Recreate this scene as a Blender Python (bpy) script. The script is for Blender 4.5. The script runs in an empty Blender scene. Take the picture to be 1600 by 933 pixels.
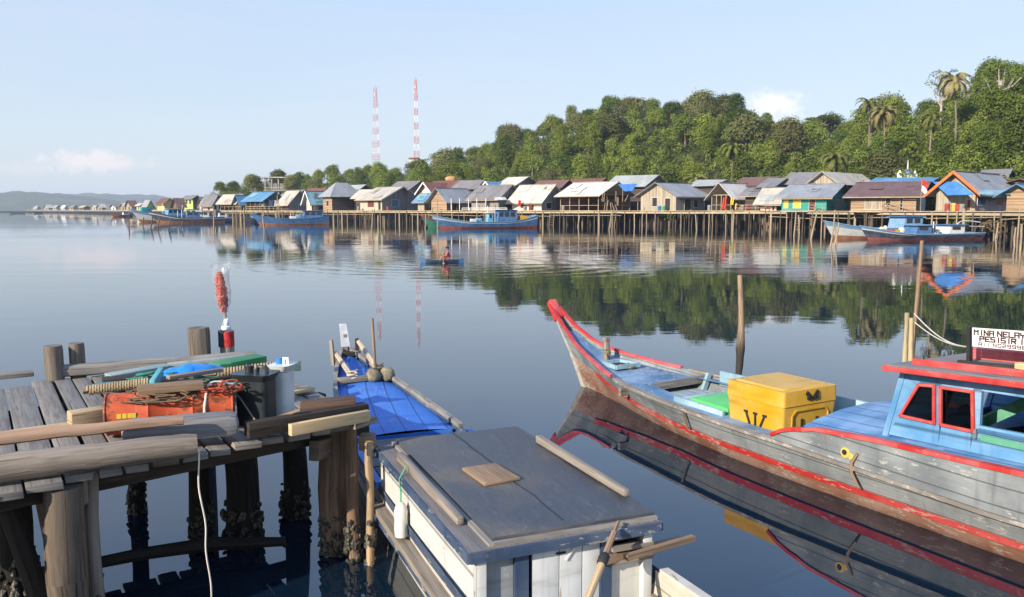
import bpy, bmesh, math, random
import numpy as np
from mathutils import Vector, Matrix
random.seed(7); RNG = np.random.default_rng(11)
S = bpy.context.scene
COL = S.collection
R = math.radians
# ---------------------------------------------------------------- camera
H, F, YH, W0, H0 = 2.8, 1290.0, 328.0, 1600.0, 933.0
PITCH = math.atan((H0 / 2 - YH) / F)
cam = bpy.data.cameras.new('camera'); co = bpy.data.objects.new('camera', cam); COL.objects.link(co)
co.location = (0, 0, H); co.rotation_euler = (R(90) - PITCH, 0, 0)
cam.sensor_fit = 'HORIZONTAL'; cam.sensor_width = 36.0; cam.lens = 36.0 * F / W0
cam.clip_start = 0.05; cam.clip_end = 20000
S.camera = co
# ---------------------------------------------------------------- light
SUN_EL, SUN_AZ = 24.0, math.degrees(math.atan2(-0.68, -0.73))      # the sun stands to the left, behind the camera
sd = Vector((math.sin(R(SUN_AZ)) * math.cos(R(SUN_EL)), math.cos(R(SUN_AZ)) * math.cos(R(SUN_EL)), math.sin(R(SUN_EL))))
sun = bpy.data.lights.new('sun', 'SUN'); sun.energy = 5.0; sun.angle = R(0.5); sun.color = (1.0, 0.895, 0.74)
so = bpy.data.objects.new('sun', sun); COL.objects.link(so)
so.rotation_euler = sd.to_track_quat('Z', 'Y').to_euler(); so.location = (-50, -50, 60)
world = bpy.data.worlds.new('World'); S.world = world; world.use_nodes = True
wt = world.node_tree; wt.nodes.clear()
def wn(t, **k):
    n = wt.nodes.new(t)
    for a, b in k.items():
        setattr(n, a, b)
    return n
sky = wn('ShaderNodeTexSky', sky_type='NISHITA', sun_disc=False, sun_elevation=R(SUN_EL), sun_rotation=R(SUN_AZ),
         air_density=1.0, dust_density=1.0, ozone_density=1.0, altitude=0)
bg = wn('ShaderNodeBackground'); bg.inputs['Strength'].default_value = 0.15
wo = wn('ShaderNodeOutputWorld')
tc = wn('ShaderNodeTexCoord')
# thin high cloud veil and two small cumulus clouds, placed by direction on the sky sphere
def wmath(op, a, b=None, clamp=False):
    n = wn('ShaderNodeMath', operation=op, use_clamp=clamp)
    for i, x in enumerate((a, b)):
        if x is None: continue
        if isinstance(x, (int, float)): n.inputs[i].default_value = x
        else: wt.links.new(x, n.inputs[i])
    return n.outputs[0]
def wdir(px, py):
    v = Vector(((px - 800) / F, 1, (YH - py) / F)); return v.normalized()
def cloud(px, py, rx, rz, dens, seed):
    c = wdir(px, py)
    sub = wn('ShaderNodeVectorMath', operation='SUBTRACT'); wt.links.new(tc.outputs['Generated'], sub.inputs[0]); sub.inputs[1].default_value = c
    sc_ = wn('ShaderNodeVectorMath', operation='MULTIPLY'); wt.links.new(sub.outputs[0], sc_.inputs[0]); sc_.inputs[1].default_value = (1 / rx, 1 / rx, 1 / rz)
    ln = wn('ShaderNodeVectorMath', operation='LENGTH'); wt.links.new(sc_.outputs[0], ln.inputs[0])
    nz = wn('ShaderNodeTexNoise'); nz.inputs['Scale'].default_value = 70; nz.inputs['Detail'].default_value = 6; nz.inputs['Roughness'].default_value = .6
    ad = wn('ShaderNodeVectorMath', operation='ADD'); wt.links.new(tc.outputs['Generated'], ad.inputs[0]); ad.inputs[1].default_value = (seed, seed, seed)
    wt.links.new(ad.outputs[0], nz.inputs['Vector'])
    m = wmath('SUBTRACT', 1.0, ln.outputs['Value'])
    m = wmath('ADD', m, wmath('MULTIPLY', wmath('SUBTRACT', nz.outputs['Fac'], .5), 2.2))
    return wmath('MULTIPLY', wmath('MULTIPLY', m, 1.6, True), dens)
cl = cloud(152, 254, .056, .014, .95, 3.1)
cl2 = cloud(1203, 170, .040, .020, .85, 5.7)
cl3 = cloud(45, 266, .03, .008, .4, 8.1)
nv = wn('ShaderNodeTexNoise'); nv.inputs['Scale'].default_value = 2.2; nv.inputs['Detail'].default_value = 5
mpv = wn('ShaderNodeMapping'); mpv.inputs['Scale'].default_value = (1, 1, 6); wt.links.new(tc.outputs['Generated'], mpv.inputs[0]); wt.links.new(mpv.outputs[0], nv.inputs['Vector'])
veil = wmath('MULTIPLY', wmath('SUBTRACT', nv.outputs['Fac'], .38), .9, True)
def wmix(fac, a, b):
    n = wn('ShaderNodeMix', data_type='RGBA')
    if isinstance(fac, (int, float)): n.inputs[0].default_value = fac
    else: wt.links.new(fac, n.inputs[0])
    for i, x in ((6, a), (7, b)):
        if isinstance(x, tuple): n.inputs[i].default_value = x
        else: wt.links.new(x, n.inputs[i])
    return n.outputs[2]
# bright humid haze over the whole sky, whiter towards the horizon
elev = wn('ShaderNodeSeparateXYZ'); wt.links.new(tc.outputs['Generated'], elev.inputs[0])
ramp = wn('ShaderNodeValToRGB'); wt.links.new(elev.outputs[2], ramp.inputs[0]); els = ramp.color_ramp.elements
for k, (p, c) in enumerate(((0.0, (3.02, 3.42, 3.78, 1)), (.22, (2.62, 3.24, 4.22, 1)), (.36, (2.0, 3.15, 5.1, 1)), (.60, (1.35, 2.6, 5.4, 1)))):
    e = els[k] if k < 2 else els.new(p); e.position = p; e.color = c
veilc = ramp.outputs[0]
csky = wmix(.78, sky.outputs[0], veilc)
csky = wmix(wmath('MULTIPLY', veil, .8), csky, (3.6, 3.8, 4.05, 1))
csky = wmix(cl, csky, (4.5, 4.2, 4.2, 1)); csky = wmix(cl3, csky, (4.1, 3.95, 4.05, 1)); csky = wmix(cl2, csky, (5.0, 4.95, 4.85, 1))
wt.links.new(csky, bg.inputs['Color']); wt.links.new(bg.outputs[0], wo.inputs['Surface'])
S.view_settings.view_transform = 'Standard'; S.view_settings.look = 'None'; S.view_settings.exposure = 0.60; S.view_settings.gamma = 1.0
S.view_settings.use_curve_mapping = False
S.cycles.use_denoising = True
try: S.cycles.denoiser = 'OPENIMAGEDENOISE'
except Exception: pass
S.cycles.max_bounces = 6; S.cycles.diffuse_bounces = 3; S.cycles.glossy_bounces = 3; S.cycles.transmission_bounces = 4
S.cycles.transparent_max_bounces = 12; S.cycles.volume_bounces = 0; S.cycles.caustics_reflective = False; S.cycles.caustics_refractive = False
S.cycles.sample_clamp_indirect = 6.0

# ---------------------------------------------------------------- projection helpers (real positions from the camera's own geometry)
_c, _s = math.cos(PITCH), math.sin(PITCH)
def ray(px, py):
    u, v = (px - W0 / 2) / F, (H0 / 2 - py) / F
    return Vector((u, _c + v * _s, -_s + v * _c))
def Pz(px, py, z):                      # point at height z seen at a pixel
    r = ray(px, py); t = (z - H) / r.z
    return Vector((0, 0, H)) + r * t
def Pd(px, py, d):                      # point at ground distance d (world y)
    r = ray(px, py); return Vector((0, 0, H)) + r * (d / r.y)
def Ppl(px, py, p, n):                  # point on the plane through p with normal n
    o = Vector((0, 0, H)); r = ray(px, py)
    return o + r * ((p - o).dot(n) / r.dot(n))
def X(px, d):
    return Pd(px, YH, d).x
def Zy(py, d):
    return Pd(800, py, d).z

# ---------------------------------------------------------------- material kit
def lin(h):
    h = h.lstrip('#'); o = []
    for i in (0, 2, 4):
        c = int(h[i:i + 2], 16) / 255; o.append(c / 12.92 if c <= .04045 else ((c + .055) / 1.055) ** 2.4)
    return tuple(o)
class NT:
    def __init__(self, name):
        self.m = bpy.data.materials.new(name); self.m.use_nodes = True
        self.t = self.m.node_tree; self.t.nodes.clear()
        self.out = self.n('ShaderNodeOutputMaterial')
    def n(self, typ, ins=None, **k):
        n = self.t.nodes.new(typ)
        for a, b in k.items(): setattr(n, a, b)
        for a, b in (ins or {}).items(): self.set(n.inputs[a], b)
        return n
    def set(self, sock, b):
        if hasattr(b, 'node'): self.t.links.new(b, sock)
        else:
            if isinstance(b, tuple) and len(b) == 3 and sock.type == 'RGBA': b = b + (1,)
            sock.default_value = b
    def math(self, op, a, b=0.0, clamp=False):
        n = self.n('ShaderNodeMath', operation=op, use_clamp=clamp); self.set(n.inputs[0], a); self.set(n.inputs[1], b); return n.outputs[0]
    def mix(self, fac, a, b, mode='MIX'):
        n = self.n('ShaderNodeMix', data_type='RGBA', blend_type=mode, clamp_factor=True)
        self.set(n.inputs[0], fac); self.set(n.inputs[6], a); self.set(n.inputs[7], b); return n.outputs[2]
    def coord(self, which='UV', scale=(1, 1, 1), off=(0, 0, 0)):
        t = self.n('ShaderNodeTexCoord'); m = self.n('ShaderNodeMapping', {'Scale': scale, 'Location': off}); self.t.links.new(t.outputs[which], m.inputs[0]); return m.outputs[0]
    def noise(self, vec, scale=1.0, detail=4, rough=.55, dist=0.0):
        return self.n('ShaderNodeTexNoise', {'Vector': vec, 'Scale': scale, 'Detail': detail, 'Roughness': rough, 'Distortion': dist}).outputs['Fac']
    def step(self, x, lo, hi):
        n = self.n('ShaderNodeMapRange', {0: x, 1: lo, 2: hi, 3: 0.0, 4: 1.0}, interpolation_type='SMOOTHSTEP'); return n.outputs[0]
    def bump(self, h, strength=.3, dist=.01):
        return self.n('ShaderNodeBump', {'Height': h, 'Strength': strength, 'Distance': dist}).outputs[0]
    def bsdf(self, col, rough=.7, normal=None, metal=0.0, spec=.4, **k):
        b = self.n('ShaderNodeBsdfPrincipled', {'Base Color': col, 'Roughness': rough, 'Metallic': metal, 'Specular IOR Level': spec})
        for a, v in k.items(): self.set(b.inputs[a.replace('_', ' ')], v)
        if normal is not None: self.t.links.new(normal, b.inputs['Normal'])
        self.t.links.new(b.outputs[0], self.out.inputs['Surface']); return b
def scl(c, k): return tuple(min(1, x * k) for x in c)
def m_wood(name, base, var=.5, rough=.85, crack=.6, seed=0.0, green=0.0):
    """weathered timber: grain along u, tone changing from plank to plank (each plank has its own uv offset)"""
    t = NT(name)
    g = t.noise(t.coord('UV', (1.6, 34, 1), (seed, 0, 0)), 1.0, 6, .65, .6)
    big = t.noise(t.coord('UV', (.9, 2.5, 1), (seed, 3, 0)), 1.0, 3)
    c = t.mix(t.step(g, .3, .72), scl(base, 1 - var), scl(base, 1 + var * .55))
    c = t.mix(t.step(big, .35, .7), c, t.mix(.5, c, scl(base, 1 + var * .8)))
    st = t.noise(t.coord('UV', (3, 9, 1), (seed + 5, 0, 0)), 1.0, 5)
    c = t.mix(t.math('MULTIPLY', t.step(st, .55, .75), .55), c, scl((.10, .075, .05), .7))
    cr = t.step(t.noise(t.coord('UV', (.8, 55, 1), (seed + 9, 0, 0)), 1.0, 2, .5, .3), .64, .70)
    c = t.mix(t.math('MULTIPLY', cr, crack), c, scl(base, .16))
    if green: c = t.mix(t.math('MULTIPLY', t.step(t.noise(t.coord('Object', (2, 2, 2)), 1.0, 4), .45, .7), green), c, (.05, .075, .03))
    h = t.math('SUBTRACT', t.math('MULTIPLY', g, .6), cr)
    t.bsdf(c, rough, t.bump(h, .55, .006), spec=.25)
    return t.m
def m_paint(name, col, wear=.4, under=(.30, .25, .19), rough=.55, seed=0.0, fade=.25, strakes=0.0, rust=0.0, wear_scale=1.0, edge_k=.55):
    """old paint over timber: faded patches, scratches that follow the grain, chips down to pale primer and wood"""
    t = NT(name)
    o = t.coord('UV', (1, 1, 1), (seed, seed * .7, 0))
    big = t.noise(o, 1.7, 4)
    c = t.mix(t.step(big, .32, .7), scl(col, 1 - fade * .7), t.mix(fade * .55, col, (.62, .62, .60)))
    gr = t.noise(t.coord('UV', (2.2, 40, 1), (seed + 2, 0, 0)), 1.0, 5, .6)
    c = t.mix(t.math('MULTIPLY', t.step(gr, .45, .75), .35), c, scl(col, .55))
    ch = t.noise(t.coord('UV', (7 * wear_scale, 26 * wear_scale, 1), (seed + 4, 1, 0)), 1.0, 6, .68)
    ch = t.math('ADD', ch, t.math('MULTIPLY', t.math('SUBTRACT', t.noise(o, 2.3 * wear_scale, 3), .5), .55))
    lo = .80 - wear * .32
    mask = t.step(ch, lo, lo + .03)
    edge = t.math('SUBTRACT', t.step(ch, lo - .035, lo - .01), mask, True)
    un = t.mix(t.step(gr, .4, .65), scl(under, .7), scl(under, 1.25))
    c = t.mix(t.math('MULTIPLY', edge, edge_k), c, (.62, .60, .55))
    c = t.mix(mask, c, un)
    dirt = t.noise(t.coord('UV', (9, 1.3, 1), (seed + 7, 2, 0)), 1.0, 4)
    c = t.mix(t.math('MULTIPLY', t.step(dirt, .52, .75), .45), c, scl(col, .35))
    h = t.math('SUBTRACT', t.math('MULTIPLY', gr, .35), mask)
    if rust:
        rs = t.noise(t.coord('UV', (5, .9, 1), (seed + 11, 4, 0)), 1.0, 3)
        c = t.mix(t.math('MULTIPLY', t.step(rs, .66, .72), rust), c, (.22, .09, .03))
    if strakes:
        sx = t.n('ShaderNodeSeparateXYZ', {0: t.coord('UV', (1, 1, 1))}).outputs[1]
        fr = t.math('FRACT', t.math('DIVIDE', sx, strakes))
        ln = t.math('SUBTRACT', 1.0, t.step(t.math('ABSOLUTE', t.math('SUBTRACT', fr, .5)), .0, .07))
        c = t.mix(t.math('MULTIPLY', ln, .7), c, scl(col, .18)); h = t.math('SUBTRACT', h, t.math('MULTIPLY', ln, 1.4))
    t.bsdf(c, rough, t.bump(h, .4, .004), spec=.35)
    return t.m
def m_plain(name, col, rough=.5, var=.15, scale=6.0, metal=0.0, spec=.4, bump=.0, **k):
    t = NT(name); n = t.noise(t.coord('Object', (scale,) * 3), 1.0, 5)
    c = t.mix(t.step(n, .3, .7), scl(col, 1 - var), scl(col, 1 + var))
    t.bsdf(c, rough, t.bump(n, bump, .01) if bump else None, metal, spec, **k); return t.m
def m_wall(name, col, var=.35, plank=.22, vertical=True):
    """board wall seen from far: board-to-board tone, rain streaks"""
    t = NT(name)
    sc_ = (1 / plank, .12, 1) if vertical else (.12, 1 / plank, 1)
    b = t.noise(t.coord('UV', sc_), 1.0, 1)
    s_ = t.noise(t.coord('UV', (3, .6, 1) if vertical else (.6, 3, 1)), 1.0, 5)
    c = t.mix(t.step(b, .3, .7), scl(col, 1 - var), scl(col, 1 + var * .6))
    c = t.mix(t.math('MULTIPLY', t.step(s_, .5, .8), .6), c, scl(col, .4))
    t.bsdf(c, .85, t.bump(b, .5, .03), spec=.2); return t.m
def m_roof(name, col, rust=.2, wave=.18, var=.3, rough=.6, metal=0.0):
    """corrugated sheet: ribs run down the slope (uv v), sheet joints, rust"""
    t = NT(name)
    w = t.n('ShaderNodeTexWave', {'Vector': t.coord('UV'), 'Scale': 1 / wave * .314, 'Distortion': 0.0}, bands_direction='X').outputs['Fac']
    sheet = t.n('ShaderNodeTexWhiteNoise', {'Vector': t.n('ShaderNodeVectorMath', {0: t.coord('UV', (1 / .85, 1 / 2.1, 1))}, operation='FLOOR').outputs[0]}, noise_dimensions='2D').outputs['Value']
    st = t.noise(t.coord('UV', (1.8, .35, 1)), 1.0, 5)
    c = t.mix(sheet, scl(col, 1 - var), scl(col, 1 + var * .5))
    c = t.mix(t.math('MULTIPLY', t.step(st, .45, .75), .5), c, scl(col, .6))
    r_ = t.noise(t.coord('UV', (.5, .3, 1), (4, 2, 0)), 1.0, 6, .7)
    c = t.mix(t.math('MULTIPLY', t.step(r_, .62 - rust * .25, .74 - rust * .2), min(1, rust * 2.2)), c, (.17, .075, .035))
    t.bsdf(c, rough, t.bump(w, .6, .04), metal, .3); return t.m
def m_leaf(name, c1, c2, c3, trans=.25):
    t = NT(name)
    oi = t.n('ShaderNodeObjectInfo').outputs['Random']
    n = t.noise(t.coord('Object', (.9, .9, .9)), 1.0, 3)
    c = t.mix(t.step(oi, .0, .75), c1, c2); c = t.mix(t.math('MULTIPLY', t.step(n, .35, .75), .65), c, c3)
    c = t.mix(t.math('MULTIPLY', t.step(t.math('FRACT', t.math('MULTIPLY', oi, 7.31)), .45, 1.0), .45), c, scl(c1, .6))
    c = t.mix(t.step(t.math('FRACT', t.math('MULTIPLY', oi, 23.7)), .0, 1.0), scl(c1, .45), c) if False else c
    k = t.math('ADD', .78, t.math('MULTIPLY', t.math('FRACT', t.math('MULTIPLY', oi, 23.7)), .72)); c = t.n('ShaderNodeVectorMath', {0: c, 'Scale': k}, operation='SCALE').outputs[0]
    d = t.n('ShaderNodeBsdfDiffuse', {'Color': c}); tr = t.n('ShaderNodeBsdfTranslucent', {'Color': t.mix(.5, c, (.10, .12, .01))})
    mx = t.n('ShaderNodeMixShader', {0: trans, 1: d.outputs[0], 2: tr.outputs[0]})
    t.t.links.new(mx.outputs[0], t.out.inputs['Surface']); return t.m

# ---------------------------------------------------------------- mesh kit
class MB:
    def __init__(self): self.v = []; self.f = []; self.uv = []; self.mi = []; self.cur = 0
    def add(self, vs, fs, uvs=None):
        o = len(self.v); self.v += [Vector(p) for p in vs]
        for i, f in enumerate(fs):
            self.f.append([o + k for k in f]); self.mi.append(self.cur)
            self.uv.append(uvs[i] if uvs else [(0, 0)] * len(f))
        return self
    def quad(self, a, b, c, d, uv=None):
        a, b, c, d = map(Vector, (a, b, c, d))
        if uv is None:
            lu, lv = (b - a).length, (d - a).length; uv = [(0, 0), (lu, 0), (lu, lv), (0, lv)]
        return self.add([a, b, c, d], [[0, 1, 2, 3]], [uv])
    def poly(self, pts, ax_u=None, ax_v=None):
        pts = [Vector(p) for p in pts]
        if ax_u is None: ax_u = (pts[1] - pts[0]).normalized()
        if ax_v is None:
            n = (pts[1] - pts[0]).cross(pts[-1] - pts[0]).normalized(); ax_v = n.cross(ax_u)
        return self.add(pts, [list(range(len(pts)))], [[(p.dot(ax_u), p.dot(ax_v)) for p in pts]])
    def beam(self, p0, p1, w, h, up=(0, 0, 1), w1=None, h1=None, roll=0.0, jit=0.0):
        """rectangular bar between two points; w across, h along up"""
        p0, p1 = Vector(p0), Vector(p1); a = (p1 - p0); L = a.length; a = a / L
        s = a.cross(Vector(up))
        if s.length < 1e-4: s = a.cross(Vector((0, 1, 0)))
        s.normalize(); u = s.cross(a).normalized()
        if roll:
            q = Matrix.Rotation(roll, 3, a); s = q @ s; u = q @ u
        w1 = w if w1 is None else w1; h1 = h if h1 is None else h1
        vs = []
        for p, ww, hh in ((p0, w, h), (p1, w1, h1)):
            for sx, sy in ((-1, -1), (1, -1), (1, 1), (-1, 1)):
                vs.append(p + s * (sx * ww / 2 + random.uniform(-jit, jit)) + u * (sy * hh / 2 + random.uniform(-jit, jit)) + a * random.uniform(-jit, jit))
        r = random.uniform(0, 40); k = random.uniform(0, 40)
        fs = [[0, 1, 5, 4], [1, 2, 6, 5], [2, 3, 7, 6], [3, 0, 4, 7], [3, 2, 1, 0], [4, 5, 6, 7]]
        uvs = []; acc = 0
        for i, ww in enumerate((w, h, w, h)):
            uvs.append([(r, k + acc), (r, k + acc + ww), (r + L, k + acc + ww), (r + L, k + acc)]); acc += ww
        uvs += [[(r, k), (r + .02, k), (r + .02, k + h), (r, k + h)]] * 2
        return self.add(vs, fs, uvs)
    def box(self, c, s, rot=0.0):
        c = Vector(c); sx, sy, sz = s
        m = Matrix.Rotation(rot, 3, 'Z')
        ax = m @ Vector((1, 0, 0)); ay = m @ Vector((0, 1, 0))
        if sx >= sy and sx >= sz: return self.beam(c - ax * sx / 2, c + ax * sx / 2, sy, sz)
        if sy >= sz: return self.beam(c - ay * sy / 2, c + ay * sy / 2, sx, sz)
        return self.beam(c - Vector((0, 0, sz / 2)), c + Vector((0, 0, sz / 2)), sx, sy, up=ay)
    def tube(self, pts, rad, n=8, caps=True, jit=0.0, flat=1.0):
        pts = [Vector(p) for p in pts]
        if not hasattr(rad, '__len__'): rad = [rad] * len(pts)
        r0 = random.uniform(0, 40); k0 = random.uniform(0, 40); o = len(self.v); L = 0
        t0 = (pts[1] - pts[0]).normalized()
        ref = Vector((0, 0, 1)) if abs(t0.z) < .9 else Vector((1, 0, 0))
        s = t0.cross(ref).normalized(); Ls = []; ang = [random.uniform(1 - jit, 1 + jit) for _ in range(n)]
        for i, p in enumerate(pts):
            a = (pts[min(i + 1, len(pts) - 1)] - pts[max(i - 1, 0)]).normalized()
            s = (s - a * s.dot(a)).normalized(); u = s.cross(a)
            if i: L += (p - pts[i - 1]).length
            Ls.append(L)
            for k in range(n):
                th = 2 * math.pi * k / n; rr = rad[i] * ang[k] * (1 + random.uniform(-jit, jit) * .5)
                self.v.append(p + s * math.cos(th) * rr + u * math.sin(th) * rr * flat)
        for i in range(len(pts) - 1):
            for k in range(n):
                k2 = (k + 1) % n; c0 = 2 * math.pi * rad[i]
                self.f.append([o + i * n + k, o + i * n + k2, o + (i + 1) * n + k2, o + (i + 1) * n + k]); self.mi.append(self.cur)
                self.uv.append([(r0 + Ls[i], k0 + c0 * k / n), (r0 + Ls[i], k0 + c0 * (k + 1) / n), (r0 + Ls[i + 1], k0 + c0 * (k + 1) / n), (r0 + Ls[i + 1], k0 + c0 * k / n)])
        if caps:
            for base, rev in ((o, True), (o + (len(pts) - 1) * n, False)):
                idx = [base + k for k in range(n)]
                if rev: idx.reverse()
                self.f.append(idx); self.mi.append(self.cur); self.uv.append([(r0 + .01 * math.cos(k), k0 + .1 * math.sin(k * 6.28 / n)) for k in range(n)])
        return self
    def grid(self, rows, uvs=None, close=False):
        """sheet through rows of points"""
        o = len(self.v); n = len(rows[0])
        for r in rows: self.v += [Vector(p) for p in r]
        if uvs is None:
            uvs = []; acc = 0
            for i, r in enumerate(rows):
                if i: acc += (Vector(r[n // 2]) - Vector(rows[i - 1][n // 2])).length
                l = 0; q = []
                for j, p in enumerate(r):
                    if j: l += (Vector(p) - Vector(r[j - 1])).length
                    q.append((acc, l))
                uvs.append(q)
        for i in range(len(rows) - 1):
            for j in range(n - 1):
                self.f.append([o + i * n + j, o + i * n + j + 1, o + (i + 1) * n + j + 1, o + (i + 1) * n + j]); self.mi.append(self.cur)
                self.uv.append([uvs[i][j], uvs[i][j + 1], uvs[i + 1][j + 1], uvs[i + 1][j]])
        return self
    def prism(self, prof, vec):
        """extrude a closed planar outline along vec"""
        prof = [Vector(p) for p in prof]; vec = Vector(vec); n = len(prof)
        nn = Vector((0, 0, 0))
        for i in range(n): nn += prof[i].cross(prof[(i + 1) % n])
        if nn.dot(vec) > 0: prof.reverse()
        self.poly(prof); self.poly([p + vec for p in reversed(prof)])
        r = random.uniform(0, 30); acc = 0
        for i in range(n):
            a, b = prof[i], prof[(i + 1) % n]; l = (b - a).length; L = vec.length
            q = [(r + acc, 0), (r + acc, L), (r + acc + l, L), (r + acc + l, 0)] if l > L else [(0, r + acc), (L, r + acc), (L, r + acc + l), (0, r + acc + l)]
            self.add([a, a + vec, b + vec, b], [[0, 1, 2, 3]], [q]); acc += l
        return self
    def blob(self, c, r, seg=10, rings=6, noise=0.0):
        c = Vector(c); rr = r if hasattr(r, '__len__') else (r, r, r); rows = []
        for i in range(rings + 1):
            ph = math.pi * i / rings; row = []
            for j in range(seg + 1):
                th = 2 * math.pi * (j % seg) / seg
                k = 1 + noise * math.sin(3.1 * ph + 2.3 * th + c.x * 9) * math.cos(2 * th + c.y * 7)
                row.append(c + Vector((rr[0] * math.sin(ph) * math.cos(th) * k, rr[1] * math.sin(ph) * math.sin(th) * k, -rr[2] * math.cos(ph) * k)))
            rows.append(row)
        return self.grid(rows)
    def xf(self, m):
        for i, p in enumerate(self.v): self.v[i] = m @ p
        return self
    def bounds(self):
        a = np.array([tuple(p) for p in self.v]); return a.min(0), a.max(0)
    def mesh(self, name, mats, smooth=None, bevel=0.0):
        me = bpy.data.meshes.new(name)
        me.from_pydata([tuple(p) for p in self.v], [], self.f)
        uvl = me.uv_layers.new(name='UVMap')
        flat = [c for f in self.uv for p in f for c in p]
        if len(flat) == len(uvl.data) * 2: uvl.data.foreach_set('uv', flat)
        for m in (mats if isinstance(mats, (list, tuple)) else [mats]): me.materials.append(m)
        if max(self.mi, default=0): me.polygons.foreach_set('material_index', self.mi)
        if bevel:
            bm = bmesh.new(); bm.from_mesh(me)
            bmesh.ops.remove_doubles(bm, verts=bm.verts, dist=1e-5)
            es = [e for e in bm.edges if len(e.link_faces) == 2 and e.calc_face_angle(0) > R(35)]
            bmesh.ops.bevel(bm, geom=es, offset=bevel, segments=2, affect='EDGES', profile=.6, clamp_overlap=True)
            bm.to_mesh(me); bm.free()
        if smooth or bevel:
            me.shade_smooth(); me.set_sharp_from_angle(angle=R(smooth if smooth else 40))
        me.update(); return me
def obj(name, mb, mat, parent=None, smooth=None, bevel=0.0, world=False, label=None):
    """ONE mesh object; world=True: the builder's points are world coordinates"""
    if world and parent is not None:
        root = parent
        m = Matrix.Identity(4)
        while root is not None: m = root.matrix_basis @ m; root = root.parent
        mb.xf(m.inverted())
    o = bpy.data.objects.new(name, mb.mesh(name, mat, smooth, bevel)); COL.objects.link(o)
    if parent is not None: o.parent = parent
    if label: o['label'] = label
    return o
def sides(name, mbs, mat, parent, **k):
    for m in mbs: obj(name, m, mat, parent, **k)
def islands(mb):
    """split a builder into its separate pieces"""
    par = list(range(len(mb.v)))
    def find(i):
        while par[i] != i: par[i] = par[par[i]]; i = par[i]
        return i
    for f in mb.f:
        for k in f[1:]: par[find(k)] = find(f[0])
    out = {}
    for fi, f in enumerate(mb.f):
        out.setdefault(find(f[0]), []).append(fi)
    res = []
    for fs in out.values():
        m = MB(); mp = {}
        for fi in fs:
            for k in mb.f[fi]:
                if k not in mp: mp[k] = len(m.v); m.v.append(mb.v[k].copy())
            m.f.append([mp[k] for k in mb.f[fi]]); m.uv.append(mb.uv[fi]); m.mi.append(mb.mi[fi])
        res.append(m)
    return res
def tag(o, label=None, cat=None, group=None, kind=None):
    if label: o['label'] = label
    if cat: o['category'] = cat
    if group: o['group'] = group
    if kind: o['kind'] = kind
    return o
def thing(name, label, cat, loc=(0, 0, 0), rotz=0.0, group=None, rot=None):
    o = bpy.data.objects.new(name, None); COL.objects.link(o); o.empty_display_size = .2
    o.location = loc; o.rotation_euler = rot if rot else (0, 0, rotz)
    return tag(o, label, cat, group)
def solo(name, mb, mat, label, cat, group=None, smooth=None, bevel=0.0, kind=None):
    """a thing that is one mesh, built in world coordinates; its origin goes to its base"""
    lo, hi = mb.bounds(); b = Vector(((lo[0] + hi[0]) / 2, (lo[1] + hi[1]) / 2, lo[2]))
    mb.xf(Matrix.Translation(-b)); o = obj(name, mb, mat, None, smooth, bevel); o.location = b
    return tag(o, label, cat, group, kind)
def copy_tree(o, parent=None):
    c = o.copy(); COL.objects.link(c); c.parent = parent
    for ch in list(o.children): copy_tree(ch, c)
    return c
def lerp(a, b, t): return a + (b - a) * t
def interp(tab, x): return float(np.interp(x, [p[0] for p in tab], [p[1] for p in tab]))
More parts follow.
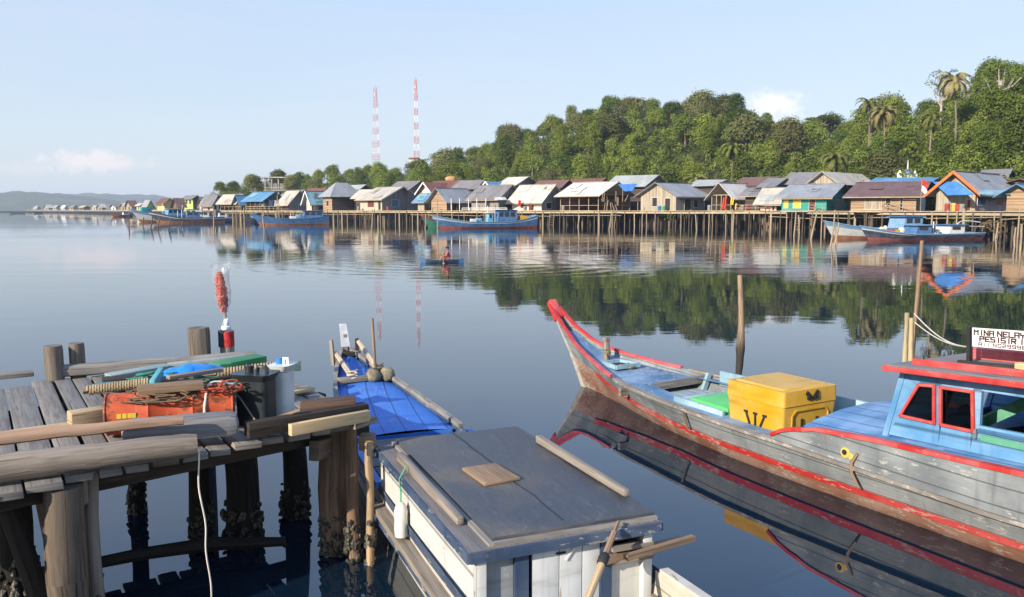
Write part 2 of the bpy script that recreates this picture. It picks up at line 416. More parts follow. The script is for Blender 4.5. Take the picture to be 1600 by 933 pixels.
# ================================================================ WATER, LAND, AIR
PIER = [(1900, 62), (1700, 73), (1600, 82), (1560, 86), (1330, 107), (1200, 126), (970, 144), (750, 157), (640, 170), (520, 188), (400, 204), (340, 222), (290, 300), (250, 360), (200, 470), (60, 840), (0, 960)]
PIER = PIER[::-1]
def pier_d(px): return interp(PIER, px)
DECK = 2.66
CANOE = Vector((X(690, 44), 44, 0))
def water_mat():
    t = NT('water')
    co_ = t.coord('Object')
    geo = t.n('ShaderNodeNewGeometry').outputs['Position']
    # gentle wind ripples: long crests across the view, stronger in drifting patches
    r1 = t.noise(t.coord('Object', (.55, 1.9, 1)), 1.0, 3, .5, .25)
    r0 = t.noise(t.coord('Object', (.13, .50, 1), (2, 5, 0)), 1.0, 2, .5, .5)
    r2 = t.noise(t.coord('Object', (2.2, 5.2, 1), (3, 7, 0)), 1.0, 2, .5, .2)
    sw = t.noise(t.coord('Object', (.10, .26, 1), (9, 1, 0)), 1.0, 2)
    patch = t.step(t.noise(t.coord('Object', (.022, .05, 1), (31, 4, 0)), 1.0, 3), .40, .62)
    dist = t.n('ShaderNodeVectorMath', {0: geo}, operation='LENGTH').outputs['Value']
    far = t.step(dist, 14, 40)
    dc = t.n('ShaderNodeVectorMath', {0: geo, 1: tuple(CANOE)}, operation='DISTANCE').outputs['Value']
    near_c = t.math('SUBTRACT', 1.0, t.step(dc, 2, 17))
    ring = t.math('MULTIPLY', t.math('SINE', t.math('ADD', t.math('MULTIPLY', dc, 4.2), t.math('MULTIPLY', r1, 3.0))), t.math('MULTIPLY', near_c, .22))
    amp = t.math('ADD', .15, t.math('MULTIPLY', far, t.math('ADD', .22, t.math('MULTIPLY', patch, .75))))
    amp = t.math('ADD', amp, t.math('MULTIPLY', near_c, .8))
    h = t.math('ADD', t.math('MULTIPLY', r1, 1.0), t.math('MULTIPLY', r2, .20))
    h = t.math('ADD', t.math('MULTIPLY', h, t.math('MULTIPLY', amp, .6)), t.math('MULTIPLY', sw, .45))
    mid = t.math('MULTIPLY', t.step(dist, 16, 34), t.math('SUBTRACT', 1.0, t.math('MULTIPLY', t.step(dist, 70, 130), .75)))
    h = t.math('ADD', h, t.math('MULTIPLY', r0, t.math('MULTIPLY', mid, t.math('ADD', .6, t.math('MULTIPLY', patch, 2.0)))))
    h = t.math('ADD', h, ring)
    bp = t.n('ShaderNodeBump', {'Height': h, 'Strength': 1.0, 'Distance': .0085}).outputs[0]
    t.bsdf((.004, .013, .027), .012, bp, 0.0, .5, IOR=1.7)
    return t.m
mb = MB(); mb.add([(-6000, -400, 0), (6000, -400, 0), (6000, 7000, 0), (-6000, 7000, 0)], [[0, 1, 2, 3]])
water = obj('water', mb, water_mat()); water['kind'] = 'structure'

# ---- hill: shore line, ridge line
RIDGE_D = [(-200, 700), (60, 900), (200, 520), (300, 400), (340, 350), (510, 340), (680, 320), (800, 300), (1015, 265), (1175, 250), (1270, 240), (1350, 225), (1480, 200), (1550, 182), (1600, 175), (1800, 160), (2200, 150)]
SKY_Y = [(-200, 327), (60, 327), (200, 325), (300, 317), (340, 296), (380, 290), (420, 284), (465, 277), (510, 265), (560, 264), (620, 264), (670, 262), (700, 252), (740, 242), (760, 232), (800, 212), (850, 194), (900, 178), (950, 168), (1015, 158), (1060, 169), (1100, 172), (1130, 165), (1175, 180), (1230, 200), (1270, 196), (1300, 196), (1350, 190), (1420, 172), (1480, 156), (1520, 128), (1550, 110), (1600, 98), (1700, 84), (2200, 74)]
def shore_d(px): return pier_d(px) + (13 if px > 300 else 16)
def tree_h(px): return 8.5 if px > 640 else lerp(4.0, 8.0, min(1, max(0, (px - 340) / 300)))
def ridge_z(px):
    d = interp(RIDGE_D, px); return max(.6, H + (YH - interp(SKY_Y, px)) / F * d - tree_h(px) * .92)
def land_z(px, t):
    zr = ridge_z(px)
    k = t * t * (3 - 2 * t) * .55 + t * .45
    return -.5 + 1.0 * min(1, t * 8) + zr * k
def land_pt(px, t):
    d = lerp(shore_d(px), max(interp(RIDGE_D, px), shore_d(px) + 25), t)
    return Vector((X(px, d), d, land_z(px, min(t, 1))))
rows = []
pxs = list(range(-160, 2240, 20))
for i in range(26):
    t = i / 20; row = []
    for px in pxs:
        p = land_pt(px, t)
        p.z += 1.1 * math.sin(px * .031 + t * 9) * min(1, t * 2) * (.25 if ridge_z(px) < 3 else 1) * .6
        if t > 1: p.z -= (t - 1) * 30
        row.append(p)
    rows.append(row)
t = NT('hill_soil'); n = t.noise(t.coord('Object', (.25,) * 3), 1, 6)
mud_shade = t.step(t.n('ShaderNodeSeparateXYZ', {0: t.coord('Object')}).outputs[2], 2.2, 1.2)  # low ground darkened: shade behind the pier put into the mud colour
t.bsdf(t.mix(mud_shade, t.mix(t.step(n, .35, .65), (.035, .05, .015), (.07, .06, .03)), (.022, .018, .013)), .95, t.bump(n, .6, .5), spec=.1); M_SOIL = t.m
hill = obj('hill', MB().grid(rows), M_SOIL, smooth=60); hill['kind'] = 'structure'
# bare earth scar under the towers
# ---- far hills across the bay
def far_hill(name, D, pts, mat, depth=500):
    rows = []
    for i in range(9):
        t = i / 8; row = []
        for j in range(161):
            px = lerp(pts[0][0], pts[-1][0], j / 160); d = D + depth * t
            zt = H + (YH - interp(pts, px)) / F * D
            zt += (math.sin(px * .09) + .6 * math.sin(px * .23 + 1)) * D * .00025
            z = -2 + (zt + 2) * (math.sin(min(t, .75) / .75 * math.pi / 2)) * (1 if t <= .75 else 1 - (t - .75) * 2)
            row.append((X(px, D) * d / D, d, z + math.sin(px * .17 + t * 14) * zt * .035))
        rows.append(row)
    o = obj(name, MB().grid(rows), mat, smooth=60); o['kind'] = 'structure'
t = NT('distant_forest'); n = t.noise(t.coord('Object', (.03, .03, .05)), 1, 6, .65); n2 = t.noise(t.coord('Object', (.006, .006, .012)), 1, 4)
c = t.mix(t.step(n, .35, .65), (.028, .045, .018), (.060, .085, .030)); c = t.mix(t.math('MULTIPLY', t.step(n2, .5, .68), .7), c, (.15, .125, .07))
t.bsdf(c, .95, t.bump(n, .8, 8), spec=.1); M_FARF = t.m
far_hill('far_hill', 2300, [(-500, 316), (-300, 307), (-150, 302), (-60, 299), (0, 296), (20, 294), (40, 293), (60, 295), (100, 298), (130, 302), (180, 310), (230, 322), (262, 330)], M_FARF, 700)
far_hill('far_hill', 3000, [(-100, 312), (30, 303), (100, 299), (140, 296.5), (180, 299), (215, 299.5), (240, 300), (265, 304), (300, 309), (340, 314), (420, 321), (520, 330)], M_FARF, 900)
# ---- air: one even, closed volume round everything
t = NT('air'); pv = t.n('ShaderNodeVolumePrincipled', {'Color': (.80, .88, 1.0), 'Density': 0.00020, 'Anisotropy': .15})
t.t.links.new(pv.outputs[0], t.out.inputs['Volume'])
mb = MB(); bx0, bx1 = Vector((-2600, -300, -1.2)), Vector((1500, 4200, 95))
vs = [(x, y, z) for z in (bx0.z, bx1.z) for y in (bx0.y, bx1.y) for x in (bx0.x, bx1.x)]
mb.add(vs, [[0, 2, 3, 1], [4, 5, 7, 6], [0, 1, 5, 4], [2, 6, 7, 3], [0, 4, 6, 2], [1, 3, 7, 5]])
haze = obj('haze', mb, t.m); haze['kind'] = 'stuff'

# ================================================================ TREES
M_BARK = m_wood('bark', (.20, .16, .12), .5); M_PALE = m_wood('pale_bark', (.42, .37, .30), .4)
M_L1 = m_leaf('leaf_deep', (.060, .105, .018), (.105, .145, .028), (.165, .185, .045))
M_L2 = m_leaf('leaf_fresh', (.11, .165, .025), (.165, .205, .032), (.23, .24, .055))
M_L3 = m_leaf('leaf_olive', (.085, .105, .035), (.135, .14, .05), (.20, .185, .08))
M_LP = m_leaf('palm_leaf', (.085, .12, .025), (.14, .14, .045), (.24, .20, .075))
M_LD = m_leaf('palm_leaf_dry', (.27, .22, .10), (.33, .27, .13), (.17, .19, .06))
M_LU = m_leaf('undergrowth', (.06, .10, .018), (.085, .12, .022), (.16, .18, .04))
def leaf_cloud(name, cen, nor, siz, mat, aspect=.62):
    """many separate leaf-sized quads"""
    n = len(cen); cen = np.asarray(cen, float); nor = np.asarray(nor, float); siz = np.asarray(siz, float)[:, None]
    nor = nor / (np.linalg.norm(nor, axis=1, keepdims=True) + 1e-9)
    a = np.cross(nor, RNG.normal(size=(n, 3))); a /= np.linalg.norm(a, axis=1, keepdims=True) + 1e-9
    b = np.cross(nor, a)
    v = np.empty((n, 4, 3)); k = .18
    v[:, 0] = cen - a * siz * .5; v[:, 1] = cen - b * siz * .5 * aspect + nor * siz * k * .3
    v[:, 2] = cen + a * siz * .5 - nor * siz * k; v[:, 3] = cen + b * siz * .5 * aspect + nor * siz * k * .3
    me = bpy.data.meshes.new(name); me.vertices.add(n * 4); me.loops.add(n * 4); me.polygons.add(n)
    me.vertices.foreach_set('co', v.reshape(-1)); me.loops.foreach_set('vertex_index', np.arange(n * 4, dtype=np.int32))
    me.polygons.foreach_set('loop_start', np.arange(0, n * 4, 4, dtype=np.int32))
    me.polygons.foreach_set('loop_total', np.full(n, 4, dtype=np.int32))
    me.materials.append(mat); me.update(calc_edges=True); me.validate(); return me
def crown_pts(clumps, per, size, up=.30, spread=.38):
    C, N, Z = [], [], []
    for (c, r) in clumps:
        m = int(per * (r[0] * r[1] + r[0] * r[2]) / 2); d = RNG.normal(size=(m, 3)); d /= np.linalg.norm(d, axis=1, keepdims=True)
        d[:, 2] = np.where(d[:, 2] < -.45, -d[:, 2] * .6, d[:, 2])
        rad = 1 + RNG.normal(0, .19, size=(m, 1)) - .06
        C.append(np.array(c) + d * np.array(r) * rad); nn = d + RNG.normal(0, spread, size=(m, 3)); nn[:, 2] += up; N.append(nn)
        Z.append(size * RNG.uniform(.6, 1.35, size=m))
    return np.vstack(C), np.vstack(N), np.concatenate(Z)
PROTO = {}
def make_tree(key, label, h, w, shape, mat, leaf=.46, per=60, bark=None, lean=0.0):
    """root on the ground, crown spread through its volume, limbs showing through"""
    root = thing('tree', label, 'tree')
    bark = bark or M_BARK
    rnd = random.Random(hash(key) % 1000 + len(key))
    rnd = random.Random(sum(map(ord, key)))
    clumps = []; ends = []
    tips = {'round': 22, 'tall': 20, 'umbrella': 15, 'thin': 12, 'low': 10}[shape]
    for i in range(tips):
        a = i * 2.399 + rnd.uniform(-.4, .4); q = (i + .5) / tips
        if shape == 'round': rr = w / 2 * math.sqrt(q) * .72; z = h * (.34 + .50 * (1 - q) ** .6 + rnd.uniform(-.10, .06)); cr = w * rnd.uniform(.17, .28); v = .85
        elif shape == 'tall': rr = w / 2 * rnd.uniform(.25, .75) * (1.1 - abs(q - .45)); z = h * (.22 + .68 * q); cr = w * rnd.uniform(.2, .32); v = .95
        elif shape == 'umbrella': rr = w / 2 * math.sqrt(q) * .85; z = h * (.86 - .10 * q + rnd.uniform(-.09, .05)); cr = w * rnd.uniform(.11, .19); v = .38
        elif shape == 'thin': rr = w / 2 * rnd.uniform(.2, .85); z = h * (.55 + .42 * q); cr = w * rnd.uniform(.13, .22); v = .8
        else: rr = w / 2 * math.sqrt(q) * .75; z = h * (.45 + .35 * (1 - q) + rnd.uniform(-.12, .05)); cr = w * rnd.uniform(.16, .26); v = .8
        c = (rr * math.cos(a) + lean * z / h, rr * math.sin(a), z); clumps.append((c, (cr, cr, cr * v))); ends.append(c)
    mb = MB(); z0 = h * (.62 if shape == 'umbrella' else .45)
    top = Vector((lean * .6, 0, h * .72))
    mb.tube([(0, 0, -1.5), (lean * .1, .05, h * .15), (lean * .35 + rnd.uniform(-.2, .2), rnd.uniform(-.2, .2), z0), top], [h * .028 + .06, h * .022 + .05, h * .016 + .03, .05], 7, jit=.08)
    for c in ends[::2]:
        st = Vector((lean * .35, 0, z0 * rnd.uniform(.85, 1.15))); e = Vector(c); mid = (st + e) / 2 + Vector((0, 0, -.08 * h * rnd.random()))
        mb.tube([st, mid, e], [h * .011 + .03, h * .007 + .02, .03], 5, jit=.05)
    obj('trunk', mb, bark, root, smooth=50)
    C, N, Z = crown_pts(clumps, per, leaf)
    o = bpy.data.objects.new('crown', leaf_cloud('crown', C, N, Z, mat)); COL.objects.link(o); o.parent = root
    PROTO[key] = root; return root
def frond_cloud(n, L, droop, up, rnd, leaflet=.9, step=.13, wid=.11):
    """palm crown: arching midribs with hanging leaflets"""
    vs, fs = [], []
    def tri(a, b, c): o = len(vs); vs.extend([tuple(a), tuple(b), tuple(c)]); fs.append([o, o + 1, o + 2])
    for i in range(n):
        az = i * 2.399 + rnd.uniform(-.25, .25); el = up - 1.5 * (i / n) ** 1.2 + rnd.uniform(-.15, .15); l = L * rnd.uniform(.82, 1.1)
        dh = Vector((math.cos(az), math.sin(az), 0)); p = Vector((0, 0, 0)); e = el; k = max(6, int(l / step / 2))
        for s in range(k):
            q = s / k; d = dh * math.cos(e) + Vector((0, 0, math.sin(e))); nx = p + d * (l / k); e -= droop / k * (1 + q)
            side = d.cross(Vector((0, 0, 1)))
            side = side.normalized() if side.length > .05 else Vector((-dh.y, dh.x, 0)); ll = leaflet * (math.sin(math.pi * min(1, q * .9 + .12)) ** .6) * rnd.uniform(.8, 1.1)
            vs_n = len(vs); r = .035 * (1 - q) + .012; vs.extend([tuple(p + side * r), tuple(p - side * r), tuple(nx - side * r), tuple(nx + side * r)]); fs.append([vs_n, vs_n + 1, vs_n + 2, vs_n + 3])
            for sg in (-1, 1):
                for sub in (0, .5):
                    b = p + (nx - p) * sub
                    tip = b + side * sg * ll * .72 + d * ll * .45 + Vector((0, 0, -ll * rnd.uniform(.25, .6)))
                    tri(b - d * wid, b + d * wid, tip)
            p = nx
    return vs, fs
def make_palm(key, label, h, L, bend, mat, n=22, droop=1.5, up=1.1, leaflet=.9):
    rnd = random.Random(sum(map(ord, key))); root = thing('palm_tree', label, 'palm tree')
    top = Vector((bend, bend * .2, h)); mb = MB()
    mb.tube([(0, 0, -1), (bend * .12, 0, h * .3), (bend * .45, bend * .1, h * .65), top], [.24, .17, .15, .13], 8, jit=.06); obj('trunk', mb, M_BARK, root, smooth=50)
    vs, fs = frond_cloud(n, L, droop, up, rnd, leaflet)
    m2 = MB(); m2.add([Vector(v) + top for v in vs], fs); obj('crown', m2, mat, root)
    PROTO[key] = root; return root
def place(key, p, s, rz, label, group, first={}):
    r = PROTO[key]
    if key not in first: first[key] = 1; o = r
    else: o = copy_tree(r)
    o.location = p; o.scale = (s, s, s * random.uniform(.92, 1.1)); o.rotation_euler = (0, 0, rz); o['label'] = label
    if group: o['group'] = group
    elif 'group' in o: del o['group']
    return o
make_tree('round_a', '', 11, 9, 'round', M_L1); make_tree('round_b', '', 9.5, 8.5, 'round', M_L2, .5)
make_tree('round_c', '', 12, 10, 'round', M_L3, .6); make_tree('tall_a', '', 14, 6.5, 'tall', M_L1, .52)
make_tree('tall_b', '', 13, 6, 'tall', M_L2, .5); make_tree('low_a', '', 5, 6, 'low', M_L2, .42); make_tree('low_b', '', 4.5, 5.5, 'low', M_L3, .42)
make_palm('palm_a', '', 9, 3.6, 1.2, M_LP)
KL = {'round_a': ('dense deep green round tree on the hillside behind the houses', 'deep green round trees on the hillside'),
      'round_b': ('fresh green round tree on the hillside behind the houses', 'fresh green round trees on the hillside'),
      'round_c': ('broad olive green tree on the hillside behind the houses', 'olive green trees on the hillside'),
      'tall_a': ('tall narrow dark green tree on the hillside behind the houses', 'tall dark trees on the hillside'),
      'tall_b': ('tall narrow light green tree on the hillside behind the houses', 'tall light green trees on the hillside'),
      'low_a': ('low fresh green bushy tree at the foot of the hill', 'low fresh green trees at the hill foot'),
      'low_b': ('low olive green bushy tree at the foot of the hill', 'low olive trees at the hill foot'),
      'palm_a': ('coconut palm with arching fronds among the hillside trees', 'coconut palms among the hillside trees')}
trees = []
rt = random.Random(5)
def try_tree(px, t, gap):
    p = land_pt(px, t)
    for q in trees:
        if (q - p).length_squared < gap * gap: return None
    trees.append(p); return p
# the skyline first, then the slope
for px in range(352, 1640, 1):
    if len(trees) > 290: break
    if rt.random() > .22: continue
    p = try_tree(px, rt.uniform(.93, 1.0), 6.0 if px > 640 else 5.2)
    if p is None: continue
    far = px < 640
    key = rt.choice(['round_a', 'round_b', 'round_c', 'round_a', 'tall_a']) if not far else rt.choice(['low_a', 'low_b', 'low_a', 'round_b'])
    s = rt.uniform(.8, 1.15) * (tree_h(px) / 8.5) * (1.5 if key[0] == 'l' else 1) * (.72 if key.startswith('tall') else .86)
    place(key, p, s, rt.uniform(0, 6.28), *KL[key])
for k in range(9000):
    if len(trees) >= 285: break
    px = rt.uniform(420, 1650); t = rt.uniform(.06, .93)
    p = try_tree(px, t, 6.6 if px > 640 else 8)
    if p is None: continue
    if t < .2: key = rt.choice(['low_a', 'low_b', 'round_b', 'palm_a', 'low_a'])
    else: key = rt.choice(['round_a', 'round_b', 'round_c', 'tall_a', 'tall_b', 'round_b', 'tall_b', 'low_a', 'palm_a'])
    s = rt.choice((.6, .7, .8, .95, 1.15)) * rt.uniform(.92, 1.08) * (.8 if px > 640 else .6) * (.82 if t < .5 and key[0] != 'l' else 1)
    place(key, p, s, rt.uniform(0, 6.28), *KL[key])
# the rest of the wood on the slope, past the three hundred trees that show largest
C, N, Z = [], [], []; many = []
for k in range(5000):
    if len(many) > 520: break
    px = rt.uniform(400, 1720) if k % 3 else rt.uniform(345, 680); t = rt.uniform(.08, 1.0) if k % 3 else rt.uniform(.75, 1.0); p = land_pt(px, t)
    if any((q - p).length_squared < 3.2 ** 2 for q in many): continue
    many.append(p); hh = rt.uniform(3.5, 7.2) * (1 if px > 640 else .62); w = hh * rt.uniform(.5, .8); cl_ = []
    for i in range(9):
        a = i * 2.399 + rt.random(); q = (i + .5) / 9; rr = w / 2 * math.sqrt(q) * .7; cr = w * rt.uniform(.17, .3)
        cl_.append((tuple(p + Vector((rr * math.cos(a), rr * math.sin(a), hh * (.4 + .5 * (1 - q) ** .7)))), (cr, cr, cr * .85)))
    C += cl_
M_LW = m_leaf('wood_leaf', (.10, .15, .026), (.12, .16, .03), (.24, .24, .06))
a, b, c = crown_pts(C, 55, .42)
o = bpy.data.objects.new('hillside_wood', leaf_cloud('hillside_wood', a, b, c, M_LW)); COL.objects.link(o); o['kind'] = 'stuff'
# undergrowth that closes the slope between the trees
C, N, Z = [], [], []
for k in range(2700):
    px = rt.uniform(330, 1720); t = rt.uniform(.03, 1.0) ** .85; p = land_pt(px, t)
    r = rt.choice((1.2, 1.6, 2.0, 2.6, 3.2)) * rt.uniform(.8, 1.2) * (.8 if px > 620 else .6) * (.75 if t < .08 else 1)
    C.append((tuple(p + Vector((0, 0, r * .6))), (r * 1.1, r * 1.1, r * 1.05)))
a, b, c = crown_pts(C, 17, .58)
o = bpy.data.objects.new('undergrowth', leaf_cloud('undergrowth', a, b, c, M_LU)); COL.objects.link(o); o['kind'] = 'stuff'
# trees one can tell apart
def at_land(px, py_base, d):
    return Vector((X(px, d), d, Zy(py_base, d)))
make_tree('umbrella', '', 15, 15, 'umbrella', M_L1, .5, 60, M_PALE); PROTO['umbrella'].name = 'umbrella_tree'
place('umbrella', at_land(1278, 232, 228), .62, 1.0, 'flat topped spreading tree alone on the ridge saddle below the white cloud', None)
make_tree('bare', '', 16, 10, 'umbrella', M_L1, .45, 34, M_PALE); place('bare', at_land(1552, 215, 150), .95, 2.2, 'tall tree with bare pale trunk and open crown near the top right of the hill', None)
make_tree('thin', '', 15, 6.5, 'thin', M_L3, .42, 34, M_PALE); place('thin', at_land(1462, 205, 172), .88, .4, 'thin crowned pale tree rising above the slope just left of the big leaning palm', None)
make_tree('thin_b', '', 12, 7, 'umbrella', M_L3, .45, 40, M_PALE); place('thin_b', at_land(1135, 200, 235), .75, 1.4, 'tree with bare pale forked limbs on the skyline left of the white cloud', None)
pl = [('p1', 1487, 212, 150, 9.0, 4.4, -1.0, M_LD, 'big brown fronded palm leaning left below the bare trunked tree'),
      ('p2', 1378, 245, 160, 8.0, 4.0, -.6, M_LD, 'palm with drooping brown fronds and pale trunk beside the pair of low palms'),
      ('p3', 1353, 225, 175, 8.5, 3.6, -.3, M_LP, 'green crowned palm on the skyline left of the brown palms'),
      ('p4', 1448, 236, 150, 5.5, 3.2, .2, M_LP, 'small palm with yellowing fronds above the white dome'),
      ('p5', 1300, 285, 150, 4.2, 3.8, .3, M_LP, 'squat palm with long fronds just behind the grey roofs'),
      ('p6', 992, 195, 262, 7.5, 3.8, .3, M_LP, 'palm clump crown near the highest point of the hill'),
      ('p7', 1142, 275, 165, 5.5, 3.6, .2, M_LP, 'palm with bright green fronds behind the maroon roofs')]
for key, px, py, d, h, L, bend, mt, lab in pl:
    make_palm(key, '', h, L, bend, mt, 28, 1.8, 1.25, .85); place(key, at_land(px, py, d), 1.0, 0, lab, None)
for px, py, d, s, lab in ((345, 307, 250, .42, 'small dark tree left of the rounded tree above the tan roofed shed'), (366, 309, 250, .52, 'small rounded dark tree above the tan roofed shed'),
                          (396, 308, 262, .62, 'bushy olive tree left of the concrete building'), (436, 300, 285, .6, 'rounded tree directly behind the concrete building'), (456, 304, 262, .5, 'bushy olive tree right of the concrete building'), (422, 316, 250, .30, 'low bush like tree in front of the concrete building')):
    place('round_c' if px > 380 else 'round_a', at_land(px, py, d), s, px, lab, None)
# ================================================================ NEAR BOATS
M_DARKWOOD = m_wood('dark_shaded_wood', (.042, .033, .026), .5)  # dark timber, deepened to put the deck's shade into the jetty framing
M_GREYWOOD = m_wood('grey_weathered_wood', (.235, .20, .165), .5)
M_GREYWOOD2 = m_wood('grey_deck_planks', (.235, .215, .19), .5, seed=3)
M_BROWNWOOD = m_wood('brown_wood', (.26, .17, .105), .45, seed=5)
M_PALEWOOD = m_wood('fresh_yellow_wood', (.52, .37, .20), .3, crack=.3, seed=7)
M_BLACK = m_plain('black_paint', (.02, .02, .022), .5)
M_RUBBER = m_plain('black_rubber', (.018, .018, .018), .7)
M_ROPE = m_wood('pale_rope', (.55, .48, .36), .3, crack=.2)
M_DARKROPE = m_wood('old_rope', (.22, .17, .11), .5)
M_GLASS = m_plain('dark_window_glass', (.012, .018, .018), .06, spec=.6)
M_STEEL = m_plain('dull_steel', (.35, .34, .32), .45, metal=.7)
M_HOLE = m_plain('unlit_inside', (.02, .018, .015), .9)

def hull_pts(st, zs, rake, nbelow=2, fade=1.2, kdepth=.35):
    """st: (s, half_beam_waterline, half_beam_gunwale, gunwale z); zs(s,zg) gives heights of the edges above water; returns port rows"""
    out = []
    zst = st[0][3]
    for s, bw, bg, zg in st:
        row = []
        f = max(0.0, 1 - s / fade) ** 1.5
        for z in [-kdepth, -.12] + zs(s, zg):
            if z < 0: y = bw * (.35 if z < -.2 else .85)
            else: y = bw + (bg - bw) * (max(0, z) / zg) ** .8
            row.append(Vector((s - rake * f * (z / zst if z > 0 else z * .5), -y, z)))
        out.append(row)
    return out
def mirror(rows): return [[Vector((p.x, -p.y, p.z)) for p in r] for r in rows]
def strip(mb, rows, j0, j1, flip=False):
    rr = [r[j0:j1 + 1] for r in rows]
    if flip: rr = [list(reversed(r)) for r in rr]
    # uv: u along the boat, v by girth
    acc = 0; uvs = []
    for i, r in enumerate(rr):
        if i: acc += (r[0] - rr[i - 1][0]).length
        l = 0; q = []
        base = r if not flip else list(reversed(r))
        for j, p in enumerate(base):
            if j: l += (p - base[j - 1]).length
            q.append((acc, l))
        uvs.append(q if not flip else list(reversed(q)))
    mb.grid(rr, uvs)
def dense(st, n=48):
    ss = [s[0] for s in st]; a, b = ss[0], ss[-1]
    xs = sorted(set([a + (b - a) * (i / n) ** 1.5 for i in range(n + 1)]))
    def sm(k, x):      # monotone-ish smooth interpolation
        v = float(np.interp(x, ss, [q[k] for q in st])); e = .12 * (1 if x > .5 else .3)
        return (v + float(np.interp(x - e, ss, [q[k] for q in st])) + float(np.interp(x + e, ss, [q[k] for q in st]))) / 3 if a < x < b else v
    return [(x, sm(1, x), sm(2, x), sm(3, x)) for x in xs]

# ---------------------------------------------------------------- the boat with the red bow
RB_A = Vector((.5, -.866, 0)); RB_O = Vector((1.2, 12.88, 0)); RB_ROT = math.atan2(-.866, .5)
rb = thing('fishing_boat', 'long grey wooden boat with red bow trim and blue wheelhouse under red edged roof', 'fishing boat', RB_O, RB_ROT)
def RBw(s, y, z): return RB_O + RB_A * s + Vector((.866, .5, 0)) * y + Vector((0, 0, z))
def RBl(p): q = p - RB_O; return Vector((q.dot(RB_A), q.dot(Vector((.866, .5, 0))), q.z))
def RBy(px, py, y): return RBl(Ppl(px, py, RBw(0, y, 0), Vector((.866, .5, 0))))       # local point on the fore-and-aft plane at y
ST = dense([(0, .0, .06, 1.22), (.1, .015, .10, .93), (.3, .05, .19, .69), (.6, .10, .32, .585), (1.2, .235, .57, .505), (2, .45, .76, .47), (2.7, .60, .86, .455), (3.9, .75, .99, .45),
            (5, .80, 1.02, .445), (7, .80, 1.03, .40), (9, .72, .98, .43), (10.6, .5, .85, .5)], 56)
def z_stripe(s): return float(np.interp(s, [0, .5, 1.2, 2.2, 3, 7, 10.6], [.45, .36, .255, .17, .135, .15, .2]))
def rb_z(s, zg):
    a = z_stripe(s); return [0.0, .03, min(.11, a * .6), a, min(a + .062, zg * .86), zg * .93, zg]
rows = hull_pts(ST, rb_z, 1.03)
M_HULLGREY = m_paint('grey_hull_paint', (.185, .205, .215), .46, (.33, .30, .25), .6, 1, .35, strakes=.16, rust=.5)
M_RED = m_paint('red_paint', (.56, .035, .025), .58, (.45, .36, .28), .5, 2, .2)
M_RED2 = m_paint('bright_red_paint', (.56, .03, .025), .40, (.26, .17, .13), .5, 3, .3, wear_scale=1.7, edge_k=.3)
M_BOTTOM = m_paint('orange_brown_bottom', (.27, .115, .062), .6, (.26, .17, .11), .75, 4, .35)
M_BLUEDECK = m_paint('faded_blue_deck', (.085, .215, .37), .55, (.30, .31, .29), .6, 5, .5)
M_PALEBLUE = m_paint('pale_blue_paint', (.30, .48, .55), .55, (.34, .33, .29), .6, 6, .45)
M_CABBLUE = m_paint('cabin_blue_paint', (.115, .325, .58), .30, (.30, .36, .36), .45, 7, .4, rust=.8, strakes=.42)
M_RAILWOOD = m_paint('worn_rail', (.20, .175, .15), .62, (.34, .28, .21), .8, 8, .2)
mb = MB()
for rr, fl in ((rows, False), (mirror(rows), True)):
    strip(mb, rr, 5, 8, fl)
obj('hull', mb, M_HULLGREY, rb, smooth=45)
mb = MB()
for rr, fl in ((rows, False), (mirror(rows), True)): strip(mb, rr, 0, 5, fl)
obj('hull_bottom', mb, M_BOTTOM, rb, smooth=45)
def offset_band(st_rows, j0, j1, out, s0, s1, sgs=(1, -1)):
    mb = MB()
    for sg in sgs:
        outer = []
        for r in st_rows:
            if not (s0 <= r[5].x <= s1): continue
            a, b = r[j0].copy(), r[j1].copy(); n = Vector((-.12, -1, .0)).normalized()
            pts = [a, a + n * out, b + n * out, b]
            outer.append([Vector((p.x, p.y * sg, p.z)) for p in (pts if sg > 0 else pts[::-1])])
        if len(outer) > 1: mb.grid(outer)
    return mb
sides('rubbing_stripe', [offset_band(rows, 5, 6, .022, .55, 20, (q,)) for q in (1, -1)], M_RED, rb, smooth=40)
# gunwale: red at the bow, worn bare wood aft
def rail(s0, s1, w, h, dz, dy=0, sgs=(1, -1)):
    mb = MB()
    for sg in sgs:
        sec = []
        for i, r in enumerate(rows):
            p = r[-1]
            if not (s0 <= ST[i][0] <= s1): continue
            yy = p.y + dy
            q = [Vector((p.x, min(-.0, yy) - w * .6, p.z + dz)), Vector((p.x, min(-.0, yy) - w * .6, p.z + dz + h)), Vector((p.x, min(0, yy + w * .4), p.z + dz + h)), Vector((p.x, min(0, yy + w * .4), p.z + dz))]
            q.append(q[0].copy()); sec.append([Vector((a.x, a.y * sg, a.z)) for a in (q if sg < 0 else q[::-1])])
        mb.grid(sec); mb.poly(sec[-1][:4] if sg < 0 else sec[-1][:4]); mb.poly(sec[0][:4][::-1])
    return mb
sides('bow_rail', [rail(0, 1.5, .055, .038, -.004, sgs=(q,)) for q in (1, -1)], M_RED2, rb, smooth=35)
sides('gunwale', [rail(1.5, 11, .085, .035, -.012, sgs=(q,)) for q in (1, -1)], M_RAILWOOD, rb, smooth=35)
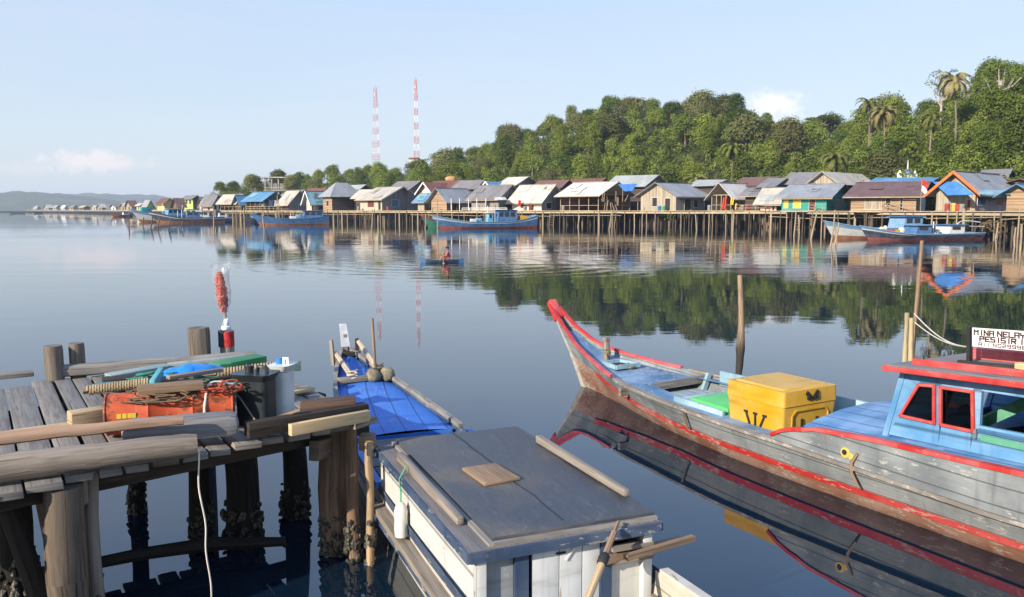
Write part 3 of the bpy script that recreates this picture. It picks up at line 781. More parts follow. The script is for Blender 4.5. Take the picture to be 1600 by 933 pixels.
# stem post
mb = MB(); stem = [Vector((p[0].x, 0, p[0].z)) for p in [[rows[0][k]] for k in (2, 4, 5, 6, 7, 8)]]
mb.beam(stem[0] + Vector((-.01, 0, -.1)), stem[3], .07, .09, up=(-1, 0, .6)); 
for a, b in zip(stem[3:-1], stem[4:]): mb.beam(a, b, .07, .09, up=(-1, 0, .6))
obj('stem', mb, m_paint('stem_paint', (.34, .30, .25), .7, (.42, .36, .28), .8, 9), rb)
mb = MB(); d0 = (stem[-1] - stem[-2]).normalized()
mb.beam(stem[-1] - d0 * .30, stem[-1] + d0 * .07, .11, .15, up=(-1, 0, .6), h1=.12, w1=.13); obj('stem_head', mb, M_RED2, rb, bevel=.008)
# inside: bow deck, hold
def inner(s, dy=.03):
    b = float(np.interp(s, [q[0] for q in ST], [q[2] for q in ST])); return max(.01, b - dy)
def zgun(s): return float(np.interp(s, [q[0] for q in ST], [q[3] for q in ST]))
def deck(s0, s1, zoff, ysign=(-1, 1), n=16, y0=None, mb=None, zf=None):
    mb = mb or MB(); sec = []
    for i in range(n + 1):
        s = lerp(s0, s1, i / n); b = inner(s); z = (zf(s) if zf else zgun(s) + zoff)
        f = max(0.0, 1 - s / 1.2) ** 1.5; x = s - 1.03 * f * z / 1.22
        lo = -b if ysign[0] < 0 else (y0 or 0); hi = b if ysign[1] > 0 else -(y0 or 0)
        sec.append([Vector((x, lerp(lo, hi, k / 6), z)) for k in range(7)])
    mb.grid(sec); return mb
obj('bow_deck', deck(.12, 1.85, -.075), M_BLUEDECK, rb)
mb = MB()
for sg in (-1, 1):
    sec = [];
    for i in range(13):
        s = lerp(1.85, 11, i / 12); b = inner(s); z = zgun(s) - .045
        a, c = Vector((s, sg * b, z)), Vector((s, sg * (b - (.42 if sg < 0 else .16)), z)); sec.append([a, c] if sg < 0 else [c, a])
    mb.grid(sec)
obj('side_deck', mb, M_BLUEDECK, rb)
mb = MB(); mb.grid([[Vector((s, y, .27)) for y in (-.62, -.2, .2, .9)] for s in (1.6, 2.6, 3.8, 5.5)]); obj('hold_floor', mb, m_paint('hold_boards', (.33, .42, .46), .6, (.30, .27, .23), .8, 12, .4, strakes=.15), rb)
mb = MB()
mb.beam((1.87, -.80, .37), (1.87, .80, .40), .05, .10)                                     # step under the bow deck
obj('deck_step', mb, M_GREYWOOD2, rb)
mb = MB()
mb.beam((2.75, -.60, .395), (3.62, -.62, .385), .05, .16); mb.beam((2.2, .70, .47), (4.6, .84, .47), .04, .20); mb.beam((2.75, -.57, .37), (2.75, .30, .37), .05, .13)
obj('hold_coaming', mb, M_PALEBLUE, rb, bevel=.006)
for k in range(5):
    s = 2.0 + k * .45; mb = MB(); y = inner(s) - .02
    mb.beam((s, y - .13, .27), (s, y - .03, zgun(s) + .03), .07, .05, up=(1, 0, 0)); obj('rib', mb, M_PALEBLUE, rb)
for k in range(6):                                                                        # loose floor boards
    mb = MB(); s = 2.95 + k * .15; mb.beam((s, -.54, .335), (s + .02, .62, .335), .135, .03); obj('floor_board', mb, M_PALEBLUE if k % 2 else M_BLUEDECK, rb)
mb = MB()
for a, b in (((.62, -.16), (.62, .16)), ((1.02, -.22), (1.02, .22)), ((.62, -.16), (1.02, -.22)), ((.62, .16), (1.02, .22))): mb.beam((a[0], a[1], zgun(.8) - .05), (b[0], b[1], zgun(.8) - .05), .03, .06)
hh = obj('bow_hatch', mb, M_PALEBLUE, rb)
mb = MB(); mb.quad((.62, -.16, zgun(.8) - .066), (1.02, -.22, zgun(.8) - .066), (1.02, .22, zgun(.8) - .066), (.62, .16, zgun(.8) - .066)); obj('hatch_opening', mb, M_HOLE, hh)
mb = MB(); mb.beam((.46, .03, .45), (.44, .03, .80), .075, .075); mb.beam((.44, .03, .80), (.44, .03, .86), .085, .085); 
bt = obj('bitt', mb, M_GREYWOOD, rb, bevel=.006)
mb = MB(); mb.tube([(.46 + .05 * math.cos(a), .03 + .05 * math.sin(a), .60 + .012 * a / 3) for a in np.linspace(0, 18, 44)], .012, 6); mb.tube([(.49, .0, .6), (.56, -.04, .52), (.72, -.05, .44), (.85, 0, .40)], .012, 6)
obj('bow_line', mb, M_DARKROPE, bt, smooth=60)
mb = MB()
for k in range(14):
    a = k * 2.4; mb.tube([(.92 + .11 * math.cos(a), .05 + .09 * math.sin(a), .44 + .02 * (k % 4)), (.92 + .13 * math.cos(a + .9), .05 + .1 * math.sin(a + .9), .47 + .02 * (k % 3)), (.92 + .10 * math.cos(a + 1.8), .05 + .1 * math.sin(a + 1.8), .44)], .014, 5)
solo('rope_heap', mb.xf(rb.matrix_basis), M_DARKROPE, 'tangled brown rope heaped in the small hatch behind the red bow', 'rope', smooth=60)
# raised bulwark aft with red cap, and its scooped front end
def bz(s): return float(np.interp(s, [4.72, 4.9, 5.2, 5.35, 7.1, 10.6], [.50, .60, .66, .715, .785, .93]))
mb = MB()
for sg in (-1, 1):
    cap = MB(); a_in, b_in = [], []
    for i in range(25):
        s = lerp(4.72, 10.5, i / 24) if i > 4 else lerp(4.72, 5.4, i / 5)
        b = inner(s, -.02) if s < 9 else inner(s, 0.0); z0, z1 = zgun(s) + .01, bz(s)
        a_in.append([Vector((s, sg * b, z0)), Vector((s, sg * (b + .01), z1))]); b_in.append([Vector((s, sg * (b - .05), z0)), Vector((s, sg * (b - .04), z1))])
    mb.grid(a_in if sg < 0 else [r[::-1] for r in a_in]); mb.grid([r[::-1] for r in b_in] if sg < 0 else b_in)
    mb.poly([a_in[0][0], b_in[0][0], b_in[0][1], a_in[0][1]])
    for p, q in zip(a_in[:-1], a_in[1:]):
        cap.beam(p[1] + Vector((0, -sg * .02, .010)), q[1] + Vector((0, -sg * .02, .010)), .08, .036)
    obj('bulwark_cap', cap, M_RED2, rb)
sides('bulwark', islands(mb)[:0] or [mb], M_HULLGREY, rb, smooth=45)
# rub rail along the old gunwale line (dark, scraped)
# blue coach roof between cooler and windscreen, side ledge
mb = MB(); sec = []
for i in range(9):
    s = lerp(5.05, 6.5, i / 8); z = lerp(.69, .755, i / 8); w = inner(s) - .03
    sec.append([Vector((s, -w, z - .03)), Vector((s, -.80, z + .015)), Vector((s, -.4, z + .075)), Vector((s, 0, z + .095)), Vector((s, .4, z + .075)), Vector((s, .80, z + .015)), Vector((s, w, z - .03))])
mb.grid(sec); mb.poly([p for p in sec[0]] + [Vector((5.05, .9, .45)), Vector((5.05, -.9, .45))])
sec = []
for i in range(9):
    s = lerp(6.45, 10.4, i / 8); w = inner(s) - .03; z = bz(s) - .012; sec.append([Vector((s, -w, z)), Vector((s, -.78, z + .03)), ])
mb.grid(sec); mb.grid([[Vector((p.x, -p.y, p.z)) for p in r[::-1]] for r in sec])
obj('coach_roof', mb, m_paint('coach_blue', (.075, .245, .50), .35, (.28, .38, .42), .5, 14, .5, strakes=.21, rust=.4), rb, smooth=40)
# wheelhouse: wall plane at y=-.80 with real openings
YW = -.80
def cz(s): return 1.36 + .055 * (s - 5.9)
def wall_side(y, sg):
    A = [RBy(1398, 592, YW), RBy(1385, 655, YW)]
    return A
mb = MB()
fr_t, fr_b = RBy(1412, 590, YW), RBy(1384, 664, YW)
w1 = [RBy(1437, 601, YW), RBy(1461, 603, YW), RBy(1461, 661, YW), RBy(1408, 649, YW)]
w2 = [RBy(1471, 605, YW), RBy(1521, 612, YW), RBy(1522, 674, YW), RBy(1471, 663, YW)]
w3 = [RBy(1534, 611, YW), RBy(1640, 628, YW), RBy(1640, 702, YW), RBy(1534, 666, YW)]
def mk_wall(sg):
    m = MB(); y = YW if sg < 0 else -YW
    def q(pts): m.prism([Vector((p.x, y, p.z)) for p in pts], Vector((0, -sg * .035, 0)))
    V = lambda s, z: Vector((s, y, z))
    top = lambda s: cz(s) + .01
    bot = lambda s: bz(s) + .02
    q([V(fr_b.x, bot(fr_b.x)), V(w1[3].x, w1[3].z), V(w1[0].x, w1[0].z), V(w1[0].x, top(w1[0].x)), V(fr_t.x, top(fr_t.x)), V(fr_t.x, fr_t.z)])
    q([V(w1[0].x, w1[0].z), V(w1[1].x, w1[1].z), V(w1[1].x, top(w1[1].x)), V(w1[0].x, top(w1[0].x))])
    q([V(fr_b.x, bot(fr_b.x)), V(w1[2].x, bot(w1[2].x)), w1[2].copy() if sg < 0 else V(w1[2].x, w1[2].z), V(w1[3].x, w1[3].z)])
    q([V(w1[1].x, bot(w1[1].x)), V(w2[0].x, bot(w2[0].x)), V(w2[0].x, top(w2[0].x)), V(w1[1].x, top(w1[1].x))])
    q([V(w2[0].x, w2[0].z), V(w2[1].x, w2[1].z), V(w2[1].x, top(w2[1].x)), V(w2[0].x, top(w2[0].x))])
    q([V(w2[0].x, bot(w2[0].x)), V(w2[1].x, bot(w2[1].x)), V(w2[2].x, w2[2].z), V(w2[3].x, w2[3].z)])
    q([V(w2[1].x, bot(w2[1].x)), V(w3[0].x, bot(w3[0].x)), V(w3[0].x, top(w3[0].x)), V(w2[1].x, top(w2[1].x))])
    q([V(w3[0].x, w3[0].z), V(w3[1].x, w3[1].z), V(w3[1].x, top(w3[1].x)), V(w3[0].x, top(w3[0].x))])
    q([V(w3[0].x, bot(w3[0].x)), V(w3[1].x, bot(w3[1].x)), V(w3[1].x, w3[3].z + .02), V(w3[0].x, w3[3].z)])
    q([V(w3[1].x, bot(w3[1].x)), V(8.9, bot(8.9)), V(8.9, top(8.9)), V(w3[1].x, top(w3[1].x))])
    return m
house = obj('wheelhouse', mk_wall(-1), M_CABBLUE, rb)
mb = MB(); mb.prism([Vector((fr_b.x, .8, bz(6) - .1)), Vector((8.9, .8, bz(8.9) - .1)), Vector((8.9, .8, cz(8.9) + .01)), Vector((fr_t.x, .8, cz(fr_t.x) + .01))], (0, -.035, 0)); obj('wheelhouse_side', mb, M_CABBLUE, rb)
mb = MB(); mb.prism([Vector((fr_b.x, .8, bz(fr_b.x))), Vector((fr_b.x, -.8, bz(fr_b.x))), Vector((lerp(fr_b.x, fr_t.x, .18), -.8, lerp(bz(fr_b.x), fr_t.z, .18))), Vector((lerp(fr_b.x, fr_t.x, .18), .8, lerp(bz(fr_b.x), fr_t.z, .18)))], (.03, 0, 0))
for y in (-.78, 0, .78): mb.beam((fr_b.x, y, bz(fr_b.x)), (fr_t.x, y, cz(fr_t.x)), .06, .05)
mb.beam((fr_t.x - .01, -.8, cz(fr_t.x) - .03), (fr_t.x - .01, .8, cz(fr_t.x) - .03), .06, .06)
obj('windscreen_frame', mb, M_CABBLUE, rb)
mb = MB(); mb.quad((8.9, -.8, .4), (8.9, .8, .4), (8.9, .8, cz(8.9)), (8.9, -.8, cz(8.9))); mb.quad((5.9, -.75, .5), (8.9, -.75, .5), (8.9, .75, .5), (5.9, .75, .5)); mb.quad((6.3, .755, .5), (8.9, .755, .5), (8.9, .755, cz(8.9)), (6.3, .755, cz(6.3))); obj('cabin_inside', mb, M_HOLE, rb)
def frame_loop(pts, y, w, th):
    m = MB(); c = sum((p for p in pts), Vector()) / len(pts)
    for i in range(4):
        a, b = pts[i], pts[(i + 1) % 4]; a = Vector((a.x, y, a.z)); b = Vector((b.x, y, b.z)); d = (b - a).normalized()
        m.beam(a - d * w / 2, b + d * w / 2, th, w, up=Vector((0, 1, 0)).cross(d))
    return m
for w in (w1, w2):
    for y in (YW - .012,):
        o = obj('window_frame', frame_loop(w, y, .026, .03), M_RED2, rb, bevel=.006)
tg = NT('pane'); gl = tg.n('ShaderNodeBsdfGlossy', {'Roughness': .03, 'Color': (.9, .95, .95)}); tr = tg.n('ShaderNodeBsdfTransparent', {'Color': (.16, .20, .20)}); fz = tg.n('ShaderNodeFresnel', {'IOR': 1.5})
mxx = tg.n('ShaderNodeMixShader', {0: fz.outputs[0], 1: tr.outputs[0], 2: gl.outputs[0]}); tg.t.links.new(mxx.outputs[0], tg.out.inputs['Surface']); M_PANE = tg.m
for w in (w1, w2):
    mb = MB(); mb.prism([Vector((p.x, YW + .018, p.z)) for p in w], (0, .004, 0)); obj('window_pane', mb, M_PANE, rb)
mb = MB(); mb.beam((w3[0].x, YW - .016, w3[3].z - .035), (w3[1].x, YW - .016, w3[3].z - .02), .03, .03); obj('sill', mb, M_CABBLUE, rb)
mb = MB(); mb.beam((w3[0].x + .02, YW - .012, w3[3].z - .095), (w3[1].x, YW - .012, w3[3].z - .08), .012, .055); obj('green_board', mb, m_paint('green_paint', (.05, .30, .17), .35, seed=21), rb)
mb = MB(); mb.beam((6.3, -.5, .8), (6.95, .1, 1.34), .05, .09); obj('inside_brace', mb, m_paint('green_beam', (.06, .32, .18), .2, seed=23), rb)
mb = MB(); mb.beam((w2[1].x + .05, YW - .02, .92), (w2[1].x + .05, YW - .02, 1.0), .02, .02); mb.beam((w2[1].x + .035, YW - .03, .97), (w2[1].x + .065, YW - .03, .97), .02, .015); obj('latch', mb, M_STEEL, rb)
# roof: grey boards, red edge in two steps, raised red hatch
yr = .97
mb = MB(); s0, s1 = 5.95, 9.1
mb.prism([Vector((s0, -yr, cz(s0) + .02)), Vector((s1, -yr, cz(s1) + .02)), Vector((s1, yr, cz(s1) + .02)), Vector((s0, yr, cz(s0) + .02))], (0, 0, .05))
roof = obj('roof', mb, m_wood('roof_boards', (.20, .19, .19), .35, seed=31), rb)
mb = MB()
for y in (-yr - .012, yr + .012): mb.beam((s0 - .03, y, cz(s0) + .035), (s1, y, cz(s1) + .035), .03, .045)
for y in (-yr + .17, yr - .17): mb.beam((s0 + .14, y, cz(s0) + .105), (s1, y, cz(s1) + .10), .04, .055)
mb.beam((s0 - .015, -yr, cz(s0) + .035), (s0 - .015, yr, cz(s0) + .035), .03, .055)
obj('roof_edge', mb, M_RED2, roof, bevel=.005)
mb = MB(); mb.prism([Vector((6.15, -.12, cz(6.15) + .07)), Vector((9, -.12, cz(9) + .07)), Vector((9, .5, cz(9) + .07)), Vector((6.15, .5, cz(6.15) + .07))], (0, 0, .10)); obj('roof_hatch', mb, M_RED2, roof, bevel=.01)
mb = MB(); mb.beam((6.35, -.55, cz(6.4) + .09), (8.8, -.55, cz(8.8) + .09), .05, .04); obj('roof_batten', mb, M_DARKWOOD, roof)
# small fittings on the hull
p = RBy(1323, 707, -1.03)
mb = MB(); mb.tube([(p.x, -1.02, p.z), (p.x, -1.055, p.z)], [.055, .05], 12); mb.tube([(p.x + .06, -1.02, p.z - .02), (p.x + .06, -1.05, p.z - .02)], [.035, .03], 10); yo = obj('hull_fitting', mb, m_paint('yellow_fitting', (.62, .42, .04), .4, seed=33), rb, smooth=40)
mb = MB(); mb.tube([(p.x - .005, -1.053, p.z + .005), (p.x - .005, -1.062, p.z + .005)], .026, 10); obj('pipe_hole', mb, M_HOLE, yo)
p0, p1 = RBy(1337, 708, -1.06), RBy(1337, 760, -1.03); mb = MB()
mb.tube([p0 + Vector((.02, 0, 0)), lerp(p0, p1, .3) + Vector((-.03, -.02, 0)), lerp(p0, p1, .6) + Vector((-.03, -.02, 0)), p1 + Vector((.03, 0, 0))], [.012, .016, .016, .012], 7); obj('strap_iron', mb, M_BROWNWOOD, rb, smooth=60)
for k, s in enumerate((3.3,)):
    mb = MB(); b = inner(s, 0); mb.beam((s, -b * .93 - .022, .22), (s, -b - .03, zgun(s) - .02), .028, .010, up=(0, 1, 0)); obj('hull_strap', mb, m_paint('strap_rust', (.18, .12, .06), .5, seed=40 + k), rb)
# ---- things on that boat
def on_rb(mb): return mb.xf(rb.matrix_basis)
mb = MB(); mb.prism([Vector((2.93, -.52, .37)), Vector((3.60, -.54, .37)), Vector((3.60, .42, .37)), Vector((2.93, .40, .37))], (0, 0, .115))
solo('fish_box_lid', on_rb(mb), m_plain('green_plastic', (.10, .46, .12), .45, .08), 'flat bright green plastic lid lying in the hold beside the yellow cooler', 'lid', bevel=.02)
def rbox(mb, x0, x1, y0, y1, z0, z1, r=.05, tx=0, ty=0, n=5):
    def ring(z, dx, dy):
        pts = []
        for cx, cy, a0 in ((x1 - r + dx, y1 - r + dy, 0), (x0 + r - dx, y1 - r + dy, 90), (x0 + r - dx, y0 + r - dy, 180), (x1 - r + dx, y0 + r - dy, 270)):
            for k in range(n): a = R(a0 + 90 * k / (n - 1)); pts.append(Vector((cx + r * math.cos(a), cy + r * math.sin(a), z)))
        return pts
    a, b = ring(z0, 0, 0), ring(z1, tx, ty); m = len(a)
    mb.grid([a + [a[0]], b + [b[0]]][::-1]); mb.poly(b, Vector((1, 0, 0)), Vector((0, 1, 0))); mb.poly(a[::-1], Vector((1, 0, 0)), Vector((0, 1, 0)))
M_YEL = m_paint('yellow_plastic', (.60, .325, .010), .10, (.42, .30, .14), .42, 50, .22)
CKS = .95
ck = thing('fish_cooler', 'big yellow plastic fish cooler box with black rubber latches standing on the red bowed boat', 'cooler box', RBw(4.08, -.20, .372), RB_ROT); ck.scale = (.92, .95, 1.20)
mb = MB(); rbox(mb, -.43, .43, -.42, .42, 0, .26, .035, .025, .025); body = obj('body', mb, M_YEL, ck, smooth=40)
mb = MB(); rbox(mb, -.465, .465, -.455, .455, .262, .40, .04, -.008, -.008); lid = obj('lid', mb, M_YEL, ck, smooth=40)
mb = MB(); rbox(mb, -.40, .40, -.39, .39, .40, .413, .06, -.02, -.02); obj('lid_panel', mb, M_YEL, lid, smooth=40)
for y in (-.05, .07):
    mb = MB(); mb.beam((.468, y - .035 if y < 0 else y + .035, .375), (.474, y * .3, .31), .02, .035, up=(0, 1, 0)); mb.box((.476, y, .33), (.02, .05, .045), 0); obj('latch', mb, M_RUBBER, lid)
for y in (-.13, .12):
    mb = MB(); mb.box((.452, y, .085), (.012, .03, .095)); obj('latch_slot', mb, M_RUBBER, body)
mb = MB()
for a, b in (((.453, -.30, .02), (.458, -.30, .17)), ((.458, -.30, .17), (.460, -.24, .215)), ((.460, -.24, .215), (.460, .24, .215)), ((.460, .24, .215), (.458, .30, .17)), ((.458, .30, .17), (.453, .30, .02))): mb.beam(a, b, .012, .016)
obj('raised_rib', mb, M_YEL, body)
for x, dx in ((-.07, -.06), (.02, 0), (.10, .07)):
    mb = MB(); mb.beam((x, -.438, .03), (x + dx, -.443, .14), .014, .022, up=(1, 0, 0)); mb.beam((x + dx - .03, -.445, .142), (x + dx + .03, -.445, .142), .012, .02); obj('hook_strap', mb, M_RUBBER, body)
mb = MB(); mb.beam((4.75, .5, .52), (5.15, .35, .56), .05, .05); mb.tube([(5.1, .37, .58), (5.3, .30, .575)], .012, 6)
solo('iron_bar', on_rb(mb), M_BLACK, 'black iron bar sticking out behind the yellow cooler', 'iron bar')
mb = MB(); mb.blob((7.35, -.35, 1.0), (.22, .2, .2)); solo('float_ball', on_rb(mb), m_plain('float_green', (.16, .50, .10), .4), 'round green float showing in the wide wheelhouse window', 'float', smooth=60)
# sign on the roof
sg0, sgl, sgz, sgh = RBl(Ppl(1517, 541, RBw(0, -.43, 0), Vector((.866, .5, 0)))), .82, 0, .165
GL = {'M': [[(0, 0), (0, 4), (1, 2.6), (2, 4), (2, 0)]], 'I': [[(1, 0), (1, 4)]], 'N': [[(0, 0), (0, 4), (2, 0), (2, 4)]], 'A': [[(0, 0), (0, 4), (2, 4), (2, 0)], [(0, 1.8), (2, 1.8)]], 'E': [[(2, 0), (0, 0), (0, 4), (2, 4)], [(0, 2), (1.6, 2)]],
      'L': [[(0, 4), (0, 0), (2, 0)]], 'Y': [[(0, 4), (0, 2.2), (2, 2.2), (2, 4)], [(1, 2.2), (1, 0)]], 'V': [[(0, 4), (1, 0), (2, 4)]], 'P': [[(0, 0), (0, 4), (2, 4), (2, 2), (0, 2)]], 'S': [[(2, 4), (0, 4), (0, 2), (2, 2), (2, 0), (0, 0)]],
      'R': [[(0, 0), (0, 4), (2, 4), (2, 2), (0, 2)], [(.8, 2), (2, 0)]], 'O': [[(0, 0), (0, 4), (2, 4), (2, 0), (0, 0)]], '2': [[(0, 4), (2, 4), (2, 2), (0, 2), (0, 0), (2, 0)]], '9': [[(2, 2), (0, 2), (0, 4), (2, 4), (2, 0), (0, 0)]], '6': [[(2, 4), (0, 4), (0, 0), (2, 0), (2, 2), (0, 2)]]}
SGT = .05
sign = thing('name_board', 'white name board with block lettering standing on the red edged boat roof', 'sign', RBw(sg0.x, -.43, sg0.z), RB_ROT, rot=(0, -math.atan(.055), RB_ROT))
mb = MB(); mb.box((sgl / 2 + .015, 0, sgh / 2), (sgl, .014, sgh)); obj('board', mb, m_paint('white_board', (.74, .74, .72), .12, seed=60), sign)
mb = MB(); mb.beam((-.012, .0, -.19), (-.012, 0, sgh + .005), .03, .05); mb.beam((sgl + .03, .0, -.15), (sgl + .03, 0, sgh), .03, .05); mb.beam((-.012, .02, -.15), (sgl, .02, -.135), .03, .03); obj('board_post', mb, M_BLACK, sign)
def text(mb, s, x, z, h, w, t, gap):
    for ch in s:
        if ch == ' ': x += w * .6; continue
        for pl in GL[ch]:
            for a, b in zip(pl[:-1], pl[1:]):
                p = Vector((x + a[0] / 2 * w, -.0085, z + a[1] / 4 * h)); q = Vector((x + b[0] / 2 * w, -.0085, z + b[1] / 4 * h)); d = (q - p).normalized() * t * .5
                mb.beam(p - d, q + d, .003, t, up=Vector((0, 1, 0)).cross(d))
        x += (w if ch != 'I' else w * .75) + gap
    return mb
t1 = text(text(MB(), 'MINA NELAYAN', .035, .106, .040, .033, .0105, .0145), 'PESISIR I', .085, .054, .038, .033, .0105, .0145)
obj('lettering', t1, m_plain('dark_lettering', (.05, .012, .015), .6), sign)
obj('lettering', text(MB(), 'AII NO29996', .075, .013, .026, .026, .006, .0145), m_plain('purple_lettering', (.10, .03, .05), .6), sign)
mb = MB(); mb.box((7.0, -.75, cz(7) + .15), (.10, .08, .05)); solo('pale_block', on_rb(mb), M_PALEWOOD, 'small pale wooden block on the roof edge below the name board', 'block', bevel=.008)

# ---------------------------------------------------------------- white and blue boat beside the jetty
WB_A = Vector((.381, -.925, 0)).normalized(); WB_N = Vector((.925, .381, 0)).normalized(); WB_O = Vector((-.52, 6.72, 0)); WB_ROT = math.atan2(WB_A.y, WB_A.x)
wb = thing('fishing_boat', 'narrow boat with blue bow deck and white cabin under a dark flat roof beside jetty', 'fishing boat', WB_O, WB_ROT)
def WBw(x, y, z): return WB_O + WB_A * x + WB_N * y + Vector((0, 0, z))
def WBl(p): q = p - WB_O; return Vector((q.dot(WB_A), q.dot(WB_N), q.z))
def WBy(px, py, y): return WBl(Ppl(px, py, WBw(0, y, 0), WB_N))
def WBx(px, py, x): return WBl(Ppl(px, py, WBw(x, 0, 0), WB_A))
M_WHITE = m_paint('white_boat_paint', (.56, .56, .53), .48, (.40, .33, .25), .6, 61, .1, strakes=.30, rust=.35)
M_WHITE2 = m_paint('white_hull_paint', (.55, .52, .45), .5, (.33, .28, .22), .65, 62, .15, strakes=.17, rust=.8)
M_BLUEB = m_paint('strong_blue_deck', (.028, .155, .54), .30, (.12, .16, .22), .5, 63, .12, strakes=.22)
M_NAVY = m_paint('navy_trim', (.026, .055, .115), .5, (.2, .17, .14), .6, 64, .2)
ST2 = dense([(-4.45, 0, .03, 1.0), (-4.3, .02, .09, .95), (-3.9, .08, .21, .86), (-3.4, .16, .33, .78), (-2.95, .24, .41, .73), (-1.9, .38, .53, .65), (-1.1, .44, .575, .61), (0, .47, .60, .58), (1.2, .48, .61, .58), (2.3, .46, .62, .60), (3.2, .40, .60, .64), (4.3, .28, .5, .7)], 44)
def h2(rake=.35):
    out = []
    for s, bw, bg, zg in ST2:
        f = max(0, 1 - (s + 4.45) / 1.0) ** 1.5; row = []
        for z in (-.3, -.1, 0, .06, zg * .55, zg - .10, zg - .04, zg):
            y = bw * .5 if z < -.2 else bw * .9 if z < 0 else bw + (bg - bw) * (z / zg) ** .8
            row.append(Vector((s + rake * .6 - rake * f * max(z, 0) - rake * .6 * (1 - f) , -y, z)) if False else Vector((s + (.30 * f * (1 - max(z, 0))), -y, z)))
        out.append(row)
    return out
rows2 = h2()
mb = MB()
for rr, fl in ((rows2, False), (mirror(rows2), True)): strip(mb, rr, 2, 5, fl); strip(mb, rr, 0, 2, fl)
obj('hull', mb, M_WHITE2, wb, smooth=45)
mb = MB()
for rr, fl in ((rows2, False), (mirror(rows2), True)): strip(mb, rr, 5, 7, fl)
obj('top_strake', mb, M_NAVY, wb, smooth=45)
def rail2(x0, x1, w, h, sgs=(-1, 1), dz=0):
    mb = MB()
    for sg in sgs:
        P = [(s, bg, zg) for s, bw, bg, zg in ST2 if x0 <= s <= x1]
        for a, b in zip(P[:-1], P[1:]): mb.beam((a[0], sg * a[1], a[2] + dz), (b[0], sg * b[1], b[2] + dz), w, h)
    return mb
sides('gunwale', [rail2(-4.4, -1.15, .05, .045, (q,)) for q in (1, -1)], M_GREYWOOD2, wb); sides('gunwale', [rail2(-1.15, .0, .055, .05, (q,)) for q in (1, -1)], M_BLUEB, wb)
sides('gunwale', [rail2(2.2, 4.3, .06, .05, (q,)) for q in (1, -1)], m_paint('aft_rail', (.55, .50, .42), .6, (.36, .27, .18), .7, 65), wb)
def g2(s, k): return float(np.interp(s, [q[0] for q in ST2], [q[k] for q in ST2]))
# blue bow deck: raised fore part and lower after part
def deck2(x0, x1, zf, n=14, dy=.03):
    return MB().grid([[Vector((s, lerp(-1, 1, k / 8) * max(.01, g2(s, 2) - dy), zf(s) + .035 * (1 - (2 * k / 8 - 1) ** 2))) for k in range(9)] for s in [lerp(x0, x1, i / n) for i in range(n + 1)]])
mbd = deck2(-4.2, -1.45, lambda s: g2(s, 3) - .06)
obj('bow_deck', mbd, M_BLUEB, wb, smooth=30)
mb = MB(); mb.grid([[Vector((-1.45, y, g2(-1.45, 3) - .05)), Vector((-1.45, y, g2(-1.45, 3) - .27))] for y in (-.5, 0, .5)]); obj('deck_step', mb, M_BLUEB, wb)
obj('well_deck', deck2(-1.45, .05, lambda s: g2(s, 3) - .26, 6), M_BLUEB, wb)
mb = MB(); mb.beam((-.72, -.50, .47), (-.72, .50, .47), .05, .06); mb.beam((-1.40, .50, .50), (-.1, .535, .46), .03, .08); obj('well_frame', mb, M_BLUEB, wb)
for k in range(4):
    mb = MB(); mb.beam((-1.22 + k * .27, -.52, .555 - k * .004), (-1.22 + k * .27 + .01, .20, .555 - k * .004), .25, .035); obj('hatch_board', mb, m_wood('hatch_grey%d' % k, (.13, .125, .125), .4, seed=70 + k), wb)
mb = MB(); mb.beam((-3.42, -.24, g2(-3.4, 3) - .01), (-3.42, .24, g2(-3.4, 3) - .01), .05, .03); obj('deck_seam', mb, M_NAVY, wb)
# stem posts
mb = MB(); mb.beam((-4.40, 0, .2), (-4.47, 0, 1.16), .05, .09, up=(-1, 0, 0)); obj('stem', mb, M_GREYWOOD, wb)
mb = MB(); mb.prism([Vector((-4.44, -.055, 1.0)), Vector((-4.44, .055, 1.0)), Vector((-4.47, .02, 1.30)), Vector((-4.47, -.07, 1.30))], (.03, 0, 0)); obj('stem_plate', mb, m_plain('milky_plastic', (.60, .62, .64), .3), wb)
mb = MB(); mb.beam((-4.25, -.16, .93), (-4.25, .16, .93), .06, .05); mb.beam((-4.27, .12, .9), (-4.3, .13, 1.12), .05, .04); obj('bow_crosspiece', mb, M_DARKWOOD, wb)
mb = MB(); mb.beam((-4.0, -.24, .84), (-4.02, -.26, 1.16), .045, .045, w1=.03); obj('bow_peg', mb, M_GREYWOOD, wb)
# anchors of wood and stone on the bow deck
def anchor(name, lab, p0, p1, p2, c, ln, stones=False):
    a = thing(name, lab, 'anchor', WBw(*p1))
    mb = MB(); mb.tube([WBw(*p0), WBw(*p1)], [.03, .036], 7, jit=.1); obj('shank', mb, m_wood('anchor_wood', (.42, .34, .25), .35, seed=80), a, smooth=50, world=True)
    if not stones:
        mb = MB(); mb.beam(WBw(*c) - ln / 2, WBw(*c) + ln / 2, .075, .07, w1=.05); obj('crossbar', mb, M_GREYWOOD, a, bevel=.014, world=True)
    else:
        for d in (-1, 1):
            mb = MB(); mb.blob(WBw(*c) + WB_N * d * .09, (.10, .09, .085), noise=.16); obj('stone', mb, m_plain('mossy_stone', (.20, .17, .11), .9, .4, 14, bump=.5), a, smooth=60, world=True)
    mb = MB()
    q = [WBw(*p1) + Vector((.06 * math.cos(t), .05 * math.sin(t), .02 * t / 3 - .03)) for t in np.linspace(0, 19, 40)]
    mb.tube(q, .010, 5); obj('lashing', mb, M_ROPE if not stones else M_DARKROPE, a, smooth=60, world=True)
    return a
anchor('anchor', 'wooden anchor with flat grey crossbar lying on the blue bow deck', (-4.05, -.20, .98), (-3.32, -.14, .80), None, (-3.30, -.14, .785), WB_N * .36 + Vector((0, 0, .01)))
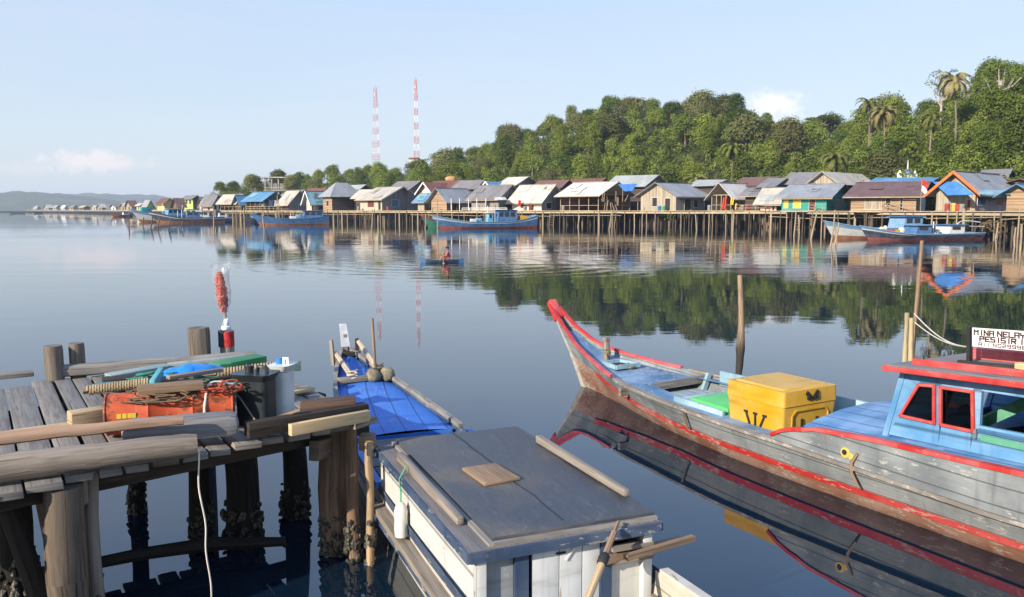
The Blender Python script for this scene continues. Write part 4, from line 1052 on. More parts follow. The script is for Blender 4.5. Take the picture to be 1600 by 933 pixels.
anchor('anchor', 'wooden anchor weighted with two round mossy stones on the blue bow deck', (-4.25, .14, 1.08), (-3.42, .20, .84), None, (-3.32, .20, .81), WB_N, True)
# cabin
ZC = .885
mb = MB()
YL, YR = -.585, .56
def wpoly(pts, vec): mb.prism([Vector(p) for p in pts], vec)
wpoly([(0, YL, .42), (2.25, YL, .42), (2.25, YL, ZC), (0, YL, ZC)], (0, .03, 0))
wpoly([(0, YR, .42), (2.25, YR, .42), (2.25, YR, ZC), (0, YR, ZC)], (0, -.03, 0))
wpoly([(0, YL + .03, .42), (0, YR - .03, .42), (0, YR - .03, ZC), (0, YL + .03, ZC)], (.03, 0, 0))
cab = obj('cabin', mb, M_WHITE, wb)
mb = MB(); mb.box((.30, YL - .003, .80), (.022, .006, .06)); obj('cabin_slot', mb, M_HOLE, cab)
for y in (YR + .04, YL - .04): mb = MB(); mb.beam((0, y, .425), (2.45, y, .425), .10, .05); rl = obj('side_ledge', mb, M_GREYWOOD, wb)
mb = MB(); mb.beam((-.3, YL - .06, .345), (2.9, YL - .05, .36), .02, .06); obj('ledge_trim', mb, M_NAVY, rl)
# after bulkhead, planks and posts
XE = 2.22
mb = MB()
for k, (y0, y1) in enumerate(((-.23, -.06), (-.055, .09), (.095, .21))): mb.box((XE, (y0 + y1) / 2, .60), (.025, y1 - y0, .56))
obj('bulkhead_door', mb, m_paint('door_white', (.56, .58, .58), .4, (.35, .3, .24), .6, 66), cab, bevel=.004)
for y, w in ((-.30, .085), (.25, .075)): mb = MB(); mb.box((XE + .004, y, .60), (.04, w, .56)); obj('door_post', mb, M_NAVY, cab)
mb = MB(); mb.box((XE - .01, -.44, .60), (.02, .19, .56)); obj('bulkhead_panel', mb, m_paint('grey_panel', (.20, .22, .23), .4, seed=67), cab)
mb = MB(); mb.box((XE - .02, .44, .52), (.02, .30, .48)); obj('bulkhead_panel', mb, m_paint('white_panel', (.55, .55, .50), .4, seed=68), cab)
for x, y, w in ((XE + .02, YL + .03, .06), (XE + .01, YR - .03, .05)): mb = MB(); mb.box((x, y, .545), (w, .06, .67)); obj('corner_post', mb, M_WHITE, cab, bevel=.006)
mb = MB()
mb = None
for z in (.78, .70): mb = MB(); mb.box((XE + .02, .42, z), (.06, .28, .022)); obj('shelf', mb, M_GREYWOOD, cab)
mb = MB(); mb.box((XE - .015, .42, .845), (.02, .28, .06)); obj('fascia_board', mb, M_GREYWOOD, cab)
mb = MB(); mb.beam((XE + .02, -.02, .76), (XE + .02, .035, .83), .008, .012); obj('door_hook', mb, m_plain('white_cord', (.7, .7, .66), .6), cab)
mb = MB(); mb.beam((XE + .02, -.08, .81), (XE + .02, -.02, .81), .01, .01); obj('door_bolt', mb, M_RUBBER, cab)
mb = MB(); mb.beam((XE + .06, .18, .735), (XE - .1, .86, .70), .045, .045); mb.beam((XE + .16, .30, .78), (XE + .06, .84, .78), .04, .03); obj('spar', mb, M_BROWNWOOD, wb)
# roof
rw0 = [Vector((.02, -.625, ZC)), Vector((2.27, -.625, ZC)), Vector((2.27, .60, ZC)), Vector((.02, .60, ZC))]
mb = MB(); mb.prism(rw0, (0, 0, .035)); rf = obj('roof', mb, m_wood('roof_grey_wood', (.17, .155, .15), .35, seed=71), wb)
mb = MB()
mb.beam((.015, -.636, ZC), (2.285, -.636, ZC), .02, .06); mb.beam((2.281, -.625, ZC), (2.281, .60, ZC), .02, .06); mb.beam((.015, .611, ZC), (2.285, .611, ZC), .02, .06)
obj('roof_edge', mb, M_NAVY, rf)
def tarp_mat():
    t = NT('dark_roof_sheet'); o = t.coord('UV', (1, 1, 1))
    wr = t.noise(t.coord('UV', (4.5, 11, 1)), 1, 5, .6, 1.2); b = t.noise(t.coord('UV', (1.2, 1.6, 1)), 1, 4)
    c = t.mix(t.step(b, .35, .65), (.045, .050, .060), (.082, .078, .076)); c = t.mix(t.math('MULTIPLY', t.step(b, .55, .7), .5), c, (.14, .105, .075))
    c = t.mix(t.math('MULTIPLY', t.step(wr, .55, .7), .35), c, (.115, .125, .145)); t.bsdf(c, t.mix(t.step(b, .3, .7), (.42, .42, .42), (.68, .68, .68)), t.bump(wr, .7, .012), spec=.5); return t.m
mb = MB(); mb.prism([Vector((.04, -.47, ZC + .036)), Vector((2.22, -.47, ZC + .036)), Vector((2.22, .595, ZC + .036)), Vector((.04, .595, ZC + .036))], (0, 0, .04))
sh = obj('roof_sheet', mb, tarp_mat(), rf, bevel=.008)
mb = MB(); mb.beam((.02, -.487, ZC + .045), (2.25, -.487, ZC + .045), .03, .022); mb.beam((2.238, -.47, ZC + .045), (2.238, .595, ZC + .045), .03, .022); obj('sheet_batten', mb, M_GREYWOOD2, rf)
mb = MB(); rr = random.Random(3)
pts = [(.02 + .235 * i, .02 + rr.uniform(-.012, .012), ZC + .0765) for i in range(10)]
for i, (a, b) in enumerate(zip(pts[:-1], pts[1:])):
    if i not in (4,): mb.beam(a, b, .016 if i < 4 else .010, .003)
obj('sheet_seam', mb, M_BLACK, sh)
mb = MB(); mb.prism([Vector((1.02, -.24, ZC + .079)), Vector((1.40, -.21, ZC + .079)), Vector((1.37, .06, ZC + .079)), Vector((1.0, .02, ZC + .079))], (0, 0, .022))
solo('wooden_square', mb.xf(wb.matrix_basis), M_BROWNWOOD, 'small square wooden board lying on the dark cabin roof', 'board', bevel=.005)
def log_on(p0, p1, w, h, lab, mat=None):
    mb = MB(); mb.beam(p0, p1, w, h, w1=w * .8, h1=h * .8); return solo('wooden_rail', mb.xf(wb.matrix_basis), mat or M_GREYWOOD, lab, 'wooden rail', bevel=.014)
q0, q1 = WBl(Pz(600, 706, 1.0)), WBl(Pz(700, 806, 1.0)); log_on(Vector((q0.x, -.552, ZC + .07)), Vector((q1.x, -.552, ZC + .07)), .055, .065, 'weathered wooden rail lying along the roof edge above the white bottle')
q0, q1 = WBl(Pz(808, 684, 1.02)), WBl(Pz(945, 770, 1.02)); log_on(Vector((q0.x, .555, ZC + .11)), Vector((q1.x, .555, ZC + .11)), .055, .06, 'weathered wooden rail lying along the roof edge over open water')
# fender bottle
fp = WBy(627, 812, YL - .06)
fb = thing('fender', 'white plastic bottle fender hanging by green string on the white cabin wall', 'fender', WBw(fp.x, YL - .065, fp.z - .13))
mb = MB(); c = WBw(fp.x, YL - .062, fp.z)
mb.tube([c + Vector((0, 0, z)) for z in (-.125, -.12, -.06, .0, .06, .10, .125, .13)], [.03, .045, .05, .047, .05, .04, .02, .018], 10); obj('bottle', mb, m_paint('bottle_white', (.74, .72, .64), .25, (.5, .4, .28), .4, 90), fb, smooth=50, world=True)
mb = MB(); mb.tube([c + Vector((0, 0, .12)), c + Vector((0, .01, .2)), WBw(fp.x, YL - .07, ZC + .02), WBw(fp.x - .02, -.60, ZC + .10)], .006, 5); obj('string', mb, m_plain('green_string', (.08, .32, .18), .7), fb, world=True)
# tiller pole
tp0, tp1 = WBx(962, 826, XE + .10), WBx(915, 945, XE + .45)
tp = thing('pole', 'wooden pole with black rubber joint leaning on the cabin end of the white boat', 'pole', WBw(tp1.x, tp1.y, tp1.z))
a, b = WBw(*tp0), WBw(*tp1)
mb = MB(); mb.tube([lerp(b, a, -.5), lerp(b, a, .55)], [.024, .022], 8, jit=.04); obj('shaft', mb, m_wood('pole_wood', (.46, .33, .19), .3, crack=.2, seed=91), tp, smooth=50, world=True)
mb = MB(); mb.tube([lerp(b, a, .55), lerp(b, a, .95)], [.021, .018], 8); mb.tube([lerp(b, a, .95), lerp(b, a, 1.1)], [.011, .011], 6); obj('upper_shaft', mb, M_BROWNWOOD, tp, smooth=50, world=True)
mb = MB(); mb.tube([lerp(b, a, .50), lerp(b, a, .52), lerp(b, a, .62), lerp(b, a, .64)], [.022, .031, .031, .022], 9); obj('rubber_joint', mb, M_RUBBER, tp, smooth=50, world=True)
# after well
mb = MB(); mb.grid([[Vector((s, y * (g2(s, 2) - .03), .30)) for y in (-1, 0, 1)] for s in (2.2, 3, 4.2)]); obj('aft_floor', mb, M_GREYWOOD2, wb)
mb = MB()
for sg in (-1, 1):
    rws = [[Vector((s, sg * (g2(s, 2) - .035), .3)), Vector((s, sg * (g2(s, 2) - .03), g2(s, 3)))] for s in np.linspace(2.25, 4.28, 9)]
    mb.grid(rws if sg > 0 else [r[::-1] for r in rws])
obj('aft_lining', mb, m_paint('aft_white', (.52, .46, .36), .55, (.36, .28, .19), .7, 92, strakes=.14), wb)
# ================================================================ JETTY
HD = 1.16
JB, JA = Pz(578, 653, HD), Pz(0, 768, HD)
JE = (JA - JB); JE.normalize()                                   # along the front edge, to the left
JP = (Pz(72, 592, HD) - Pz(112, 682, HD)); JP.normalize()        # along the planks, away from us
def J(u, v, z=0): return JB + JE * u + JP * v + Vector((0, 0, z))
def Juv(p):
    q = p - JB; det = JE.x * JP.y - JE.y * JP.x
    return (q.x * JP.y - q.y * JP.x) / det, (JE.x * q.y - JE.y * q.x) / det
LV = Juv(Pz(200, 583, HD))[1]
JN = Vector((-JE.y, JE.x, 0));  JN = JN if JN.dot(JP) > 0 else -JN
jy = thing('jetty', 'weathered plank jetty on barnacled posts at the left, loaded with fishing gear', 'jetty', (JB.x, JB.y, 0))
rj = random.Random(21)
M_JPL = [m_wood('jetty_plank_%d' % k, c, .42, crack=.7, seed=100 + k * 3) for k, c in enumerate(((.195, .175, .155), (.15, .132, .115), (.235, .205, .175)))]
M_END = m_wood('plank_end', (.30, .26, .21), .5, seed=120)
M_POST = m_wood('post_bark', (.12, .092, .068), .6, crack=.8, seed=130); M_POSTR = m_wood('post_split', (.19, .12, .075), .6, crack=.8, seed=133)
u = .02; k = 0
while u < 4.3:
    w = rj.uniform(.13, .21); f = rj.uniform(-.05, .04); b = rj.uniform(-.08, .08); mb = MB()
    z0, z1 = rj.uniform(-.012, .006), rj.uniform(-.012, .006)
    mb.beam(J(u + w / 2, f, z0 - .025), J(u + w / 2, LV + b + .1, z1 - .025), w - .004, .05, roll=rj.uniform(-.02, .02), jit=.004)
    obj('plank', mb, M_JPL[k % 3 if rj.random() < .7 else 0], jy, bevel=.007, world=True); u += w + rj.uniform(.012, .034); k += 1
def jpart(name, mb, mat, **k): return obj(name, mb, mat, jy, world=True, **k)
for v, w in ((.30, .11), (1.3, .12), (2.45, .12)):
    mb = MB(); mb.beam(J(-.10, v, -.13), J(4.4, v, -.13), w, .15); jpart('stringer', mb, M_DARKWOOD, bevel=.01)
def post(px, py, r, top, lean=(0, 0), mat=None, jit=.09, n=10, barn=0, name='post', bot=-.8):
    b = Pz(px, py, 0); mb = MB(); zs = [bot, -.05, .25, .55, .85, top] if top > .9 else [bot, 0, top * .5, top]
    pts = [b + Vector((lean[0] * z + rj.uniform(-.012, .012), lean[1] * z, z)) for z in zs]
    mb.tube(pts, [r * rj.uniform(.93, 1.07) for _ in zs], n, jit=jit); o = jpart(name, mb, mat or M_POST, smooth=50)
    if barn:
        m = MB()
        for _ in range(barn):
            z = rj.uniform(-.12, .36) * rj.uniform(.6, 1); a = rj.uniform(0, 6.28); rr = r * rj.uniform(.95, 1.12); s = rj.uniform(.012, .030)
            m.blob(b + Vector((lean[0] * z + rr * math.cos(a), rr * math.sin(a), z)), (s, s, s * rj.uniform(.7, 1.6)), 5, 3, .3)
        obj('barnacles', m, M_BARN, o, world=True)
    return o
tb = NT('barnacle'); nb = tb.noise(tb.coord('Object', (40,) * 3), 1, 4); tb.bsdf(tb.mix(tb.step(nb, .45, .7), (.022, .020, .016), (.16, .14, .105)), .55, tb.bump(nb, .8, .01), spec=.4); M_BARN = tb.m
pt = Pz(97, 775, 1.0); 
def post_at(p, r, top, **k):      # post straight under a point
    # pixel of its foot
    v = Vector((p.x, p.y, 0)); return v
def wpost(p, r, top, mat=None, barn=60, lean=(0, 0), jit=.06, n=15):
    b = Vector((p.x, p.y, 0)); mb = MB(); zs = [-.9, -.1, .2, .5, .8, top]
    mb.tube([b + Vector((lean[0] * (top - z) + rj.uniform(-.01, .01), lean[1] * (top - z), z)) for z in zs], [r * rj.uniform(.92, 1.08) for _ in zs], n, jit=jit); o = jpart('post', mb, mat or M_POST, smooth=50)
    m = MB()
    for _ in range(barn):
        z = rj.uniform(-.12, .34) * rj.uniform(.5, 1); a = rj.uniform(0, 6.28); rr = r * rj.uniform(.95, 1.15); s = rj.uniform(.013, .032)
        m.blob(b + Vector((lean[0] * (top - z) + rr * math.cos(a), lean[1] * (top - z) + rr * math.sin(a), z)), (s, s, s * rj.uniform(.7, 1.6)), 5, 3, .3)
    if barn: obj('barnacles', m, M_BARN, o, world=True)
    return o
wpost(Pz(97, 778, 1.02), .115, 1.10, M_POST, 90, jit=.07, n=18)
wpost(Pz(142, 752, 1.04), .042, 1.105, M_GREYWOOD, 20)
mb = MB(); q = Pz(121, 775, 1.0) + JP * .02; mb.beam(q + Vector((0, 0, -.07)), q + Vector((0, 0, .09)), .09, .11); jpart('cleat', mb, M_GREYWOOD, bevel=.01)
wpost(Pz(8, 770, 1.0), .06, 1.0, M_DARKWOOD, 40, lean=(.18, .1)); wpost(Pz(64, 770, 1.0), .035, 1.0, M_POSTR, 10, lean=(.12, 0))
M_SHADEWOOD = m_wood('shaded_black_wood', (.016, .014, .012), .5, seed=148)  # near-black colour stands in for the deck's shade on back posts and brace
for px, py, r in ((315, 845, .085), (380, 842, .15), (462, 806, .115), (30, 930, .12), (215, 800, .07), (120, 840, .09)): post(px, py, r, 1.05, barn=110, mat=M_SHADEWOOD)
post(523, 862, .105, 1.105, mat=M_POSTR, barn=190); post(553, 874, .055, 1.10, mat=M_POSTR, barn=110)
o = post(579, 882, .030, 1.0, mat=m_wood('pole_bare', (.36, .25, .15), .35, seed=140), barn=30)
mb = MB(); q = Pz(572, 690, .96); mb.beam(q + JN * -.0 + Vector((-.05, 0, 0)), q + Vector((.07, 0, -.0)), .13, .12); jpart('cleat', mb, M_BROWNWOOD, bevel=.012)
mb = MB(); mb.beam(J(-.04, .03, -.02), J(.20, -.05, -.02), .10, .05); jpart('cleat', mb, M_GREYWOOD, bevel=.008)
mb = MB(); a = Pz(490, 705, .95); mb.beam(a, Pz(530, 690, .88), .09, .16); mb2 = MB(); mb2.beam(Pz(505, 672, .98), Pz(548, 668, .98), .10, .12); jpart('bracket', mb, M_POST, bevel=.02); jpart('bracket', mb2, M_POSTR, bevel=.02)
mb = MB(); mb.tube([Pz(150, 880, .16), Pz(220, 866, .17), Pz(330, 850, .14), Pz(445, 846, .12)], [.05, .055, .06, .04], 8, jit=.12); jpart('brace', mb, M_SHADEWOOD, smooth=50)
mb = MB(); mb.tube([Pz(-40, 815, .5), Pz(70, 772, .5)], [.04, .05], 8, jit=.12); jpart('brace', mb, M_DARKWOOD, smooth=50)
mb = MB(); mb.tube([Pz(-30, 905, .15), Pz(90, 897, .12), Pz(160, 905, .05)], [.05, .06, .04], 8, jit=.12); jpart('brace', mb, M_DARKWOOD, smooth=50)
# piles that rise above the far edge
def pile(px, ytop, r, dv=.12, mat=None):
    uu, vv = Juv(Pz(px, 575, HD)); b = J(uu, LV + dv + .1); b.z = 0
    # keep the same bearing
    b.x = X(px, b.y); top = Zy(ytop, b.y); mb = MB()
    mb.tube([b + Vector((0, 0, -.6)), b + Vector((.01, 0, .5)), b + Vector((0, 0, top - .05)), b + Vector((0, 0, top))], [r, r * .97, r, r * .93], 12, jit=.07)
    return jpart('pile', mb, mat or M_GREYWOOD, smooth=45), b, top
M_PILE = m_wood('pile_wood', (.16, .132, .105), .55, crack=.8, seed=145)
pile(70, 540, .090, mat=M_PILE); pile(107, 536, .075, mat=M_PILE); pile(302, 512, .115, mat=M_PILE)
pl_, pb, ptop = pile(347, 517, .072)
mb = MB(); mb.tube([pb + Vector((0, 0, ptop - .17)), pb + Vector((0, 0, ptop - .005))], [.080, .079], 12, caps=False); mb.v = mb.v; obj('cloth_wrap', mb, m_plain('red_cloth', (.42, .03, .03), .85, .4, 12), pl_, world=True, smooth=60)
mb = MB(); mb.tube([pb + Vector((-.035, -.045, ptop - .17)), pb + Vector((-.035, -.045, ptop + .01))], .045, 8); obj('cloth_strip', mb, m_plain('black_cloth', (.03, .03, .035), .85), pl_, world=True, smooth=60)
# ---------------- gear on the jetty
def P2(a, za, b, zb): return Pz(a[0], a[1], za), Pz(b[0], b[1], zb)
def log(name, lab, cat, p0, p1, r0, r1, mat, n=11, flat=1, jit=.05, mid=0.0):
    mb = MB(); K = 16; mb.tube([lerp(p0, p1, i / K) + Vector((0, rj.uniform(-.004, .004), .003 * math.sin(i * .9 + p0.x) + rj.uniform(-.002, .002))) for i in range(K + 1)], [lerp(r0, r1, i / K) * (1 + .012 * math.sin(i * 1.7) + rj.uniform(-.018, .018)) * (.93 if i in (0, K) else 1) for i in range(K + 1)], n, jit=jit, flat=flat)
    return solo(name, mb, mat, lab, cat, smooth=42)
Z = HD + .02
a, b = P2((-60, 738), Z + .08, (308, 694), Z + .08)
log('log', 'thick grey weathered log along the front edge of the jetty', 'log', a, b, .092, .082, m_wood('big_log', (.235, .195, .155), .45, crack=.7, seed=150), 12)
a, b = P2((190, 676), Z + .12, (373, 660), Z + .12)
mb = MB(); mb.beam(a, b, .20, .17); solo('timber', mb, m_wood('grey_timber', (.22, .21, .205), .35, crack=.5, seed=153), 'heavy grey rounded timber lying in front of the orange drum', 'timber', bevel=.07)
a, b = P2((-40, 688), Z + .20, (287, 656), Z + .22)
log('log', 'thin reddish pole lying behind the thick grey log', 'log', a, b, .048, .03, m_wood('reddish_pole', (.30, .195, .135), .35, seed=156), 9)
a, b = P2((-20, 684), Z + .03, (150, 660), Z + .03); mb = MB(); mb.beam(a, b, .08, .05); solo('batten', mb, M_PALEWOOD, 'pale sawn batten lying on the grey planks at the left', 'batten', bevel=.006)
q = Pz(136, 656, Z + .07); mb = MB(); mb.beam(q - JE * .12, q + JE * .12, .13, .16); solo('wood_block', mb, m_wood('block_wood', (.40, .29, .17), .35, seed=158), 'short squared wood block standing at the left end of the orange drum', 'block', bevel=.012)
# orange drum
a, b = P2((166, 648), Z + .15, (366, 634), Z + .15); ax = (b - a).normalized(); L = (b - a).length
dr = thing('drum', 'rusty orange steel drum lying on its side on the jetty', 'drum', (a + b) / 2 - Vector((0, 0, .16)))
td = NT('rusty_orange_steel'); n1 = td.noise(td.coord('Object', (7, 11, 11)), 1, 8, .68); n2 = td.noise(td.coord('Object', (2.2, 3, 3)), 1, 4); n3 = td.noise(td.coord('Object', (30, 4, 4)), 1, 3)
cd = td.mix(td.step(n2, .35, .65), (.40, .055, .018), (.52, .11, .035)); cd = td.mix(td.math('MULTIPLY', td.step(n3, .55, .75), .35), cd, (.55, .30, .20))
mr = td.step(td.math('ADD', n1, td.math('MULTIPLY', td.math('SUBTRACT', n2, .5), .6)), .50, .60); cd = td.mix(td.math('MULTIPLY', mr, .85), cd, (.095, .038, .020)); td.bsdf(cd, .62, td.bump(n1, .5, .006), spec=.3); M_DRUM = td.m
M_DRUM_OLD = m_paint('orange_drum_paint', (.44, .065, .018), .62, (.10, .045, .025), .6, 160, .2, rust=.8, edge_k=.06)
mb = MB(); ts = [0, .012, .02, .10, .32, .335, .35, .66, .675, .69, .90, .98, .99, 1.0]; rs = [.148, .158, .150, .15, .15, .159, .15, .15, .159, .15, .15, .15, .158, .148]
mb.tube([a + ax * L * t for t in ts], rs, 24); obj('barrel', mb, M_DRUM, dr, smooth=35, world=True)
mb = MB(); mb.tube([b + ax * .001, b + ax * .004], [.14, .138], 24); mb2 = MB(); mb2.tube([a - ax * .004, a - ax * .001], [.138, .14], 24)
M_RUST = m_plain('rusty_steel', (.10, .045, .025), .8, .5, 18, bump=.4); obj('drum_head', mb, M_RUST, dr, world=True); obj('drum_head', mb2, M_RUST, dr, world=True)
mb = MB(); s_ = ax.cross(Vector((0, 0, 1))); s_ = -s_ if s_.y > 0 else s_
for t in (.1, .14, .18, .21): mb.beam(a + ax * L * t + s_ * .151 + Vector((0, 0, .015)), a + ax * (L * t + .03) + s_ * .151 + Vector((0, 0, .015)), .035, .004, up=s_)
obj('yellow_mark', mb, m_plain('faded_yellow', (.60, .40, .05), .6), dr, world=True)
# cord over the drum
pts = [b - ax * .02 + Vector((.02, 0, .17)), b - ax * .12 + Vector((-.03, -.03, .19)), b - ax * .20 + s_ * .14 + Vector((0, 0, .07)), b - ax * .22 + s_ * .17 + Vector((0, 0, -.02)), b - ax * .36 + s_ * .21 + Vector((0, 0, -.05)), b - ax * .40 + s_ * .22 + Vector((0, 0, .0)), b - ax * .44 + s_ * .22 + Vector((0, 0, -.04))]
def smooth_path(p, n=6):
    out = []
    for i in range(len(p) - 1):
        p0, p1, p2, p3 = p[max(i - 1, 0)], p[i], p[i + 1], p[min(i + 2, len(p) - 1)]
        for k in range(n):
            t = k / n; out.append(.5 * ((2 * p1) + (p2 - p0) * t + (2 * p0 - 5 * p1 + 4 * p2 - p3) * t * t + (3 * p1 - p0 - 3 * p2 + p3) * t ** 3))
    return out + [p[-1]]
M_CORD = m_plain('white_cord_fibre', (.66, .60, .50), .8)
mb = MB(); mb.tube(smooth_path(pts), .0095, 6); solo('cord', mb, M_CORD, 'loose white cord trailing over the orange drum', 'cord', smooth=60)
a_, b_ = Pz(375, 622, Z + .2), Pz(398, 656, Z + .05); mb = MB(); mb.tube([Pz(350, 600, Z + .36), a_, b_], .008, 5); solo('cord', mb, M_DARKROPE, 'thin dark line slanting down in front of the black jerry can', 'cord', smooth=60)
# hanging rope
pts = [Pz(322, 700, Z + .02), J(Juv(Pz(314, 711, HD))[0], -.045, .012), J(Juv(Pz(312, 712, HD))[0], -.06, -.05)]
q = pts[-1]
for k, (dx, dz) in enumerate(((.0, -.18), (.035, -.42), (.03, -.62), (.055, -.85), (.05, -1.02), (.02, -1.22))): pts.append(q + Vector((dx, -.02, dz)))
mb = MB(); mb.tube(smooth_path(pts), .0058, 6); solo('rope', mb, M_CORD, 'long white rope hanging from the jetty edge down to the water', 'rope', smooth=60)
# timber on the drum, oar, boards, sheets
a, b = P2((215, 609), Z + .34, (318, 601), Z + .34); mb = MB(); mb.beam(a, b, .11, .06); solo('timber', mb, m_wood('brown_timber', (.24, .16, .10), .4, seed=165), 'short brown squared timber lying on top of the orange drum', 'timber', bevel=.01)
a, b = P2((130, 611), Z + .20, (452, 569), Z + .30)
oar = thing('pole', 'long pole wound with pale rope lying across the gear pile', 'pole', a); mb = MB(); mb.tube([a, b], [.026, .024], 8, jit=.04); obj('shaft', mb, M_BROWNWOOD, oar, world=True, smooth=50)
M_OARROPE = m_wood('brown_rope', (.36, .27, .16), .4, crack=.3)
mb = MB(); d_ = (b - a).normalized(); s2 = d_.cross(Vector((0, 0, 1))).normalized(); u2 = s2.cross(d_); LL = (b - a).length
for t0, t1 in ((.02, .30), (.62, .97)):
    n_ = 150; mb = MB(); mb.tube([a + d_ * LL * lerp(t0, t1, i / n_) + s2 * .033 * math.cos(i * .95) + u2 * .033 * math.sin(i * .95) for i in range(n_ + 1)], .011, 5); obj('rope_winding', mb, M_OARROPE, oar, world=True, smooth=60)
def slab(lab, name, cat, a, za, b, zb, w, h, mat, bev=.006):
    p, q = P2(a, za, b, zb); mb = MB(); mb.beam(p, q, w, h); return solo(name, mb, mat, lab, cat, bevel=bev)
M_TEAL = m_paint('teal_paint', (.025, .20, .20), .35, seed=170); M_GREEN = m_paint('green_board_paint', (.035, .21, .075), .35, seed=173)
slab('dark teal painted board under the rope wound pole', 'board', 'board', (145, 605), Z + .17, (262, 596), Z + .20, .12, .05, M_TEAL)
slab('teal painted board with a pale face standing on edge by the brown timber', 'board', 'board', (238, 606), Z + .24, (252, 585), Z + .27, .04, .12, m_paint('light_teal', (.12, .42, .46), .3, seed=174))
slab('green painted board lying at the right end of the blue bundle', 'board', 'board', (335, 576), Z + .12, (408, 562), Z + .14, .22, .10, M_GREEN)
slab('long pale grey board lying behind the teal board', 'board', 'board', (168, 588), Z + .10, (262, 572), Z + .12, .16, .035, m_paint('grey_teal_paint', (.24, .33, .32), .5, seed=176))
slab('thin weathered grey board lying behind the blue bundle', 'board', 'board', (262, 571), Z + .10, (385, 557), Z + .13, .10, .04, m_paint('grey_green_paint', (.22, .28, .27), .6, seed=177))
slab('dark box of tar stained wood under the grey board', 'crate', 'crate', (160, 600), Z + .06, (245, 592), Z + .06, .20, .10, M_DARKWOOD)
slab('dark tarred board in the middle of the gear pile', 'board', 'board', (250, 603), Z + .22, (395, 590), Z + .24, .10, .05, M_DARKWOOD)
slab('bluish painted plank standing on edge by the jetty corner', 'board', 'board', (395, 575), Z + .05, (470, 572), Z + .05, .03, .10, m_paint('dull_green', (.06, .13, .09), .5, seed=178))
# blue bundle of sheet plastic
p, q = P2((252, 590), Z + .22, (352, 582), Z + .22); mb = MB(); n_ = 14; rows_ = []
for i in range(n_ + 1):
    t = i / n_; c = lerp(p, q, t); rr = .115 * (math.sin(math.pi * (.06 + .88 * t)) ** .5); row = []
    for j in range(17):
        th = 2 * math.pi * j / 16; k = 1 + .10 * math.sin(5 * th + i * 1.1) * math.cos(2.3 * i + 3 * th) + .06 * math.sin(9 * th - 2 * i)
        row.append(c + s2 * rr * 1.35 * k * math.cos(th) + u2 * rr * .8 * k * math.sin(th))
    row[-1] = row[0].copy(); rows_.append(row)
mb.grid(rows_); mb.poly([x for x in rows_[0][:-1]][::-1]); mb.poly(rows_[-1][:-1])
solo('plastic_bundle', mb, m_plain('blue_sheet_plastic', (.02, .22, .62), .35, .25, 9, bump=.3), 'crumpled bright blue plastic sheet rolled up in the gear pile', 'bundle', smooth=60)
slab('grey plank lying on the blue plastic bundle', 'board', 'board', (262, 590), Z + .33, (345, 578), Z + .33, .07, .03, M_GREYWOOD)
# tangled net and line
def tangle(lab, c, r, n, mat, rad=.006):
    mb = MB()
    for k in range(n):
        p = Vector((rj.gauss(0, .4), rj.gauss(0, .4), 0)); d = Vector((rj.gauss(0, 1), rj.gauss(0, 1), 0)).normalized(); pts_ = []
        for i in range(13):
            d = (d + Vector((rj.gauss(0, .7), rj.gauss(0, .7), rj.gauss(0, .35)))).normalized(); p = p + d * .16
            q = Vector((p.x, p.y, 0)); l = q.length
            if l > 1: p = p - q * (1 - 1 / l)
            p.z = max(-.1, min(1 - .6 * min(1, l) ** 2, p.z)); pts_.append(c + Vector((p.x * r[0], p.y * r[1], max(0, p.z) * r[2])))
        mb.tube(smooth_path(pts_, 3), rad, 4, caps=False)
    return solo('net', mb, mat, lab, 'net', smooth=60)
M_NETB = m_plain('brown_net_twine', (.13, .09, .055), .9); M_NETG = m_plain('green_net_twine', (.03, .16, .12), .85); M_NETR = m_plain('rusty_red_twine', (.30, .06, .03), .9)
tangle('tangled brown net heaped over the left end of the orange drum', Pz(232, 622, Z + .26), (.34, .14, .10), 34, M_NETB)
tangle('tangle of green twine lying beside the blue plastic bundle', Pz(300, 596, Z + .22), (.55, .13, .10), 26, M_NETG)
tangle('rusty red twine bunched on the right end of the orange drum', Pz(345, 608, Z + .30), (.17, .12, .08), 26, M_NETR)
tangle('small tangle of brown line at the foot of the dark tarred timber', Pz(440, 672, Z + .02), (.22, .08, .05), 14, M_NETB)
# jerry cans
def jerry(lab, p, h, w, d, rot, mat, cap, matcap):
    c = thing('jerry_can', lab, 'jerry can', p, rot); mb = MB(); rbox(mb, -w / 2, w / 2, -d / 2, d / 2, 0, h * .86, .045, 0, 0)
    rbox(mb, -w / 2, w / 2, -d / 2, d / 2, h * .861, h, .045, .03, .03); obj('body', mb, mat, c, smooth=40)
    mb = MB(); mb.tube([(-w * .2, 0, h), (-w * .2, 0, h + .05)], .032, 12); obj('cap', mb, matcap, c, smooth=40)
    mb = MB(); mb.tube([(w * .05, 0, h - .01), (w * .08, 0, h + .045), (w * .34, 0, h + .045), (w * .38, 0, h - .01)], .016, 8); obj('handle', mb, mat, c, smooth=50)
M_WCAN = m_plain('milky_can', (.62, .63, .60), .4, .08, 5)
cq = Pz(402, 662, HD); jerry('black square jerry can beside the white one', Vector((cq.x, cq.y, HD + .002)), .40, .26, .20, R(-12), m_plain('black_can', (.022, .028, .030), .35, .3), 1, M_BLACK)
cq = Pz(436, 652, HD); jerry('milky white jerry can with a blue cap at the right of the black can', Vector((cq.x + .03, cq.y + .05, HD + .002)), .42, .125, .18, R(-12), M_WCAN, 1, m_plain('blue_cap', (.03, .18, .45), .4))
